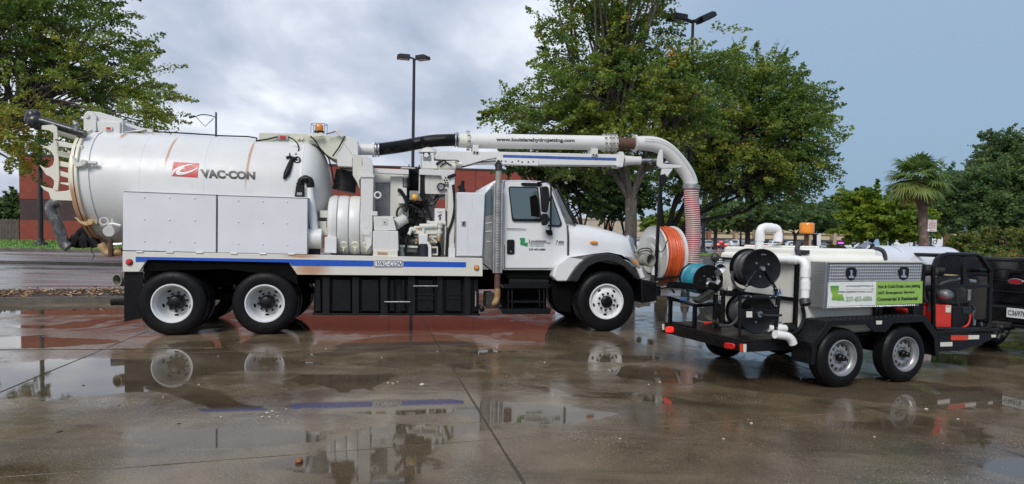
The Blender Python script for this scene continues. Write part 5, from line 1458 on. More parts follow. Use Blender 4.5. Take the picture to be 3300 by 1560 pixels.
# bonnet loft: cross sections along u
def uof(x, y, v): return TF.p(Z4((x, y))[0], v)
secs = []
for x, top, mid, low, vs, vm in ((580, 560, 640, 738, .50, .16), (640, 563, 645, 740, .50, .17), (720, 570, 655, 742, .52, .18), (800, 588, 668, 745, .55, .20), (870, 607, 685, 755, .58, .24), (915, 622, 700, 765, .62, .30), (945, 645, 715, 775, .70, .42), (962, 690, 735, 785, .80, .60)):
    u, _, wl_ = uof(x, low, vm); wm = uof(x, mid, vm)[2]; wtp = uof(x, top, vs)[2]
    half = [(u, vm - .03, wl_ - .05), (u, vm - .01, wl_ + .02), (u, vm, (wl_ + wm) / 2), (u, vm + .01, wm), (u, vm + .05, wm + (wtp - wm) * .45), (u, vm + (vs - vm) * .45, wm + (wtp - wm) * .78), (u, vs, wtp - .012), (u, vs + .15, wtp), (u, .95, wtp + .012)]
    secs.append(half + [(a, 2.44 - v, c) for a, v, c in reversed(half)])
hood = MB().loft(secs).build('hood', M['white_clean'], truck, smooth=45, solid=.02)
MB().loft([secs[-1], [(a + .05, v, c) for a, v, c in [(p[0], 1.22 + (p[1] - 1.22) * .92, p[2] - .03) for p in secs[-1]]]]).build('nose_panel', M['white_clean'], hood)
b = MB(); P = [(secs[-1][0][0] + .06, .75, .72), (secs[-1][0][0] + .06, 1.69, .72), (secs[-1][0][0] - .02, 1.69, 1.55), (secs[-1][0][0] - .02, .75, 1.55)]
b.loft([[P[0], P[1]], [P[3], P[2]]]); b.build('grille', M['chrome'], hood, solid=.05)
for k in range(6):
    w = .8 + k * .12; MB().box(P[0][0] + .0 - k * .011, P[0][0] + .035 - k * .011, .8, 1.64, w, w + .04).build('grille_bar', M['blackmat'], hood)
for k in range(3):   # hood front inside
    pass
# seam between hood and cab
MB().tube([p for p in t3(CB((1003, 592), (1012, 740), (1010, 940), (985, 985)), FV + .1)], .010, 5).build('hood_seam', M['black'], truck)
# side lamps: high turn lamp, headlight
P = uof(722, 664, .15); MB().lathe(P, 'v', [(0, -.02), (.05, -.012), (.06, .02)], 16).build('side_marker', M['amber'], hood)
ol = bpy.data.objects[hood.children[-1].name]; ol.scale = (1.3, 1, .55); ol.location = (-P[0] * .3, 0, P[2] * .45)
hl = MB().prism(tp(Z4((900, 740), (935, 745), (962, 760), (985, 800), (975, 812), (945, 785)), .0), -.0, .12).build('headlight', glass('headlight_lens', (.25, .26, .27)), truck, bevel=.02)
MB().prism(tp(Z4((930, 756), (960, 766), (976, 795), (950, 778)), -.005), -.008, -.001).build('turn_lamp', M['amber'], hl, bevel=.003)
side('grille_surround', Z4((915, 622), (938, 640), (958, 725), (945, 728), (930, 700), (918, 660)), .36, .5, M['chrome'], bevel=.01)
# flare
FL = Z4((568, 882), (600, 830), (640, 780), (690, 742), (735, 728), (800, 724), (860, 738), (920, 778), (960, 828), (982, 862), (955, 860), (930, 840), (890, 800), (840, 778), (790, 768), (735, 778), (690, 800), (655, 840), (630, 885))
side('wheel_arch_flare', FL, -.035, .22, M['flare'], bevel=.02, at_v=-.03)
side('arch_liner', Z4((590, 880), (640, 800), (700, 755), (790, 735), (880, 755), (950, 830), (970, 880), (950, 960), (600, 1000)), .44, 2.0, M['dark'], at_v=.4)
side('fender_skirt', Z4((478, 882), (640, 885), (600, 960), (590, 1060), (520, 1050), (490, 1000)), .2, .5, M['dark'], bevel=.01, at_v=.2)
# bumper and front frame
b = MB(); P = tp(Z4((960, 865), (1050, 880), (1052, 985), (965, 1000)), .25); b.prism(P, .05, 2.38); bump_ = b.build('bumper', M['black'], truck, bevel=.03)
for v in (.55, 1.55):
    hk = MB().prism(tp(Z4((1028, 942), (1068, 945), (1068, 1000), (1028, 998)), v), v, v + .02)
    o = hk.build('tow_bracket', M['dirtywhite'], truck, bevel=.004)
    MB().prism(tp(Z4((1038, 955), (1058, 957), (1058, 988), (1038, 986)), v), v - .004, v - .001).build('tow_hole', M['dark'], o)
MB().box(P[0][0] + .2, P[1][0] + .3, .55, .62, .60, .78).box(P[0][0] + .2, P[1][0] + .3, 1.55, 1.62, .60, .78).build('reel_beam', M['black'], truck, bevel=.006)
MB().tube([(P[1][0] + .05, .45, .9), (P[1][0] + .65, .55, .98)], .03, 8).build('reel_strut', M['black'], truck)
# ---- front hose reel: axis across the truck, flange rims white
c0 = Vector(TF.p(Z4((1050, 735))[0], .55))
# ellipse of the near flange: seen 560..860 high
wt2, wb2 = TF.p(Z4((1035, 570))[0], .9)[2], TF.p(Z4((1050, 895))[0], .9)[2]
R2 = (wt2 - wb2) / 2 * 1.0; CW = (wt2 + wb2) / 2
uN = TF.p(Z4((1050, 735))[0], .9)[0]
ax = Vector((.99, .12, 0)).normalized()       # the reel is swung out on its turntable
cn = Vector((TF.p(Z4((1102, 735))[0], .9)[0], .9, CW))
REELW = .46
def flange(c, name, s):
    o = MB().lathe(c, ax, [(.18, 0), (.20, -.01 * s), (R2 * .62, -.03 * s), (R2 * .64, -.0 * s), (R2 * .95, .02 * s), (R2, .0), (R2 + .004, .03 * s), (R2 * .97, .045 * s), (R2 * .62, .03 * s), (.18, .03 * s)], 56).build(name, M['white'], truck, smooth=50)
    return o
fl1 = flange(cn - ax * REELW / 2, 'reel_flange', 1)
fl2 = flange(cn + ax * REELW / 2, 'reel_flange', -1)
MB().cyl(cn - ax * REELW * .6, cn + ax * REELW * .6, .2, .2, 24).build('reel_hub', M['dirtywhite'], truck)
b = MB(); r5 = random.Random(2)
for k in range(9):
    u = -REELW / 2 + .095 + (REELW - .19) * k / 8
    for lay in range(2):
        rad = R2 * (.925 - .035 * lay) + r5.uniform(-.012, .02); t = r5.uniform(-.02, .02); ph = r5.uniform(0, 6)
        e = ax.orthogonal().normalized(); f_ = ax.cross(e); n = 48
        b.tube([cn + ax * (u + t * math.sin(2 * PI * i / n + ph)) + (e * math.cos(2 * PI * i / n) + f_ * math.sin(2 * PI * i / n)) * rad for i in range(n + 1)], .026, 8, cap=False)
b.lathe(cn - ax * REELW / 2, ax, [(R2 * .6, .03), (R2 * .87, .03), (R2 * .87, REELW - .03), (R2 * .6, REELW - .03)], 40)
b.build('orange_hose', M['orange_hose'], truck)
# black upright in front of it and nozzle holder
side('reel_post', Z4((1090, 290), (1106, 290), (1098, 420), (1078, 850), (1066, 890), (1060, 870), (1074, 640)), .40, .46, M['black'], bevel=.004, at_v=.4)
side('post_head', Z4((1096, 285), (1112, 280), (1124, 300), (1122, 345), (1092, 345)), .38, .46, M['blackmat'], bevel=.01, at_v=.4)
P = Vector(TF.p(Z4((1040, 762))[0], .22)); rp = (TF.p(Z4((1076, 762))[0], .22)[0] - TF.p(Z4((1004, 762))[0], .22)[0]) / 2
dn = Vector((.42, -1, 0)).normalized()
MB().lathe(P, dn, [(rp * .82, -.22), (rp * .82, .0), (rp, .0), (rp, -.06), (rp * .9, -.07), (rp * .9, -.4)], 30).build('suction_nozzle', M['greytube'], truck)
MB().lathe(P, dn, [(0, -.2), (rp * .81, -.2)], 24).build('nozzle_inside', M['dark'], truck)
MB().cyl(Vector(TF.p(Z4((965, 740))[0], .45)), Vector(TF.p(Z4((1015, 748))[0], .45)), rp * .7, rp * .7, 20).build('nozzle_stub', M['greytube'], truck)
MB().tube(curve3(t3(Z4((960, 720), (985, 700), (1030, 698), (1050, 720)), .3), 5), .012, 6).tube(curve3(t3(Z4((962, 730), (990, 712), (1030, 712), (1044, 728)), .3), 5), .010, 6).build('nozzle_cable', M['blackmat'], truck)
MB().tube(curve3(t3(Z4((1083, 708), (1092, 718), (1106, 712), (1118, 690), (1128, 660), (1138, 648)), .36), 5), .009, 6).build('wire_hook', M['black'], truck)
MB().tube(t3(Z4((1052, 800), (1052, 850)), .3), .03, 10).build('handle_tube', M['white'], truck)
MB().tube(t3(Z4((1050, 845), (1050, 930)), .3), .035, 10).build('handle_grip', M['engine'], truck)
side('cowl_shadow', Z4((975, 800), (1015, 840), (1040, 860), (1000, 868), (980, 850)), .3, .5, M['galv'], bevel=.006)
# ================================================================== JETTER TRAILER
A1, A2, A3, Z5 = zz(3.205, 2130, 780), zz(4.35, 2470, 820), zz(3.205, 2900, 780), zz(5.152, 2400, 700)
_D = ground(2714, 1251)
RANG = math.radians(20)
trailer = thing('jetter_trailer', 'black tandem trailer with white water tank, hose reels and diamond plate toolbox', 'trailer', _D, RANG)
RF = Frame(_D, RANG)
def rp_(pts, v): return RF.uw(pts, v)
def r3(pts, v): return RF.pts(pts, v)
def rs_de(name, pts, v0, v1, mat_, parent=trailer, bevel=.005, at_v=None):
    return MB().prism(rp_(pts, v0 if at_v is None else at_v), v0, v1).build(name, mat_, parent, bevel=bevel)
M['poly'] = mat('milky_poly_tank', (.80, .78, .71), .42, var=.05, scale=2, dirt=(.68, .63, .52), dscale=1.2, damt=(.5, .75))
M['pvc'] = mat('white_pvc', (.80, .80, .78), .3, var=.05, scale=6)
M['alu'] = mat('diamond_plate_aluminium', (.21, .215, .225), .36, .5, var=.15, scale=6, rvar=.1)
M['alu_raise'] = mat('polished_tread_diamonds', (.80, .81, .82), .3, .5, var=.1, scale=30)
M['silver'] = mat('silver_wheel_paint', (.33, .335, .35), .34, .5, var=.06, scale=5)
M['deck'] = mat('wet_black_deck', (.009, .007, .006), .4, var=.5, scale=6, dirt=(.03, .02, .014), spec=.3)
M['redpaint'] = mat('bright_red_fuel_tank', (.62, .035, .02), .35, var=.12, scale=5)
M['bluehose'] = mat('blue_jetting_hose', (.012, .21, .29), .35, var=.25, scale=8)
M['greyhose'] = mat('grey_rubber_hose', (.055, .052, .06), .4, var=.4, scale=10)
M['ink'] = flat('black_lettering', (.012, .012, .012), .4)
M['lime'] = flat('lime_sign_vinyl', (.28, .47, .09), .35)
M['sign_white'] = flat('white_sign_vinyl', (.74, .76, .74), .35)
M['blue_letter'] = flat('blue_lettering', (.02, .14, .42), .4)
M['reflect_w'] = mat('white_reflective_tape', (.66, .64, .56), .3, var=.08)
M['reflect_r'] = mat('red_reflective_tape', (.62, .05, .02), .3, var=.08)
def grad_green():
    t = NT('green_gradient_vinyl'); z = t.xyz(t.coord('Generated'))[2]
    t.set(Base_Color=t.ramp(z, [(0, (.06, .30, .05)), (.45, (.30, .45, .05)), (1, (.05, .28, .06))]), Roughness=.35); return t.m
M['grad_green'] = grad_green()
def grad_num():
    t = NT('green_grey_gradient_vinyl'); z = t.xyz(t.coord('Generated'))[2]
    t.set(Base_Color=t.ramp(z, [(0, (.22, .30, .16)), (.5, (.50, .58, .40)), (1, (.30, .38, .24))]), Roughness=.35); return t.m
M['grad_num'] = grad_num()
# deck and frame
DW = .548
deck = MB().box(-1.17, 3.0, .27, 1.85, DW - .03, DW).build('deck', M['deck'], trailer, bevel=.006)
MB().box(-1.175, -1.10, .268, 1.852, .41, DW - .032).build('rear_beam', M['black'], trailer, bevel=.006)
MB().box(-1.098, 1.6, .27, .33, .41, DW - .032).box(-1.098, 2.9, 1.79, 1.85, .40, DW - .032).build('side_beam', M['black'], trailer, bevel=.006)
rs_de('front_side_beam', A3((400, 925), (1005, 938), (1000, 985), (840, 1055), (620, 1122), (405, 1130)), .30, .36, M['black'])
MB().prism([(2.7, .30), (3.0, .50), (3.9, .50), (3.9, .42), (3.0, .40)], 1.0, 1.1).build('tongue', M['black'], trailer)
b = MB(); b.tube([(3.0, .34, .46), (3.85, 1.02, .46)], .04, 8).tube([(3.0, 1.8, .46), (3.85, 1.1, .46)], .04, 8); b.build('a_frame', M['black'], trailer)
b = MB()
for u in (-.4, .2, .8, 1.4, 2.0, 2.6): b.box(u, u + .06, .33, 1.79, .44, DW - .032)
b.build('cross_member', M['dark'], trailer)
def rpatch(name, pts, v, mat_, t=.004, par=trailer): return MB().prism(rp_(pts, v), v - t, v - .0005).build(name, mat_, par)
rpatch('red_reflector', A3((525, 962), (704, 962), (702, 1012), (526, 1014)), .30, M['reflect_r']); rpatch('white_reflector', A3((706, 962), (817, 961), (815, 1002), (704, 1006)), .30, M['reflect_w'])
rpatch('white_reflector', A3((415, 1036), (540, 1032), (540, 1076), (416, 1080)), .30, M['reflect_w']); rpatch('white_reflector', A3((942, 957), (990, 957), (988, 984), (944, 984)), .30, M['reflect_w'])
rpatch('red_reflector', A1((812, 1050), (843, 1052), (845, 1135), (814, 1132)), .265, M['reflect_r']); rpatch('white_reflector', A1((848, 1054), (882, 1054), (880, 1138), (850, 1137)), .265, M['reflect_w'])
# tail lamps on the rear beam (face -u)
def vu(q, u):
    d = ray(*q); t = (u - (CAMP - RF.O).dot(RF.a)) / d.dot(RF.a); P = CAMP + d * t - RF.O
    return (P.dot(RF.n), P.z)
def rear_patch(name, pts, u, mat_, t=.03, bev=.01):
    return MB().prism_u([vu(q, u) for q in pts], u - t, u - .0005).build(name, mat_, trailer, bevel=bev)
M['red_lit'] = lamp_mat('lit_red_tail_lens', (.70, .02, .012), .5)
rear_patch('tail_lamp', A1(*rrect(62, 872, 138, 936, 20)), -1.176, M['red_lit']); rear_patch('tail_lamp', A1(*[(x, y + (x - 670) * .12) for x, y in rrect(670, 1034, 774, 1098, 24)]), -1.176, M['red_lens'])
rear_patch('white_reflector', A1((14, 845), (36, 846), (36, 908), (16, 906)), -1.176, M['reflect_w'], .004, 0)
# wheels
def trailer_wheel(u, v):
    R, w = .340, .21
    t = MB().lathe((0, 0, 0), 'v', [(.20, .03), (.215, .008), (R * .72, 0), (R * .88, .006), (R - .018, .022), (R, .045), (R, w * .34), (R - .01, w * .35), (R - .01, w * .38), (R, w * .39), (R, w * .61), (R - .01, w * .62), (R - .01, w * .65), (R, w * .66), (R, w - .045), (R - .018, w - .02), (R * .72, w), (.20, w - .03), (.20, .03)], 48).build('wheel', M['rubber'], trailer, loc=(u, v, R))
    rim = MB().lathe((0, 0, 0), 'v', [(.212, .02), (.206, .002), (.196, .002), (.190, .02), (.180, .05), (.172, .055), (.168, .085), (.158, .078), (.14, .06), (.11, .050), (.080, .056), (.070, .07), (0, .07)], 48).build('rim', M['silver'], t, smooth=50)
    b = MB()
    for k in range(12):
        a = 2 * PI * k / 12 + .2; c = Vector((math.cos(a) * .134, .052, math.sin(a) * .134)); n = len(b.v)
        for q in range(10):
            an = 2 * PI * q / 10; p = c + Vector((math.cos(an), 0, math.sin(an))) * .0175
            p.y = .0525 + max(0, math.hypot(p.x, p.z) - .128) * .55; b.v.append(tuple(p))
        b.f.append(list(range(n, n + 10)))
    b.build('hand_hole', M['dark'], t)['kind'] = 'stuff'
    MB().lathe((0, 0, 0), 'v', [(0, -.03), (.025, -.03), (.032, -.022), (.034, .01), (.045, .02), (.047, .07)], 18).build('hub_cap', M['black'], t)
    b = MB()
    for k in range(5):
        a = 2 * PI * k / 5; c = Vector((math.cos(a) * .07, .06, math.sin(a) * .07)); b.cyl(c, c - Vector((0, .025, 0)), .010, .010, 6)
    b.build('lug_nuts', M['steel'], t)['kind'] = 'stuff'
    return t
tw = trailer_wheel(0, 0); copy_tree(tw, trailer, (.982, 0, .340))
for u in (0, .982):
    c = copy_tree(tw, trailer, (u, 2.12, .340)); c.rotation_euler = (0, 0, PI)
MB().cyl((0, .15, .34), (0, 1.95, .34), .035, .035, 10).cyl((.982, .15, .34), (.982, 1.95, .34), .035, .035, 10).box(-.4, 1.4, .36, .44, .36, .42).build('axle', M['dark'], trailer)
# fender: folded tread plate over both wheels
FP = rp_(T2((232, 1006), (243, 868), (338, 720), (985, 690), (1062, 800), (1068, 950)), 0)
def fender(v0, v1, name='fender'):
    b = MB(); t = .012
    cen = Vector((sum(p[0] for p in FP) / 6, .34))
    inn = [(u + (cen.x - u) * .02, w - .014 if 1 < k < 4 else w) for k, (u, w) in enumerate(FP)]
    b.loft([[(u, v0, w) for u, w in FP], [(u, v1, w) for u, w in FP], [(u, v1, w) for u, w in inn], [(u, v0, w) for u, w in inn], [(u, v0, w) for u, w in FP]])
    return b.build(name, M['black'], trailer)
fen = fender(0, .30)
lip = T2((232, 1006), (243, 868), (338, 720), (985, 690), (1062, 800), (1068, 950), (1045, 945), (1036, 830), (962, 726), (770, 735), (720, 792), (642, 792), (592, 742), (372, 752), (272, 880), (254, 1006))
MB().prism(rp_(lip, -.012), -.014, .003).build('fender_lip', M['black'], fen, bevel=.003)
MB().prism(rp_(T2((655, 718), (694, 717), (692, 741), (657, 743)), -.015), -.02, -.0145).build('marker_lamp', M['reflect_w'], fen, bevel=.002)
b = MB(); b.loft([[(u, 1.82, w) for u, w in FP], [(u, 2.12, w) for u, w in FP]]); b.build('far_fender', M['black'], trailer, solid=.012)
def tread(face, nu, nv, mat_, parent, name='tread_diamonds', h=.004, L=.5, W=.17, alt=True):
    """raised diamonds over a quad face (o, U, V vectors), staggered rows"""
    o, U, V = [Vector(x) for x in face]; n = U.cross(V).normalized(); b = MB(); lu, lv = U.length / nu, V.length / nv
    un, vn = U.normalized(), V.normalized(); s = min(lu, lv)
    for j in range(nv):
        for i in range(nu):
            c = o + U * ((i + .5) / nu) + V * ((j + .5) / nv)
            d = (un + vn) if (i + j) % 2 or not alt else (un - vn)
            d.normalize(); e = n.cross(d); k = len(b.v)
            b.v += [tuple(c + d * s * L), tuple(c + e * s * W), tuple(c - d * s * L), tuple(c - e * s * W), tuple(c + n * h)]
            b.f += [[k, k + 1, k + 4], [k + 1, k + 2, k + 4], [k + 2, k + 3, k + 4], [k + 3, k, k + 4]]
    x = b.build(name, mat_, parent, smooth=0); x['kind'] = 'stuff'; return x
M['tread_black'] = mat('black_tread_diamonds', (.03, .031, .035), .25, var=.2)
A_, B_ = FP[1], FP[2]
tread(((A_[0], .30, A_[1] + .004), (0, -.29, 0), (B_[0] - A_[0], 0, B_[1] - A_[1])), 9, 8, M['tread_black'], fen)
A_, B_ = FP[2], FP[3]
tread(((A_[0], .02, A_[1] + .003), (B_[0] - A_[0], 0, B_[1] - A_[1]), (0, .27, 0)), 44, 8, M['tread_black'], fen)
# water tank in its cage
TU0, TU1 = -.39, .985
tk = MB().box(TU0, TU1, .33, 1.72, DW + .01, 1.50).build('water_tank', M['poly'], trailer, bevel=.05, bseg=3)
MB().box(TU0 + .05, TU1 - .03, .42, 1.70, 1.46, 1.575).build('tank_top', M['poly'], tk, bevel=.04, bseg=3)
MB().box(TU0 + .35, TU1 - .35, 1.0, 1.66, 1.57, 1.60).build('tank_rib', M['poly'], tk, bevel=.02)
b = MB()
for (u, v) in ((TU0 - .02, .31), (TU0 - .02, 1.73), (.80, .29)): b.box(u - .022, u + .022, v - .02, v + .02, DW, 1.40)
b.box(.86, .92, .29, .34, DW, .92)
b.build('cage_post', M['black'], trailer, bevel=.004)
w1 = vu(A2((440, 640))[0], TU0 - .04)[1]
MB().box(TU0 - .035, TU0 - .005, .31, 1.73, w1 - .022, w1 + .022).box(TU0 - .035, TU0 - .005, .31, 1.73, 1.40, 1.43).build('cage_bar', M['black'], trailer, bevel=.003)
# blue letters on the rear tank face
def tank_letters(s, x0, y0, x1, y1):
    q = [vu(p, TU0 - .001) for p in A2((x0, y1), (x1, y1 - 6), (x1, y0), (x0, y0 + 6))]
    lettering(s, [(TU0, v, w) for v, w in q], M['blue_letter'], tk, bold=.03, lift=.002)
tank_letters('USA', 92, 478, 214, 574); tank_letters('TANK', 90, 940, 222, 972)
# strap, vent cap, hose
MB().tube(curve3(r3(Z5((905, 410), (880, 480), (868, 540), (880, 590), (905, 660)), .33), 4), .028, 8).build('tie_strap', M['greyhose'], trailer)
b = MB(); b.box(*(lambda p: (p[0] - .05, p[0] + .06, .33, .43, p[2] - .05, p[2] + .0))(RF.p(Z5((940, 545))[0], .4))); b.tube(r3(Z5((880, 400), (960, 445)), .35), .03, 8)
b.build('ratchet', M['engine'], trailer, bevel=.006)
P = RF.p(Z5((2118, 540))[0], .7)
MB().lathe((P[0], .7, 1.565), 'w', [(0, 0), (.055, 0), (.05, .02), (.028, .035), (.024, .075), (0, .078)], 16).build('vent_cap', M['blackmat'], trailer)
MB().tube(curve3(r3(Z5((2140, 520), (2220, 525), (2300, 570), (2330, 650), (2332, 725)), .45), 5), .026, 10).build('vent_hose', M['greyhose'], trailer)
# corrugated silver flue behind the tank
P0, P1 = Vector(RF.p(Z5((1900, 560))[0], 1.0)), Vector(RF.p(Z5((2060, 480))[0], 1.15)); n = 18
MB().tube([P0.lerp(P1, k / n) for k in range(n + 1)], [.06 + .009 * (k % 2) for k in range(n + 1)], 14).build('flexible_flue', M['steel'], trailer)
# PVC gooseneck and overflow
def pvc(pts, r, name, coll=()):
    o = MB().tube(pts, r, 18).build(name, M['pvc'], trailer, smooth=50)
    for c, d in coll:
        MB().lathe(c, d, [(r, -.05), (r * 1.14, -.05), (r * 1.14, .05), (r, .05)], 18).build('coupling', M['pvc'], o)
    return o
def elbowpath(P, rad=.07, n=5):
    """polyline with its corners rounded"""
    P = [Vector(p) for p in P]; out = [P[0]]
    for i in range(1, len(P) - 1):
        a, c, bb = P[i - 1], P[i], P[i + 1]; d0 = (a - c).normalized() * rad; d1 = (bb - c).normalized() * rad
        for k in range(n + 1):
            t = k / n; out.append((c + d0) * (1 - t) ** 2 + c * 2 * t * (1 - t) + (c + d1) * t * t)
    out.append(P[-1]); return out
gk = r3(Z5((240, 545), (258, 168), (555, 178), (552, 385)), .9)
pvc(elbowpath(gk), .050, 'gooseneck_pipe', ((Vector(gk[1]) + Vector((0, 0, -.12)), 'w'), (Vector(gk[2]) + Vector((0, 0, -.12)), 'w'), (Vector(gk[1]) + Vector((.12, 0, 0)), 'u')))
ov = [RF.p(A2((60, 70))[0], .64), RF.p(A2((550, 82))[0], .20), RF.p(A2((535, 650))[0], .20)]
pvc(elbowpath(ov, .09), .047, 'overflow_pipe', ((Vector(ov[1]) + (Vector(ov[0]) - Vector(ov[1])).normalized() * .15, Vector(ov[0]) - Vector(ov[1])), (Vector(ov[1]) + Vector((0, 0, -.14)), 'w'), (Vector(ov[2]) + Vector((0, 0, .18)), 'w'), (Vector(ov[2]) + Vector((0, 0, .33)), 'w')))
P = Vector(ov[2]); MB().lathe(P, (-.12, -.5, -1), [(0, -.02), (.058, -.02), (.06, .05), (0, .055)], 18).build('rubber_cap', M['engine'], trailer)
dr_ = r3(A2((20, 1030), (150, 1035), (270, 1040)), .34); pvc(elbowpath(dr_, .05), .045, 'drain_pipe', ((dr_[1], 'u'),))
MB().lathe(RF.p(A2((310, 1040))[0], .34), 'u', [(.0, -.05), (.07, -.05), (.07, .05), (0, .05)], 8).build('drain_cap', M['blackmat'], trailer)
dd = r3(A2((120, 1120), (345, 1150), (370, 1240)), .17); pvc(elbowpath(dd, .09), .047, 'outlet_pipe')
MB().tube(curve3(r3(A2((505, 740), (525, 830), (520, 920), (470, 1030), (390, 1095), (300, 1115)), .28), 5), .022, 10).build('black_hose', M['hose_black'], trailer)
# beacon on its post and the white lamp panel
P = Vector(RF.p(Z5((1028, 290))[0], 1.5)); pb2 = RF.p(Z5((1022, 520))[0], 1.5); top = RF.p(Z5((1028, 108))[0], 1.5)[2]
MB().box(P.x - .022, P.x + .022, 1.478, 1.522, pb2[2] - .15, P.z).build('beacon_post', M['rust'], trailer)
MB().box(P.x - .12, P.x + .12, 1.40, 1.60, P.z, P.z + .012).build('beacon_plate', M['black'], trailer)
hh = top - P.z; rb_ = (RF.p(Z5((1130, 200))[0], 1.5)[0] - RF.p(Z5((945, 200))[0], 1.5)[0]) / 2
bl = MB().lathe((P.x, 1.5, P.z + .014), 'w', [(0, 0), (rb_ * .96, 0), (rb_, .02), (rb_ * .97, hh * .9), (rb_ * .9, hh * .97), (rb_ * .75, hh), (0, hh)], 26).build('beacon', M['amber'], trailer)
b = MB()
for k in range(5): b.lathe((P.x, 1.5, P.z + .03 + hh * .17 * k), 'w', [(rb_ * .99, -.003), (rb_ * 1.015, 0), (rb_ * .99, .003)], 26)
b.build('lens_ribs', M['amber'], bl)['kind'] = 'stuff'
q = rp_(Z5((1180, 272), (1252, 278), (1250, 485), (1178, 482)), 1.62); MB().prism(q, 1.60, 1.64).build('lamp_panel', M['pvc'], trailer, bevel=.012)
MB().prism(rp_(Z5((1166, 275), (1180, 275), (1180, 480), (1168, 480)), 1.62), 1.6, 1.66).build('panel_frame', M['black'], trailer)
MB().tube([(q[0][0] + .1, 1.65, q[2][1] + .1), (q[0][0] + .1, 1.65, DW)], .02, 8).build('panel_post', M['black'], trailer)
# ---- diamond plate toolbox on the near side
bx4 = T2((335, 336), (963, 336), (936, 622), (311, 640))
box_ = MB().prism(rp_(bx4, .10), .10, .36).build('diamond_plate_toolbox', M['alu'], trailer, bevel=.004)
U = rp_(bx4, .10)
o_ = Vector((U[3][0], .099, U[3][1])); Ux = Vector((U[2][0] - U[3][0], 0, U[2][1] - U[3][1])); Vx = Vector((U[0][0] - U[3][0], 0, U[0][1] - U[3][1]))
tread((o_ + Vx * .57 + Ux * .03, Ux * .965, Vx * .40), 41, 6, M['alu_raise'], box_, alt=False)
tread((o_ + Vx * .01 + Ux * .03, Ux * .93, Vx * .045), 44, 1, M['alu_raise'], box_, alt=False)
tread((Vector((U[3][0] - .001, .35, U[3][1] + .01)), Vector((0, -.24, 0)), Vx * .97), 8, 15, M['alu_raise'], box_, alt=False, L=.46)
MB().prism([(U[0][0] - .01, U[0][1] - .004), (U[1][0] + .006, U[1][1] - .004), (U[1][0] + .006, U[1][1] + .014), (U[0][0] - .01, U[0][1] + .014)], .085, .37).build('lid_edge', M['reflect_w'], box_, bevel=.003)
MB().tube([o_, o_ + Vx], .009, 6).tube([o_ + Ux * .028, o_ + Ux * .028 + Vx], .006, 6).build('corner_trim', M['steel'], box_)
for dx, dy in ((0, 0), (343, -3)):
    l = rs_de('paddle_latch', T2(*[(x + dx, y + dy) for x, y in ((455, 390), (468, 370), (490, 368), (515, 370), (526, 390), (522, 425), (508, 448), (488, 455), (468, 445), (458, 425))]), .088, .097, M['blackmat'], box_, bevel=.003, at_v=.1)
    rs_de('latch_handle', T2(*[(x + dx, y + dy) for x, y in ((480, 388), (500, 386), (498, 420), (512, 432), (508, 440), (474, 438), (476, 428), (486, 420), (486, 396))]), .082, .0875, M['chrome'], l, bevel=.001, at_v=.09)
sg = rs_de('sign', T2((342, 466), (960, 458), (957, 604), (335, 626)), .094, .0965, M['sign_white'], box_, bevel=0, at_v=.095)
rs_de('green_panel', T2((657, 462), (960, 458), (957, 604), (652, 614)), .0925, .0938, M['lime'], sg, bevel=0, at_v=.095)
b = MB()
for q in T2((352, 472), (348, 614), (565, 470), (562, 608), (950, 464)): 
    P = RF.p(q, .093); b.cyl((P[0], .0925, P[2]), (P[0], .094, P[2]), .004, .004, 6)
b.build('sign_rivets', M['engine'], sg)['kind'] = 'stuff'
LOU2 = [(893, 440), (1012, 438), (1016, 470), (1004, 540), (998, 555), (1072, 556), (1070, 590), (1088, 605), (1082, 628), (1100, 660), (1080, 655), (1060, 640), (1040, 655), (1020, 645), (1012, 660), (985, 640), (960, 648), (915, 640), (912, 620), (925, 575), (900, 510)]
rs_de('state_shape', A2(*LOU2), .0925, .0938, M['grad_green'], sg, bevel=0, at_v=.094)
def sl(s, bl, br, tr, tl, m_, bold=0.0, Z=A2): lettering(s, RF.pts(Z(bl, br, tr, tl), .0935), m_, sg, bold=bold, lift=.0015)
sl('HYDRO-JETTING &', (1113, 462), (1498, 456), (1498, 430), (1113, 436), M['charcoal'], .025)
sl('PIPE INSPECTION, LLC', (1008, 544), (1492, 536), (1494, 508), (1010, 516), M['charcoal'], .025)
sl('337-453-6886', (1110, 668), (1480, 656), (1484, 582), (1114, 592), M['grad_num'], .045)
sl('Hot & Cold Drain Line Jetting', (667, 514), (945, 506), (946, 478), (668, 484), M['ink'], .05, T2)
sl('24/7 Emergency Service', (665, 552), (906, 544), (908, 520), (666, 527), M['ink'], .05, T2)
sl('Commercial & Residential', (663, 590), (927, 583), (928, 559), (664, 565), M['ink'], .05, T2)
rs_de('sign_rule', A2((1105, 489), (1470, 484), (1470, 487), (1105, 492)), .0925, .0938, M['grey_ink'], sg, bevel=0, at_v=.094)
rs_de('rule_nozzle', A2((1468, 480), (1498, 478), (1512, 485), (1498, 491), (1468, 490)), .0925, .0938, M['grey_ink'], sg, bevel=0, at_v=.094)
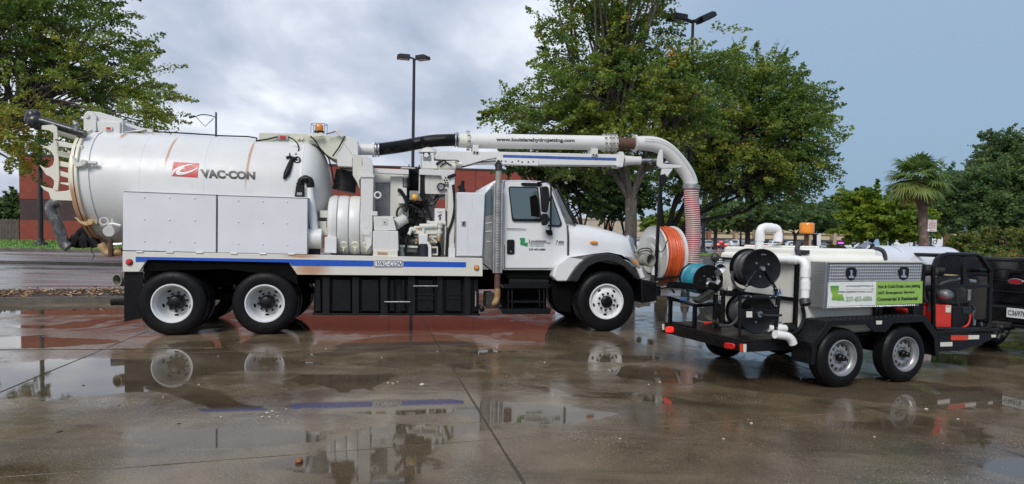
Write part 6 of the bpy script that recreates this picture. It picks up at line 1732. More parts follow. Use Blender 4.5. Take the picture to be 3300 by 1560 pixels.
# ---- heater drum
HV = .95; P = RF.p(T2((900, 230))[0], HV); RH = .33
uh0, uh1 = RF.p(T2((610, 240))[0], HV)[0], RF.p(T2((1110, 240))[0], HV)[0]
hc = (uh0, HV, P[2] - RH)
dm = MB().lathe(hc, 'u', [(0, .02), (RH * .8, .0), (RH, .04), (RH, uh1 - uh0), (RH - .03, uh1 - uh0), (RH - .03, uh1 - uh0 - .35)], 48).build('heater_drum', mat('wet_galvanised_drum', (.74, .74, .76), .3, .25, var=.06, scale=3), trailer, smooth=50)
MB().lathe(hc, 'u', [(0, uh1 - uh0 - .3), (RH - .031, uh1 - uh0 - .3)], 40).build('drum_mouth', M['dark'], dm)
MB().lathe(hc, 'u', [(RH - .001, uh1 - uh0 - .006), (RH + .012, uh1 - uh0), (RH - .001, uh1 - uh0 + .006)], 48).build('drum_rim', M['black'], dm)
sx = RF.p(T2((835, 290))[0], .7)[0] - uh0
MB().lathe(hc, 'u', [(RH, sx - .006), (RH + .004, sx), (RH, sx + .006)], 48).build('drum_seam', M['galv'], dm)
MB().box(uh0 + .1, uh1, .66, 1.24, DW, P[2] - RH * 1.6).build('heater_cradle', M['black'], trailer)
# ---- engine in its roll frame
ring_ = rp_(A3((345, 260), (370, 190), (430, 138), (500, 128), (780, 130), (830, 150), (935, 300), (935, 330), (922, 830), (900, 880), (860, 905), (360, 895), (345, 860)), .35)
P = [Vector((u, .35, w)) for u, w in ring_] ; P.append(P[0])
fr_ = MB().tube(P, .028, 10, cap=False).build('roll_frame', M['black'], trailer)
P2 = [p + Vector((0, 1.15, 0)) for p in P]; MB().tube(P2, .028, 10, cap=False).build('roll_frame', M['black'], trailer)
b = MB()
for k in (2, 4, 6, 8): b.tube([P[k], P2[k]], .025, 8)
b.build('frame_tie', M['black'], trailer)
rs_de('frame_post', A3((655, 150), (690, 150), (690, 470), (655, 440)), .33, .37, M['black'])
rs_de('frame_rail', A3((380, 440), (930, 440), (930, 470), (380, 470)), .32, .36, M['black'])
rs_de('top_cowl', A3((420, 150), (780, 150), (900, 330), (920, 345), (400, 345), (390, 240)), .60, 1.4, M['blackmat'], bevel=.03)
rs_de('radiator_panel', A3((700, 360), (905, 360), (885, 800), (720, 800)), .75, .80, mat('brown_black_radiator', (.035, .028, .024), .6, var=.3), at_v=.75)
rs_de('engine_block', A3((380, 330), (720, 340), (740, 640), (560, 660), (360, 640)), .62, 1.3, M['engine'], bevel=.03)
ft = rs_de('fuel_tank', A3((372, 642), (450, 655), (540, 650), (532, 900), (385, 900), (356, 868), (358, 660)), .42, .75, M['redpaint'], bevel=.025)
rs_de('tank_label', A3((474, 655), (525, 655), (520, 728), (470, 726)), .414, .4195, M['reflect_w'], ft, bevel=0, at_v=.42)
lettering('DANGER', r3(A3((482, 672), (517, 672), (518, 662), (483, 662)), .4135), M['reflect_r'], ft, bold=.03, lift=.001)
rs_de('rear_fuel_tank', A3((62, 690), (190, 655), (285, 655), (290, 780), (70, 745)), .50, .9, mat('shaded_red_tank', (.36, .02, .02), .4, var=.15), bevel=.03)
bt = rs_de('battery', A3((545, 665), (745, 668), (735, 885), (548, 888)), .45, .8, M['blackmat'], bevel=.012)
rs_de('battery_side', A3((648, 672), (742, 675), (728, 745), (650, 742)), .44, .449, M['charcoal'], bt, at_v=.45)
MB().tube(curve3(r3(A3((540, 890), (620, 890), (680, 870), (715, 830), (728, 745)), .40), 5), .012, 8).build('battery_cable', M['redpaint'], trailer)
H = MB()
def those(pts, v, r, Z=A3): H.tube(curve3([RF.p(q, v) for q in Z(*pts)], 5), r, 8)
those([(400, 450), (450, 420), (540, 400), (640, 392)], .45, .018); those([(400, 470), (470, 435), (600, 425), (660, 430)], .5, .016)
those([(580, 500), (590, 600), (610, 660)], .5, .012); those([(740, 640), (770, 700), (750, 760), (765, 850)], .5, .018)
those([(250, 330), (240, 450), (260, 600), (330, 640)], .5, .02); those([(300, 520), (310, 600), (300, 720)], .42, .016)
H.build('engine_hoses', M['greyhose'], trailer)
b = MB()
for q, r in (((270, 290), .075), ((318, 310), .05), ((395, 290), .035)):
    p = RF.p(A3(q)[0], .5); b.cyl((p[0] - .05, .5, p[2]), (p[0] + .05, .46, p[2]), r, r, 16)
b.build('exhaust_fittings', M['engine'], trailer, bevel=.005)
b = MB(); p = RF.p(A3((480, 545))[0], .5); b.ball((p[0], .52, p[2]), .10, 14, .75); b.build('air_cleaner', M['galv'], trailer)
b = MB(); b.tube(r3(A3((460, 340), (590, 345)), .5), .010, 6); b.build('brass_line', M['rusty'], trailer)
b = MB(); b.tube(r3(A3((715, 490), (710, 600)), .48), .028, 10); b.tube(r3(A3((590, 395), (640, 380)), .46), .022, 8); b.tube(r3(A3((700, 400), (770, 410)), .55), .03, 10); b.tube(r3(A3((770, 800), (765, 860)), .4), .02, 8); b.tube(r3(A3((838, 830), (840, 865)), .4), .02, 8)
b.build('bright_fittings', M['steel'], trailer)['kind'] = 'stuff'
MB().box(1.62, 1.80, .42, .6, DW, 1.40).build('side_shroud', M['blackmat'], trailer, bevel=.02)
MB().box(1.05, 1.80, .85, 1.7, DW, 1.0).build('pump_base', M['dark'], trailer, bevel=.02)
# coupler clutter
b = MB()
for q, v in (((1045, 880), .9), ((1090, 930), .95), ((1120, 905), 1.0), ((1165, 885), 1.0), ((1070, 960), .95)):
    b.ball(RF.p(A3(q)[0], v), .035, 8)
b.tube(r3(A3((1000, 900), (1040, 935), (1020, 985), (1005, 1000)), .9), .022, 6)
b.build('safety_chain', M['engine'], trailer)['kind'] = 'stuff'
MB().box(3.8, 4.25, .99, 1.11, .42, .52).build('coupler', M['engine'], trailer, bevel=.02)
# ---- twin black hose reels at the rear corner
RTURN = math.radians(16); RAX = Vector((math.sin(RTURN), math.cos(RTURN), 0))       # the reels stand a little askew on the deck
def reel(cu, cv, cw, r, wid, hosemat, hr_, name, fill=.78):
    c = Vector((cu, cv, cw)); rr_ = random.Random(int(cu * 100))
    o = MB().lathe(c, RAX, [(0, -.012), (r * .3, -.012), (r * .32, -.002), (r * .93, -.002), (r * .97, -.008), (r, 0), (r, .008), (0, .008)], 48).build(name, M['black'], trailer)
    MB().lathe(c + RAX * wid, RAX, [(0, -.008), (r, -.008), (r, .0), (r * .97, .008), (r * .93, .002), (0, .002)], 48).build('far_disc', M['black'], o)
    b = MB(); n = max(4, int(wid / (hr_ * 2.0))); e = Vector((0, 0, 1)); f_ = RAX.cross(e)
    for k in range(n):
        d0 = .02 + (wid - .04) * (k + .5) / n; ph = rr_.uniform(0, 6); rad = r * fill + rr_.uniform(-.008, .004); t = rr_.uniform(.3, .8) * hr_
        b.tube([c + RAX * (d0 + t * math.sin(2 * PI * i / 40 + ph)) + (e * math.cos(2 * PI * i / 40) + f_ * math.sin(2 * PI * i / 40)) * rad for i in range(41)], hr_ * .95, 8, cap=False)
    b.lathe(c, RAX, [(r * .3, .01), (r * fill - hr_ * .6, .01), (r * fill - hr_ * .6, wid - .01), (r * .3, wid - .01)], 32)
    b.build('wound_hose', hosemat, o)
    MB().lathe(c, RAX, [(0, -.05), (.022, -.05), (.03, -.03), (.034, -.012)], 14).build('axle_boss', M['steel'], o)
    b = MB()
    for a in (.6, 2.4, 4.5):
        p = c + (e * math.sin(a) + f_ * math.cos(a)) * r * .4; b.cyl(p - RAX * .012, p, .012, .012, 8)
    b.build('disc_bolts', M['steel'], o)['kind'] = 'stuff'
    return o
RV = .34
ru, _, rw = RF.p(A1((1040, 275))[0], RV); lu_, _, lw_ = RF.p(A1((1008, 748))[0], RV)
r_up = (RF.p(A1((1040, 70))[0], RV)[2] - RF.p(A1((1040, 480))[0], RV)[2]) / 2
r_lo = (RF.p(A1((1008, 560))[0], RV)[2] - RF.p(A1((1008, 965))[0], RV)[2]) / 2
up_ = reel(ru, RV, rw, r_up, .36, M['greyhose'], .020, 'upper_hose_reel')
lo_ = reel(lu_, RV + .02, lw_, r_lo, .36, M['greyhose'], .020, 'lower_hose_reel')
MB().tube(r3(A1((1035, 130), (1108, 132)), RV - .01), .006, 6).build('disc_slot', M['galv'], up_)
SV = RV - .05
rs_de('reel_post', A1((815, 560), (836, 560), (832, 995), (812, 990)), SV, SV + .03, M['black'])
rs_de('reel_post', A1((1205, 560), (1240, 570), (1200, 1012), (1162, 1005)), SV, SV + .03, M['black'])
rs_de('reel_arm', A1((985, 290), (1010, 300), (895, 470), (870, 460)), SV, SV + .02, M['black']); rs_de('reel_arm', A1((1078, 300), (1104, 292), (1215, 500), (1190, 560), (1170, 470)), SV, SV + .02, M['black'])
rs_de('reel_bar', A1((815, 555), (1230, 560), (1230, 590), (815, 585)), SV - .01, SV + .03, M['black'])
rs_de('reel_guard', A1((820, 690), (1215, 692), (1215, 795), (820, 790)), SV - .004, SV + .006, M['black'], at_v=SV)
rs_de('data_plate', A1((878, 716), (938, 716), (938, 778), (878, 778)), SV - .008, SV - .0045, M['reflect_w'], at_v=SV, bevel=0)
MB().tube(r3(A1((1040, 752), (1150, 760), (1245, 756)), SV - .03), .014, 8).build('crank_handle', M['engine'], trailer)
P = RF.p(A1((1015, 745))[0], SV); MB().cyl((P[0], SV - .02, P[2]), (P[0], SV + .02, P[2]), .036, .036, 16).build('crank_boss', M['steel'], trailer)
b = MB()
for q in ((875, 562), (930, 565), (1128, 566), (1186, 566), (1190, 660), (1185, 480), (1152, 455), (888, 450), (870, 480), (865, 505), (1200, 890), (1170, 950)):
    P = RF.p(A1(q)[0], SV - .01); b.ball(P, .011, 6)
b.build('reel_bolts', M['steel'], trailer)['kind'] = 'stuff'
rs_de('motor_box', A1((690, 500), (830, 470), (840, 560), (690, 560)), .55, .7, M['black'], bevel=.01)
rs_de('warning_label', A1((700, 452), (748, 448), (732, 500), (688, 500)), .545, .549, M['reflect_w'], bevel=0, at_v=.55)
rs_de('motor_box_post', A1((640, 520), (668, 520), (664, 850), (640, 840)), .60, .64, M['black'])
MB().tube(curve3(r3(A1((740, 300), (735, 370), (760, 440), (800, 480), (860, 500)), .50), 5), .017, 8).tube(curve3(r3(A1((805, 760), (770, 820), (700, 865), (610, 860)), .45), 5), .018, 8).build('reel_lead_hose', M['greyhose'], trailer)
# ---- blue jetting hose reel on its stand, rear far corner
BV = 1.22
bu, _, bw = RF.p(A1((488, 395))[0], BV); rb3 = (RF.p(A1((488, 238))[0], BV)[2] - RF.p(A1((488, 556))[0], BV)[2]) / 2
bo = reel(bu, BV, bw, rb3, .54, M['bluehose'], .025, 'blue_hose_reel', .88)
def leg(q0, q1, v): 
    P0, P1 = RF.p(A1(q0)[0], v), RF.p(A1(q1)[0], v); return P0, P1
for (x, y0, y1, v) in ((100, 590, 845, 1.70), (352, 660, 885, 1.22), (565, 540, 820, 1.22), (610, 640, 850, 1.5)):
    P0, P1 = leg((x, y0), (x, y1), v); MB().box(P0[0] - .022, P0[0] + .022, v - .022, v + .022, DW, P0[2]).build('stand_leg', M['black'], trailer, bevel=.004)
for (a, c_, v0, v1) in (((90, 575), (350, 655), 1.70, 1.22), ((100, 830), (350, 880), 1.70, 1.22), ((352, 660), (565, 640), 1.22, 1.22)):
    P0, P1 = RF.p(A1(a)[0], v0), RF.p(A1(c_)[0], v1); MB().tube([P0, P1], .024, 6).build('stand_rail', M['black'], trailer)
rs_de('stand_plate', A1((60, 400), (330, 425), (470, 470), (470, 495), (330, 490), (180, 480), (50, 470)), 1.18, 1.20, M['black'], at_v=1.2)
MB().tube([RF.p(A1((0, 470))[0], 1.5), RF.p(A1((200, 440))[0], 1.4)], .02, 8).tube([RF.p(A1((110, 490))[0], 1.5), RF.p(A1((140, 525))[0], 1.5)], .012, 6).build('hose_guide_arm', M['black'], trailer)
rs_de('blue_tag', A1((196, 566), (272, 574), (262, 608), (196, 600)), 1.44, 1.446, mat('blue_label', (.10, .22, .50), .4), bevel=0, at_v=1.44)
rs_de('stand_beam', A1((80, 560), (350, 640), (360, 690), (350, 660), (80, 600)), 1.46, 1.5, M['black'], at_v=1.46)
b = MB(); b.tube(curve3(r3(A1((470, 440), (500, 410), (560, 420), (590, 390), (582, 350), (590, 330)), 1.1), 4), .018, 8); b.lathe(RF.p(A1((594, 318))[0], 1.08), (-.3, -1, .1), [(0, 0), (.04, 0), (.042, -.02), (0, -.02)], 16)
b.tube(r3(A1((575, 440), (605, 400)), 1.08), .022, 8)
b.build('swivel_and_gauge', M['steel'], trailer)
rs_de('reel_motor', A1((370, 600), (450, 550), (540, 490), (560, 520), (500, 600), (400, 640)), 1.1, 1.2, M['engine'], bevel=.015)
H = MB()
for k in range(5): those([(390 + 12 * k, 680), (420 + 20 * k, 740), (480 + 25 * k, 790), (580, 830)], 1.35, .009, A1)
those([(380, 815), (450, 830), (560, 835)], 1.3, .012, A1)
H.build('hose_bundle', M['greytube'], trailer)
MB().tube(r3(A1((448, 842), (500, 832), (580, 828)), 1.2), .016, 8).build('red_valve_lever', M['redpaint'], trailer)
b = MB(); b.tube(r3(A1((545, 840), (540, 910)), 1.2), .018, 8).tube(r3(A1((420, 830), (418, 870)), 1.2), .016, 8).tube(r3(A1((540, 820), (620, 870)), 1.1), .03, 8); b.build('valve_cluster', M['engine'], trailer)['kind'] = 'stuff'
# far side diamond plate locker and mirror-like lamp
fb = rp_(A1((545, 165), (700, 170), (690, 620), (545, 600)), 1.62)
fbx = MB().prism(fb, 1.62, 1.85).build('far_toolbox', M['alu'], trailer, bevel=.004)
tread((Vector((fb[3][0], 1.619, fb[3][1])), Vector((fb[2][0] - fb[3][0], 0, 0)), Vector((0, 0, fb[0][1] - fb[3][1]))), 7, 18, M['alu_raise'], fbx, alt=False)
P = Vector(RF.p(A1((562, 160))[0], 1.5)); MB().lathe(P, (-.3, -1, .1), [(0, -.05), (.05, -.04), (.062, -.01), (.05, .03), (0, .05)], 18).build('work_lamp', M['engine'], trailer)
MB().tube([P, P + Vector((-.02, 0, -.3))], .007, 5).build('lamp_stem', M['black'], trailer)
P = Vector(RF.p(A1((612, 275))[0], 1.4)); MB().lathe(P, (-.5, -1, .15), [(.06, .0), (.07, .012), (.06, .02), (0, .01)], 20).build('convex_mirror', M['chrome'], trailer)
MB().tube(r3(A1((722, 0), (740, 50), (750, 105)), 1.6), .012, 6).build('antenna', M['black'], trailer)
MB().tube(r3(A1((722, -5), (735, 30)), 1.6), .02, 6).build('antenna_flag', M['pvc'], trailer)

# ================================================================== PICKUP
pk = thing('pickup_truck', 'black pickup truck with silver oval badge towing the jetter trailer', 'pickup', RF.O + RF.a * 4.42, RANG)
PF = Frame(RF.O + RF.a * 4.42, RANG)
def pv(q, u=0.0):
    d = ray(*q); t = (u - (CAMP - PF.O).dot(PF.a)) / d.dot(PF.a); P = CAMP + d * t - PF.O
    return (P.dot(PF.n), P.z)
M['blackcar'] = mat('black_car_paint', (.006, .006, .008), .12, var=.2, scale=3, coat=1.0)
wtop = pv(A3((1180, 160))[0])[1]; vN, vF = .02, 1.92; wsill = .62
tg0 = pv(A3((1180, 640))[0])[1]
MB().box(.02, 1.75, vN, vF, wsill, wtop - .02).build('bed', M['blackcar'], pk, bevel=.04, bseg=3)
tg = MB().prism_u([(vN + .06, tg0), (vF - .06, tg0), (vF - .04, wtop - .03), (vF - .08, wtop), (vN + .08, wtop), (vN + .04, wtop - .03)], -.02, .04).build('tailgate', M['blackcar'], pk, bevel=.012)
for y0, y1, n in ((185, 205, 'tailgate_trim'), (282, 296, 'tailgate_crease'), (398, 408, 'tailgate_crease'), (512, 524, 'tailgate_crease')):
    wa, wb_ = pv(A3((1180, y0))[0])[1], pv(A3((1180, y1))[0])[1]
    MB().box(-.034, -.0205, vN + .1, vF - .1, min(wa, wb_), max(wa, wb_)).build(n, M['blackmat'] if n != 'tailgate_trim' else M['black'], tg, bevel=.006)
hd_ = [pv(q, -.03) for q in A3((1150, 285), (1262, 290), (1262, 322), (1150, 318))]
MB().prism_u(hd_, -.05, -.021).build('tailgate_handle', M['blackmat'], tg, bevel=.008)
cv, cw = pv(A3((1210, 408))[0]); cv2 = pv(A3((1128, 408))[0])[0]; wv = abs(cv2 - cv); hw = abs(pv(A3((1210, 376))[0])[1] - cw)
bdg = MB().prism_u([(cv + wv * math.cos(2 * PI * k / 28), cw + hw * math.sin(2 * PI * k / 28)) for k in range(28)], -.036, -.0205).build('oval_badge', M['chrome'], tg, bevel=.004)
MB().prism_u([(cv + wv * .84 * math.cos(2 * PI * k / 28), cw + hw * .72 * math.sin(2 * PI * k / 28)) for k in range(28)], -.040, -.0365).build('badge_field', mat('badge_red', (.33, .012, .018), .3), bdg)
MB().box(-.16, -.02, vN + .02, vF - .02, tg0 - .28, tg0 - .03).build('rear_bumper', M['black'], pk, bevel=.03, bseg=3)
MB().box(-.18, -.02, vN + .0, vF - .0, tg0 - .34, tg0 - .285).build('bumper_step', M['blackmat'], pk, bevel=.015)
q = [pv(x, -.17) for x in A3((1106, 678), (1360, 690), (1360, 800), (1106, 776))]
q = [(q[0][0], q[3][1]), (q[1][0], q[3][1]), (q[1][0], q[0][1]), (q[0][0], q[0][1])]
plt = MB().prism_u(q, -.178, -.162).build('licence_plate', M['sign_white'], pk, bevel=.004)
vv0, vv1 = q[0][0], q[1][0]; ww0, ww1 = q[0][1], q[2][1]
x0 = pv(A3((1114, 730))[0], -.179)[0]; x1 = pv(A3((1300, 730))[0], -.179)[0]
lettering('C36978', [(-.178, x0, ww0 + (ww1 - ww0) * .22), (-.178, x1, ww0 + (ww1 - ww0) * .22), (-.178, x1, ww0 + (ww1 - ww0) * .78), (-.178, x0, ww0 + (ww1 - ww0) * .78)], M['navy'], plt, bold=.02, lift=.002)
MB().box(-.02, .12, vF - .10, vF + .01, tg0 + .05, wtop - .1).build('tail_lamp', M['red_lens'], pk, bevel=.02)
MB().box(-.02, .12, vN - .01, vN + .08, tg0 + .05, wtop - .1).build('tail_lamp', M['red_lens'], pk, bevel=.02)
MB().prism([(1.75, wsill), (4.9, wsill), (4.9, 1.12), (3.7, 1.2), (3.1, 1.78), (2.0, 1.85), (1.76, 1.3)], vN, vF).build('cab', M['blackcar'], pk, bevel=.07, bseg=3)
MB().prism([(1.95, 1.28), (3.35, 1.28), (3.0, 1.72), (2.1, 1.76)], vN - .012, vN + .02).build('side_window', M['glass'], pk)
for u in (.75, 3.95):
    for v, s in ((vN, 1), (vF - .26, 1)):
        w_ = MB().lathe((0, 0, 0), 'v', tyre_prof(.40, .22, .26), 36).build('wheel', M['rubber'], pk, loc=(u, v, .40))
        MB().lathe((0, 0, 0), 'v', [(.23, .02), (.22, .0), (.20, .04), (.06, .05), (0, .05)], 24).build('rim', M['silver'], w_)
MB().box(-.12, 4.6, .4, 1.5, .45, .61).build('underbody', M['dark'], pk)
MB().box(-.45, -.1, .90, 1.0, .44, .52).build('hitch', M['engine'], pk, bevel=.01)
# ================================================================== TREES
def leaf_mat(name, stops, rough=.45):
    t = NT(name); a = t.node('ShaderNodeAttribute', attribute_name='tint').outputs['Fac']
    c = t.ramp(a, stops)
    t.set(Base_Color=c, Roughness=rough, Specular_IOR_Level=.35)
    tr = t.node('ShaderNodeBsdfTranslucent', {'Color': c})
    mx = t.node('ShaderNodeMixShader', {0: .5}); t.l.new(t.b.outputs[0], mx.inputs[1]); t.l.new(tr.outputs[0], mx.inputs[2])
    t.l.new(mx.outputs[0], t.out.inputs[0])
    return t.m
LOAK = leaf_mat('oak_leaves', [(0, (.072, .138, .038)), (.45, (.165, .26, .055)), (.8, (.29, .35, .062)), (.94, (.38, .36, .055)), (1, (.46, .29, .04))])
LDARK = leaf_mat('dark_oak_leaves', [(0, (.065, .12, .050)), (.5, (.13, .21, .072)), (.9, (.21, .28, .075)), (1, (.24, .24, .06))])
LLIGHT = leaf_mat('bright_green_leaves', [(0, (.08, .15, .02)), (.5, (.20, .30, .03)), (1, (.34, .40, .045))])
LSHRUB = leaf_mat('shrub_leaves', [(0, (.08, .14, .03)), (.5, (.18, .24, .06)), (.85, (.28, .26, .065)), (1, (.34, .21, .08))])
LHEDGE = leaf_mat('hedge_leaves', [(0, (.06, .07, .02)), (.6, (.13, .12, .04)), (1, (.20, .14, .06))])
def bark(name, c0, c1):
    t = NT(name); o = t.coord()
    m_ = t.node('ShaderNodeMapping', {'Vector': o, 'Scale': (9, 9, 1.6)}).outputs[0]
    n = t.noise(1.6, 6, .7, m_, .4)
    pale = t.smooth(t.noise(3.2, 5, .65, o), .52, .66)
    t.set(Base_Color=t.mix(t.math('MULTIPLY', pale, .6), t.ramp(n, [(.3, c0), (.7, c1)]), tuple(min(1, x * 1.7) for x in c1)), Roughness=.85)
    t.bump(n, .8, .03)
    return t.m
BARK = bark('grey_oak_bark', (.04, .034, .028), (.15, .13, .11))
BARKD = bark('dark_wet_bark', (.010, .009, .008), (.035, .03, .025))
def leaves_mesh(name, centers, size, n_per, leaf, tints, seed, mat_, parent, flat=.6):
    """centers: clump centres (m,3); size: clump radii (m,); every leaf is a small bent diamond"""
    rg = np.random.default_rng(seed); m = len(centers); N = m * n_per
    ci = np.repeat(np.arange(m), n_per)
    # each clump is a leafy spray: leaves strung along a twig that runs outwards, a few off to the sides
    mid = centers.mean(0)
    ax_ = centers - mid; ax_[:, 2] *= .55; ax_ += rg.normal(scale=.45, size=ax_.shape) * np.linalg.norm(ax_, axis=1)[:, None]
    ax_ /= np.linalg.norm(ax_, axis=1)[:, None] + 1e-9
    t_ = rg.uniform(-1, 1, N)
    d = rg.normal(size=(N, 3)); d /= np.linalg.norm(d, axis=1)[:, None]
    thick = (.42 * (1 - .65 * np.maximum(0, t_))) * rg.random(N) ** .6
    off = ax_[ci] * (t_ * 1.15 * size[ci])[:, None] + d * (thick * size[ci])[:, None]; off[:, 2] *= flat + .2
    P = centers[ci] + off
    P[:, 2] -= .10 * (np.maximum(0, t_) * size[ci]) ** 1.5
    a = rg.normal(size=(N, 3)); a[:, 2] = a[:, 2] * .6 - .25; a /= np.linalg.norm(a, axis=1)[:, None]
    u = rg.normal(size=(N, 3)); bb = np.cross(a, u); bb /= np.linalg.norm(bb, axis=1)[:, None] + 1e-9
    nn = np.cross(a, bb)
    L = leaf * rg.uniform(.6, 1.25, N); W = L * rg.uniform(.28, .45, N)
    V = np.empty((N, 4, 3), np.float32)
    V[:, 0] = P - a * L[:, None] * .5; V[:, 1] = P + bb * W[:, None] + nn * (W * .3)[:, None]
    V[:, 2] = P + a * L[:, None] * .5; V[:, 3] = P - bb * W[:, None] + nn * (W * .3)[:, None]
    me = bpy.data.meshes.new(name)
    me.vertices.add(N * 4); me.vertices.foreach_set('co', V.reshape(-1))
    me.loops.add(N * 4); me.loops.foreach_set('vertex_index', np.arange(N * 4, dtype=np.int32))
    me.polygons.add(N); me.polygons.foreach_set('loop_start', np.arange(0, N * 4, 4, dtype=np.int32))
    me.update(calc_edges=True)
    t = np.clip(tints[ci] + rg.normal(scale=.13, size=N), 0, 1).astype(np.float32)
    at_ = me.attributes.new('tint', 'FLOAT', 'POINT'); at_.data.foreach_set('value', np.repeat(t, 4))
    me.materials.append(mat_)
    o = bpy.data.objects.new(name, me); COL.objects.link(o); o.parent = parent
    return o
def tree(name, label, base, lumps, n_cl, n_per, leaf, seed, mat_, bark_, tr=.25, fork=1.8, stems=1, csize=(.35, .7), branches=60, cat='tree', group=None, tint=(.35, .22), yellow=(), flat=.6, shell=.5, dead=0, lean=0.0):
    """lumps: (x, y, z, rx, ry, rz) ellipsoids of foliage in world space"""
    rg = np.random.default_rng(seed); rr = random.Random(seed)
    root = thing(name, label, cat, base, 0, group)
    B = np.array(base, float)
    L = np.array(lumps, float)
    vol = np.prod(L[:, 3:], axis=1) ** .75; pr = vol / vol.sum()
    C = []; 
    while len(C) < n_cl:
        k = rg.choice(len(L), p=pr); d = rg.normal(size=3); d /= np.linalg.norm(d)
        r = (shell + (1 - shell) * rg.random()) ** .8
        p = L[k, :3] + d * r * L[k, 3:]
        C.append(p)
    C = np.array(C) - B
    sz = rg.uniform(csize[0], csize[1], len(C))
    zlo, zhi = C[:, 2].min(), C[:, 2].max()
    tn = np.clip(rg.normal(tint[0], tint[1], len(C)), 0, .9)
    for (p, rad, val) in yellow:
        q = np.array(p) - B; dd = np.linalg.norm((C - q), axis=1); tn = np.where(dd < rad, np.maximum(tn, val + rg.normal(scale=.08, size=len(C))), tn)
    leaves_mesh('crown', C, sz, n_per, leaf, tn, seed + 1, mat_, root, flat)
    # wood
    b = MB(); forks = []
    cen = C.mean(0)
    for s in range(stems):
        a = 2 * math.pi * s / max(1, stems) + rr.random(); sp = .0 if stems == 1 else .18
        f = Vector((math.cos(a) * sp * fork * 1.6 + lean, math.sin(a) * sp * fork, fork * rr.uniform(.9, 1.1)))
        st = Vector((math.cos(a) * sp * .3, math.sin(a) * sp * .3, -.1)); k = tr / math.sqrt(stems)
        mid = st.lerp(f, .5) + Vector((rr.uniform(-.06, .06), rr.uniform(-.06, .06), 0))
        path = curve3([st, st.lerp(f, .15), mid, f], 4); n = len(path)
        b.tube(path, [k * (1.35 - .2 * i / n if i < 2 else 1.08 - .25 * i / n) for i in range(n)], 12)
        forks.append((f, k * .8))
    tk = b.build('trunk', bark_, root, smooth=60)
    b = MB(); lim = []
    n_main = 7 if stems == 1 else 3
    order = np.argsort(C[:, 0] + .3 * C[:, 1])
    for f, k in forks:
        for i in range(n_main):
            tgt = Vector(tuple(C[order[int((i + .5) / n_main * len(C))]])) if stems == 1 else Vector(tuple(C[rg.integers(len(C))])); e = f.lerp(tgt, .62); e.z = max(e.z, f.z + .3)
            mid = f.lerp(e, .5) + Vector((rr.uniform(-.2, .2), rr.uniform(-.2, .2), .25))
            path = curve3([f - Vector((0, 0, .1)), f.lerp(mid, .5), mid, e], 3); n = len(path)
            b.tube(path, [k * (.62 - .42 * j / n) for j in range(n)], 8); lim += path[n // 3:]
    for i in range(branches):
        tgt = Vector(tuple(C[rg.integers(len(C))])); s_ = min(rr.sample(lim, min(14, len(lim))), key=lambda p: (p - tgt).length)
        mid = s_.lerp(tgt, .5) + Vector((rr.uniform(-.15, .15), rr.uniform(-.15, .15), rr.uniform(0, .2)))
        b.tube(curve3([s_, mid, tgt], 3), [.05, .045, .04, .034, .028, .02, .010], 5)
    for i in range(dead):
        d = rg.normal(size=3); tgt = Vector(tuple(C[rg.integers(len(C))])); out = (tgt - Vector(tuple(cen))).normalized(); p = tgt
        for q in range(3):
            e = p + (out + Vector((rr.uniform(-.4, .4), rr.uniform(-.4, .4), rr.uniform(-.1, .5)))) * .5; b.tube([p, p.lerp(e, .5) + Vector((0, 0, .04)), e], [.01, .007, .003], 4)
    b.build('branches', bark_, root, smooth=60)
    return root
def lump(x, y, rx, ry, Y, ryd=None):
    """foliage ellipsoid from its place and half sizes in the photograph, at depth Y"""
    P = at(x * 1.281, y * 1.281, Y); k = Y / 1600.0
    return (P.x, P.y, P.z, rx * k, (ryd if ryd is not None else rx * k * .8), ry * k)
def gbase(x, Y): 
    P = at(x * 1.281, 775, Y); return (P.x, Y, gz(Y))
# big oak, left, rooted in the mulch bed outside the frame
YL = 22.0
lum = [lump(-120, 60, 300, 190, YL), lump(150, 60, 170, 130, YL), lump(60, 240, 240, 110, YL), lump(300, 190, 150, 75, YL), lump(390, 240, 85, 50, YL), lump(230, 120, 150, 90, YL),
       lump(300, 300, 140, 42, YL - 1), lump(100, 330, 130, 65, YL - 2), lump(-60, 380, 170, 70, YL - 2), lump(60, 400, 55, 60, YL - 1), lump(-250, 250, 220, 150, YL), lump(20, -60, 300, 120, YL), lump(420, 290, 55, 30, YL - .5)]
tree('oak_tree', 'huge spreading oak overhanging the truck tail from the left edge', (-20.5, YL, .1), lum, 1050, 115, .10, 11, LOAK, BARK, .38, 2.6, csize=(.3, .7), branches=160, tint=(.46, .2), yellow=[(at(60 * 1.281, 290 * 1.281, 20), 1.3, .72), (at(40 * 1.281, 330 * 1.281, 20), 1.2, .8), (at(230 * 1.281, 330 * 1.281, 21), .9, .74), (at(170 * 1.281, 190 * 1.281, 20), 1.6, .6), (at(330 * 1.281, 250 * 1.281, 21), 1.5, .62)], dead=30)
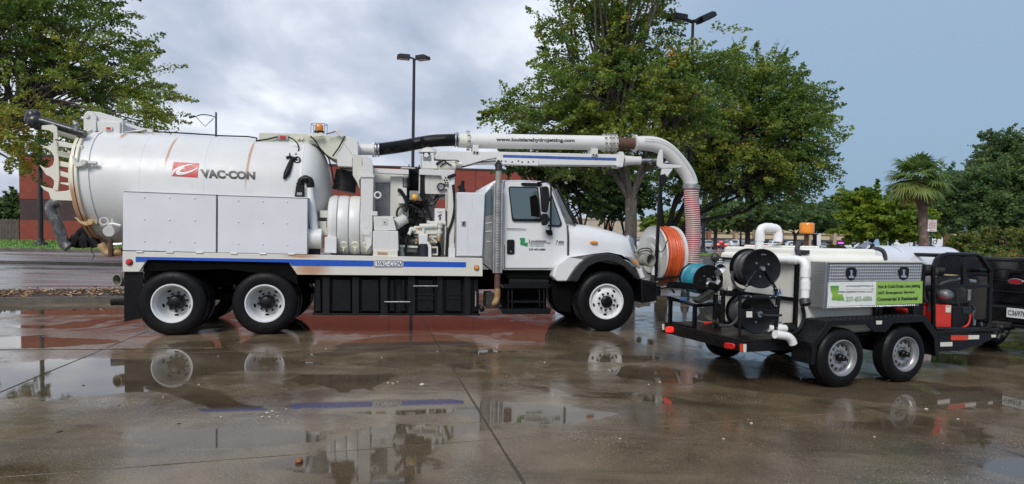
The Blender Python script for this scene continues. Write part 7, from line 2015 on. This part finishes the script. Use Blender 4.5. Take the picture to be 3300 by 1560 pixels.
# tall tree in the middle
YT_ = 17.5
lum = [lump(1560, -70, 190, 160, YT_), lump(1480, 120, 130, 110, YT_), lump(1622, 140, 115, 105, YT_), lump(1560, 220, 230, 100, YT_), lump(1370, 255, 120, 60, YT_), lump(1290, 290, 65, 25, YT_), lump(1420, 320, 150, 55, YT_),
       lump(1740, 205, 115, 75, YT_), lump(1800, 150, 50, 40, YT_), lump(1680, 300, 160, 70, YT_), lump(1390, 50, 55, 40, YT_), lump(1860, 60, 30, 30, YT_), lump(1830, 110, 25, 30, YT_), lump(1550, 360, 200, 45, YT_), lump(1460, 410, 130, 35, YT_ + 1)]
tree('oak_tree', 'tall loose oak with grey trunk rising right behind the truck cab', gbase(1585, YT_), lum, 820, 105, .088, 21, LOAK, BARK, .185, 2.7, csize=(.26, .62), branches=190, tint=(.48, .2), yellow=[(at(1700 * 1.281, 120 * 1.281, YT_ - 1),   .45, .93), (at(1560 * 1.281, 330 * 1.281, YT_ - 1.5), .7, .80), (at(1700 * 1.281, 300 * 1.281, YT_ - 1.5), 1.0, .68), (at(1450 * 1.281, 300 * 1.281, YT_ - 1), 1.0, .6)], dead=60)
# broad dark oak behind it, right
YR_ = 22.0
lum = [lump(1790, 260, 200, 120, YR_), lump(1930, 240, 120, 90, YR_), lump(2020, 300, 90, 60, YR_), lump(1900, 340, 190, 90, YR_), lump(2010, 420, 85, 70, YR_), lump(1850, 420, 180, 70, YR_), lump(1700, 430, 110, 50, YR_), lump(1950, 480, 90, 35, YR_), lump(2055, 250, 40, 35, YR_), lump(1890, 170, 70, 45, YR_), lump(1780, 480, 60, 25, YR_)]
tree('oak_tree', 'broad dark oak with low black limbs behind the striped hose', gbase(1668, YR_), lum, 850, 105, .10, 31, LOAK, BARKD, .24, 1.55, csize=(.35, .75), branches=150, tint=(.42, .18), yellow=[(at(1900 * 1.281, 320 * 1.281, YR_ - 2), .9, .76), (at(1960 * 1.281, 420 * 1.281, YR_ - 2), 1.2, .62), (at(1840 * 1.281, 370 * 1.281, YR_ - 2), 1.0, .66)], dead=30)
# dark multi-stemmed trees behind the cab
lum = [lump(1330, 400, 90, 45, 27), lump(1440, 420, 110, 50, 27), lump(1530, 450, 70, 55, 27), lump(1490, 500, 60, 30, 27), lump(1390, 470, 50, 30, 27)]
tree('small_tree', 'dark multi-stemmed tree behind the cab and mirror', gbase(1440, 27), lum, 230, 100, .15, 41, LDARK, BARKD, .20, 1.8, stems=4, csize=(.35, .65), branches=50, tint=(.3, .2))
lum = [lump(1560, 470, 70, 50, 29), lump(1530, 520, 50, 25, 29), lump(1610, 500, 50, 30, 29)]
tree('small_tree', 'dark low tree between the hood and the grey trunk', gbase(1545, 29), lum, 130, 90, .16, 43, LDARK, BARKD, .14, 1.6, stems=3, csize=(.35, .6), branches=30, tint=(.3, .2))
# far oaks in the mall lot
far = [(1880, 70, [(1880, 540, 105, 34), (1820, 556, 60, 24), (1940, 546, 60, 28)], 'rounded dark oak standing among the parked cars'),
       (1800, 95, [(1800, 538, 70, 34), (1760, 552, 50, 22)], 'distant oak just right of the striped hose'),
       (2000, 100, [(2000, 552, 80, 24), (2060, 550, 60, 22)], 'distant oak left of the amber beacon'),
       (1720, 80, [(1700, 560, 60, 26), (1650, 565, 35, 22)], 'small pale green tree under the black limbs')]
for k, (x, Y, ls, lab) in enumerate(far):
    tree('oak_tree', lab, gbase(x, Y), [lump(a, b_, c_, d_, Y) for a, b_, c_, d_ in ls], 260, 60, .34, 50 + k, LDARK if k != 3 else LLIGHT, BARKD, .3, 2.6, csize=(.5, 1.1), branches=24, tint=(.35, .2))
wall = [(1950, 165, 540, 70, 36, 'left clump of the tree line above the mall'), (2060, 170, 545, 60, 34, 'tree line clump above the amber beacon'), (2140, 160, 540, 70, 44, 'tree line clump behind the bright green tree'), (1850, 175, 545, 60, 34, 'tree line clump above the parked red car'), (2240, 170, 545, 70, 40, 'tree line clump left of the palm'), (2330, 165, 560, 70, 36, 'tree line clump right of the palm'), (2000, 185, 530, 40, 30, 'tall pine tip in the tree line'), (2110, 180, 525, 36, 34, 'tall crown in the tree line left of the bright tree')]
for k, (x, Y, y, rx, ry, lab) in enumerate(wall):
    tree('background_tree', lab, gbase(x, Y), [lump(x, y, rx, ry, Y), lump(x - rx * .5, y + 18, rx * .6, ry * .7, Y), lump(x + rx * .5, y + 20, rx * .6, ry * .7, Y)], 120, 55, .9, 70 + k, LDARK, BARKD, .4, 3.5, csize=(1.3, 2.6), branches=10, tint=(.42, .2), group='tree line beyond the mall')
# bright green tree
lum = [lump(2205, 555, 80, 48, 33), lump(2270, 565, 70, 42, 33), lump(2150, 575, 38, 30, 33), lump(2180, 510, 45, 35, 33), lump(2250, 520, 40, 30, 33), lump(2140, 500, 14, 28, 33), lump(2305, 550, 35, 35, 33)]
tree('broadleaf_tree', 'bright yellow-green bushy tree left of the palm', gbase(2210, 33), lum, 330, 100, .20, 91, LLIGHT, BARKD, .16, 1.4, stems=3, csize=(.35, .75), branches=40, tint=(.45, .25))
# big dark trees at the right edge
lum = [lump(2440, 480, 90, 60, 38), lump(2530, 500, 110, 90, 38), lump(2480, 545, 115, 38, 38), lump(2400, 532, 55, 38, 38), lump(2600, 480, 110, 110, 38), lump(2385, 500, 45, 35, 38)]
tree('oak_tree', 'wide dense dark oak at the right edge above the shrubs', gbase(2490, 38), lum, 700, 110, .17, 101, LDARK, BARKD, .36, 2.2, csize=(.5, 1.0), branches=50, tint=(.42, .2))
lum = [lump(2560, 370, 80, 45, 52), lump(2500, 410, 55, 35, 52), lump(2600, 420, 90, 70, 52), lump(2530, 440, 70, 40, 52), lump(2440, 445, 40, 20, 52)]
tree('oak_tree', 'taller open oak rising over the dense dark oak at right', gbase(2570, 52), lum, 420, 100, .22, 111, LDARK, BARK, .4, 4.5, csize=(.6, 1.2), branches=60, tint=(.4, .2))
# shrubs in front of them
for k, (x, y, rx, ry, Y, lab) in enumerate(((2420, 615, 40, 28, 27, 'feathery shrub right of the road sign'), (2470, 605, 40, 34, 29, 'tall loose shrub below the dark oak'), (2530, 610, 45, 40, 27, 'yellowing shrub at the right edge'), (2590, 600, 50, 45, 27, 'green shrub cut by the right edge'), (2500, 640, 60, 14, 26, 'low shrub row under the dark oak'))):
    tree('shrub', lab, gbase(x, Y), [lump(x, y, rx, ry, Y), lump(x + rx * .4, y - ry * .4, rx * .5, ry * .6, Y), lump(x - rx * .4, y + ry * .3, rx * .6, ry * .6, Y)], 60, 50, .13, 120 + k, LSHRUB, BARK, .04, .25, stems=4, csize=(.18, .4), branches=14, cat='shrub', tint=(.42, .25))
# far left bushes beyond the fence
for k, (x, y, rx, ry, lab) in enumerate(((5, 545, 50, 45, 'rounded tree beyond the wooden fence at far left'), (45, 520, 30, 40, 'slim tree between the fence and the brick wall'), (-40, 560, 50, 40, 'bush cut by the left edge beyond the fence'))):
    tree('background_tree', lab, gbase(x, 56), [lump(x, y, rx, ry, 56), lump(x - 8, y + 25, rx, ry * .8, 56)], 90, 60, .34, 140 + k, LSHRUB if k == 2 else LDARK, BARKD, .2, 1.2, csize=(.5, 1.0), branches=12, tint=(.4, .2))
# hedges in the lot
for k, (x0, x1, Y, lab) in enumerate(((2500, 2575, 95, 'low clipped brown-green hedge left of the beacon post'), (2670, 2715, 95, 'low clipped hedge right of the white panel'))):
    a_, b2 = at(x0, 790, Y), at(x1, 790, Y)
    xs = np.linspace(a_.x, b2.x, 7)
    tree('hedge', lab, (xs.mean(), Y, gz(Y)), [(x, Y, gz(Y) + .55, .5, .5, .45) for x in xs], 90, 60, .16, 150 + k, LHEDGE, BARK, .05, .2, csize=(.2, .35), branches=6, cat='hedge', tint=(.5, .2), flat=.9)
# ------------------------------------------------------------------ palm
YP = 27.0
pbs = Vector(gbase(2332, YP)); topP = at(2307 * 1.281, 455 * 1.281, YP); midP = at(2321 * 1.281, 530 * 1.281, YP)
palm = thing('palm_tree', 'tall cabbage palm with drooping fan fronds against the blue-grey sky', 'palm', pbs)
b = MB(); pth = curve3([pbs - pbs - Vector((0, 0, .1)), (midP - pbs) * .6 + Vector((0, 0, 0)) if False else (midP - pbs).lerp(Vector(), .5), midP - pbs, topP - pbs], 5); n = len(pth)
b.tube(pth, [.20 - .03 * i / n + .008 * (i % 2) for i in range(n)], 12); b.build('trunk', bark('palm_bark', (.07, .045, .035), (.17, .12, .09)), palm)
LPALM = leaf_mat('palm_fronds', [(0, (.08, .15, .045)), (.5, (.18, .28, .08)), (.8, (.32, .32, .09)), (1, (.42, .29, .12))])
rP = random.Random(5); tp_ = topP - pbs
def frond(az, el, L, tint, dead=False):
    b = MB(); d = Vector((math.cos(az) * math.cos(el), math.sin(az) * math.cos(el), math.sin(el)))
    st = []; p = tp_.copy(); dd = d.copy()
    for k in range(7):
        st.append(p.copy()); p = p + dd * (L * .55 / 6); dd = (dd + Vector((0, 0, -.09 if not dead else -.22))).normalized()
    b.tube(st, [.022, .02, .018, .016, .014, .012, .01], 5)
    side_ = dd.cross(Vector((0, 0, 1))); side_ = side_.normalized() if side_.length > .05 else Vector((1, 0, 0)); upv = side_.cross(dd).normalized()
    for k in range(26):
        a = math.radians(-115 + 230 * k / 25); dirn = (dd * math.cos(a) + side_ * math.sin(a) + upv * .12 * math.cos(2 * a)).normalized()
        l = L * (.62 - .18 * abs(a) / 2) * rP.uniform(.85, 1.1); w = l * .052
        per = dirn.cross(upv).normalized() * w; i = len(b.v); q = st[-1]
        m1 = q + dirn * l * .55; e = q + dirn * l + Vector((0, 0, -l * rP.uniform(.12, .4)))
        b.v += [tuple(q), tuple(m1 + per), tuple(e), tuple(m1 - per)]; b.f.append([i, i + 1, i + 2, i + 3])
    o = b.build('frond', LPALM, palm, smooth=0)
    at_ = o.data.attributes.new('tint', 'FLOAT', 'POINT'); at_.data.foreach_set('value', [min(1, max(0, tint + rP.uniform(-.1, .1))) for _ in o.data.vertices])
for k in range(54):
    el = math.radians(rP.choice((75, 60, 50, 40, 30, 20, 10, 0, -12))); frond(k * 2.4 + rP.random() * .5, el, rP.uniform(1.05, 1.4), rP.uniform(.3, .7))
for k in range(12): frond(k * .55 + rP.random(), math.radians(rP.uniform(-50, -20)), rP.uniform(.8, 1.1), rP.uniform(.7, 1.0), True)
b = MB()
for k in range(16):
    a = k * .8; q = tp_ + Vector((math.cos(a) * .2, math.sin(a) * .2, -.1 - .03 * k)); b.tube([tp_ + Vector((0, 0, -.5 + .02 * k)), q + Vector((math.cos(a) * .12, math.sin(a) * .12, .15))], [.05, .02], 5)
b.build('frond_stubs', bark('palm_boot', (.06, .045, .025), (.16, .12, .07)), palm)
# ------------------------------------------------------------------ road sign
Ys = 24.0
a_, b2 = at(2990, 708, Ys), at(3017, 747, Ys); cx = (a_.x + b2.x) / 2
sgn = thing('road_sign', 'small white and red two-part road sign on a green post beside the palm', 'sign', (cx, Ys, gz(Ys)))
z1, z0 = a_.z - gz(Ys), at(3000, 737, Ys).z - gz(Ys); w = (b2.x - a_.x) / 2
MB().box(-.03, .03, .0, .04, -.1, z1 - .05).build('post', mat('green_sign_post', (.02, .05, .05), .5), sgn)
sp_ = MB().box(-w, w, -.02, -.004, z0, z1).build('sign_plate', mat('faded_white_sign', (.58, .50, .50), .45), sgn, bevel=.004)
zz0 = at(3000, 746, Ys).z - gz(Ys)
s2_ = MB().box(-w, w, -.02, -.004, zz0, z0 - .01).build('arrow_plate', M['sign_white'], sgn, bevel=.004)
M['sign_red'] = flat('faded_sign_red', (.38, .10, .10), .5)
for k, s in enumerate(('NO', 'PARKING', 'FIRE', 'LANE')):
    zt = z1 - (z1 - z0) * (.10 + .22 * k); zb = zt - (z1 - z0) * .14; ww = w * (.35 if len(s) < 3 else .72)
    lettering(s, [(-ww, -.0205, zb), (ww, -.0205, zb), (ww, -.0205, zt), (-ww, -.0205, zt)], M['sign_red'], sp_, bold=.02, lift=.002)
MB().prism([(-w * .7, (zz0 + z0) / 2), (-w * .3, z0 - .03), (-w * .3, (zz0 + z0) / 2 + .012), (w * .7, (zz0 + z0) / 2 + .012), (w * .7, (zz0 + z0) / 2 - .012), (-w * .3, (zz0 + z0) / 2 - .012), (-w * .3, zz0 + .02)], -.024, -.0205).build('arrow', M['sign_red'], s2_)
# ================================================================== PARKED CARS
def paint(name, c): return mat(name, c, .2, var=.05, scale=2, coat=1.0)
CP = {'white': paint('white_car_paint', (.72, .73, .74)), 'silver': paint('silver_car_paint', (.36, .38, .40)), 'black': M['blackcar'], 'red': paint('red_car_paint', (.30, .012, .012)), 'maroon': paint('maroon_car_paint', (.10, .012, .018)), 'grey': paint('grey_car_paint', (.15, .17, .18))}
M['brake'] = lamp_mat('lit_brake_light', (.9, .05, .03), 6.0)
CAR = {'sedan': dict(L=4.6, body=[(0, .35), (4.6, .35), (4.6, .72), (4.45, .82), (3.3, .95), (1.1, 1.0), (.1, .95), (0, .7)], cab=[(.75, .98), (1.45, 1.42), (2.5, 1.44), (3.45, .95)], win=[(.98, 1.02), (1.5, 1.36), (2.45, 1.38), (3.2, 1.0)]),
       'suv': dict(L=4.7, body=[(0, .4), (4.7, .4), (4.7, .85), (4.5, 1.0), (3.45, 1.12), (.1, 1.12), (0, .8)], cab=[(.05, 1.1), (.35, 1.68), (2.7, 1.72), (3.55, 1.1)], win=[(.35, 1.16), (.55, 1.6), (2.62, 1.62), (3.3, 1.14)]),
       'pickup': dict(L=5.4, body=[(0, .45), (5.4, .45), (5.4, .95), (5.2, 1.08), (3.9, 1.16), (.05, 1.16), (0, .8)], cab=[(1.9, 1.14), (2.1, 1.75), (3.3, 1.77), (4.05, 1.14)], win=[(2.1, 1.2), (2.25, 1.66), (3.2, 1.68), (3.75, 1.2)])}
def car(kind, colr, label, x, Y, yaw, brake=False, dz=0.0):
    k = CAR[kind]; P = at(x, 790, Y); W = 1.8
    o = thing('parked_car' if kind != 'pickup' else 'parked_pickup', label, 'car' if kind != 'pickup' else 'pickup', (P.x, Y, gz(Y) + dz), math.radians(yaw), 'cars parked in the far lot')
    L = k['L']; sh = lambda pts: [(u - L / 2, w) for u, w in pts]
    MB().prism(sh(k['body']), -W / 2, W / 2).build('body', CP[colr], o, bevel=.09, bseg=3)
    b = MB(); c = sh(k['cab']); b.prism(c, -W / 2 + .05, W / 2 - .05); n = len(c)
    b.v = [(u, v * (.86 if w > 1.25 else 1), w) for u, v, w in b.v]; b.build('cabin', CP[colr], o, bevel=.06, bseg=2)
    wn_ = sh(k['win'])
    for s in (-1, 1):
        b = MB(); b.v = [(u, s * (W / 2 - .05) * (.865 if w > 1.25 else 1.0) + s * .012, w) for u, w in wn_]; b.f = [[0, 1, 2, 3]]; b.build('side_window', M['glass'], o)
    c0, c1 = c[0], c[1]; f0, f1 = c[3], c[2]
    for (p, q, nm, e) in ((c0, c1, 'rear_window', -.02), (f0, f1, 'windscreen', .02)):
        a = Vector((p[0], 0, p[1])); z = Vector((q[0], 0, q[1])); A, B = a.lerp(z, .15), a.lerp(z, .88)
        b = MB(); b.v = [(A.x + e, -.75, A.z), (A.x + e, .75, A.z), (B.x + e, .66, B.z), (B.x + e, -.66, B.z)]; b.f = [[0, 1, 2, 3]]; b.build(nm, M['glass'], o)
    for u in (L * .19, L * .81):
        for s in (-1, 1):
            t = MB().lathe((0, 0, 0), 'v', [(.2, -.1), (.31, -.1), (.33, -.06), (.33, .06), (.31, .1), (.2, .1)], 20).build('wheel', M['rubber'], o, loc=(u - L / 2, s * (W / 2 - .10), .33))
            MB().lathe((0, 0, 0), 'v', [(0, -.09), (.2, -.085), (.2, .085), (0, .09)], 14).build('rim', M['silver'], t)
    for s in (-1, 1):
        MB().box(-L / 2 - .02, -L / 2 + .12, s * .62 - .2, s * .62 + .2, .72, .92).build('tail_light', M['brake'] if brake else M['red_lens'], o, bevel=.02)
        MB().box(L / 2 - .14, L / 2 + .015, s * .62 - .18, s * .62 + .18, .62, .76).build('headlight', M['galv'], o, bevel=.02)
    if brake: MB().box(c0[0] + .1, c0[0] + .25, -.2, .2, 1.22, 1.27).build('high_brake_light', M['brake'], o)
    return o
car('sedan', 'white', 'white sedan half hidden by the striped hose and lamp post', 2270, 105, 200)
car('sedan', 'silver', 'silver sedan left of the red car with lit brake lights', 2285, 128, 180)
car('sedan', 'red', 'red sedan seen from behind with its brake lights lit', 2318, 100, 82, True)
car('suv', 'black', 'black car parked just right of the red sedan', 2348, 122, 170)
car('suv', 'white', 'white SUV behind the thin lamp post', 2372, 118, 100)
car('sedan', 'silver', 'pale silver sedan right of the thin lamp post', 2395, 116, 172)
car('sedan', 'maroon', 'dark maroon car left of the white gooseneck pipe', 2428, 112, 150)
car('sedan', 'white', 'white car right of the black post behind the hood', 2052, 95, 190)
car('pickup', 'white', 'white pickup seen through the white gooseneck pipe', 2494, 122, 5)
car('sedan', 'silver', 'silver sedan right of the white lamp panel', 2650, 118, 0)
car('suv', 'white', 'white SUV in front of the mall left of the bright tree', 2766, 112, 195)
car('pickup', 'grey', 'grey pickup by the orange cone at right', 3142, 105, 180)
car('suv', 'white', 'white vehicle behind the hedge left of the beacon', 2548, 132, 180)
car('sedan', 'black', 'dark car in front of the lettered white trailer by the palm', 2970, 88, 180)
# white lettered box trailer
Yb = 100; a_, b2 = at(2915, 795, Yb), at(3038, 795, Yb); zt = at(2980, 761, Yb).z
vt = thing('box_truck', 'white box truck with dark script lettering behind the palm trunk', 'truck', (a_.x, Yb, gz(Yb)))
Lb = b2.x - a_.x; zt -= gz(Yb)
MB().box(.9, Lb, 0, 2.3, .55, zt).build('cargo_box', CP['white'], vt, bevel=.05)
MB().prism([(-1.0, .45), (.85, .45), (.85, zt * .86), (-.1, zt * .82), (-.55, zt * .55), (-1.0, zt * .5)], .1, 2.2).build('cab', CP['white'], vt, bevel=.08)
MB().prism([(-.45, zt * .56), (.5, zt * .56), (.5, zt * .78), (-.08, zt * .78)], .085, .12).build('side_window', M['glass'], vt)
for u in (.0, Lb - 1.2):
    t = MB().lathe((0, 0, 0), 'v', [(.2, -.1), (.36, -.1), (.38, .1), (.2, .1)], 20).build('wheel', M['rubber'], vt, loc=(u, .15, .38))
lettering('Teggd', [(1.2, -.004, zt * .42), (Lb - .8, -.004, zt * .42), (Lb - .8, -.004, zt * .9), (1.2, -.004, zt * .9)], M['charcoal'], vt, shear=.2, lift=.004)
# cone
P = at(3133, 820, 60)
cn_ = thing('traffic_cone', 'orange traffic cone in front of the grey pickup at right', 'cone', (P.x, 60, gz(60)))
M['cone'] = flat('orange_cone', (.75, .13, .04), .5)
MB().lathe((0, 0, 0), 'w', [(0, .03), (.16, .03), (.04, .68), (0, .7)], 16).build('cone_body', M['cone'], cn_); MB().box(-.2, .2, -.2, .2, 0, .03).build('cone_base', M['cone'], cn_)
MB().lathe((0, 0, 0), 'w', [(.112, .26), (.108, .275), (.09, .36), (.093, .36)], 16).build('white_band', M['sign_white'], cn_)
# ================================================================== PEBBLES AND LITTER ON THE CONCRETE
M['peb_w'] = mat('pale_pebble', (.55, .50, .42), .5, var=.3, scale=40)
M['peb_b'] = mat('brown_pebble', (.24, .085, .03), .3, var=.3, scale=30)
M['peb_d'] = mat('dark_leaf_bit', (.03, .022, .015), .5)
def pebble(x, y, r, m_, label, cat='pebble', group=None, sq=.55, name='pebble'):
    P = gv(x, y); b = MB(); b.ball((0, 0, r * sq * .7), r, 10, sq); q = random.Random(int(x * 7 + y))
    b.v = [(vx * 1.25 * (1 + q.uniform(-.08, .08)), vy * .85 * (1 + q.uniform(-.08, .08)), vz * (1 + q.uniform(-.06, .06))) for vx, vy, vz in b.v]
    o = b.build(name, m_, None, smooth=60, loc=(P.x, P.y, 0)); o.rotation_euler = (0, 0, q.uniform(0, 3)); tag(o, label, cat, group)
pebble(753, 1163, .033, M['peb_b'], 'smooth brown almond-shaped pebble near the long joint at bottom centre')
pebble(1275, 949, .022, M['peb_b'], 'flat orange-brown stone on the wet concrete in front of the cab')
pebble(1062, 970, .028, M['peb_w'], 'large pale stone left of the widened joint')
pebble(1182, 1057, .018, M['peb_w'], 'round pale stone on the joint below the trailer') if False else pebble(1882, 1058, .018, M['peb_b'], 'round tan stone on the joint below the trailer')
PL = [((976, 964, .011), (988, 965, .012), (1000, 961, .010), 'pale pebble in the row of three left of the largest pale stone'),
 ((672, 1040, .014), (685, 1036, .013), (678, 1050, .010), (698, 1048, .010), (660, 1050, .012), 'pale pebble of the cluster below the middle of the truck'),
 ((556, 1050, .011), 'single pale pebble below the rear wheels near the slab middle'), ((720, 1030, .008), 'tiny pale pebble just right of the pebble cluster'),
 ((1850, 915, .012), 'pale pebble nearest the trailer tail lamp'), ((1660, 962, .012), (1632, 968, .010), 'pale pebble of the pair left of the orange hose reflection'), ((1725, 900, .010), 'pale pebble under the trailer rear corner'),
 ((1540, 890, .010), 'pale pebble beside the mirrored front wheel'), ((1100, 885, .010), 'pale pebble at the near end of the joint under the skid tank'), ((1250, 875, .010), 'pale pebble in front of the exhaust pipe'),
 ((1890, 1066, .013), 'pale pebble touching the tan stone on the joint'), ((1820, 1105, .010), 'pale pebble below the tan stone'), ((2200, 1100, .010), 'pale pebble below the rear trailer wheel'), ((2330, 1030, .014), 'pale pebble between the joint and the front trailer wheel'),
 ((410, 1000, .010), 'pale pebble below the rearmost wheel'), ((500, 968, .009), 'pale pebble between the two mirrored rear wheels'), ((1370, 912, .010), 'pale pebble in front of the cab steps'), ((1405, 1000, .009), 'pale pebble right of the orange-brown stone'),
 ((960, 900, .010), 'pale pebble in front of the skid tank'), ((820, 878, .011), 'pale pebble just right of the second rear wheel'), ((2410, 1055, .010), 'pale pebble at the right end of the long joint'), ((1560, 1105, .010), 'pale pebble just past the joint below the cab')]
for row in PL:
    lab = row[-1]
    pts_ = sorted(row[:-1])
    names_ = {1: [''], 2: ['left ', 'right '], 3: ['left ', 'middle ', 'right '], 5: ['leftmost ', 'second from left ', 'middle ', 'second from right ', 'rightmost ']}[len(pts_)]
    for (x, y, r), nm_ in zip(pts_, names_): pebble(x, y, r, M['peb_w'], nm_ + lab, 'pebble', 'small pale pebbles scattered on the wet concrete')
for x, y, r, lab in ((300, 1020, .012, 'dark leaf scrap right of the big left puddle'), (150, 1086, .02, 'dark leaf scrap at lower left below the puddle'), (210, 970, .016, 'dark leaf scrap lying in the left puddle'), (450, 1066, .016, 'dark leaf scrap below the mirrored rear wheel'), (2050, 1160, .012, 'dark leaf scrap at lower right below the trailer'), (120, 968, .014, 'dark leaf scrap at the left rim of the puddle'), (1395, 960, .014, 'dark leaf scrap in front of the cab')):
    pebble(x, y, r, M['peb_d'], lab, 'leaf', 'dark leaf scraps on the wet concrete', .2, 'leaf_scrap')
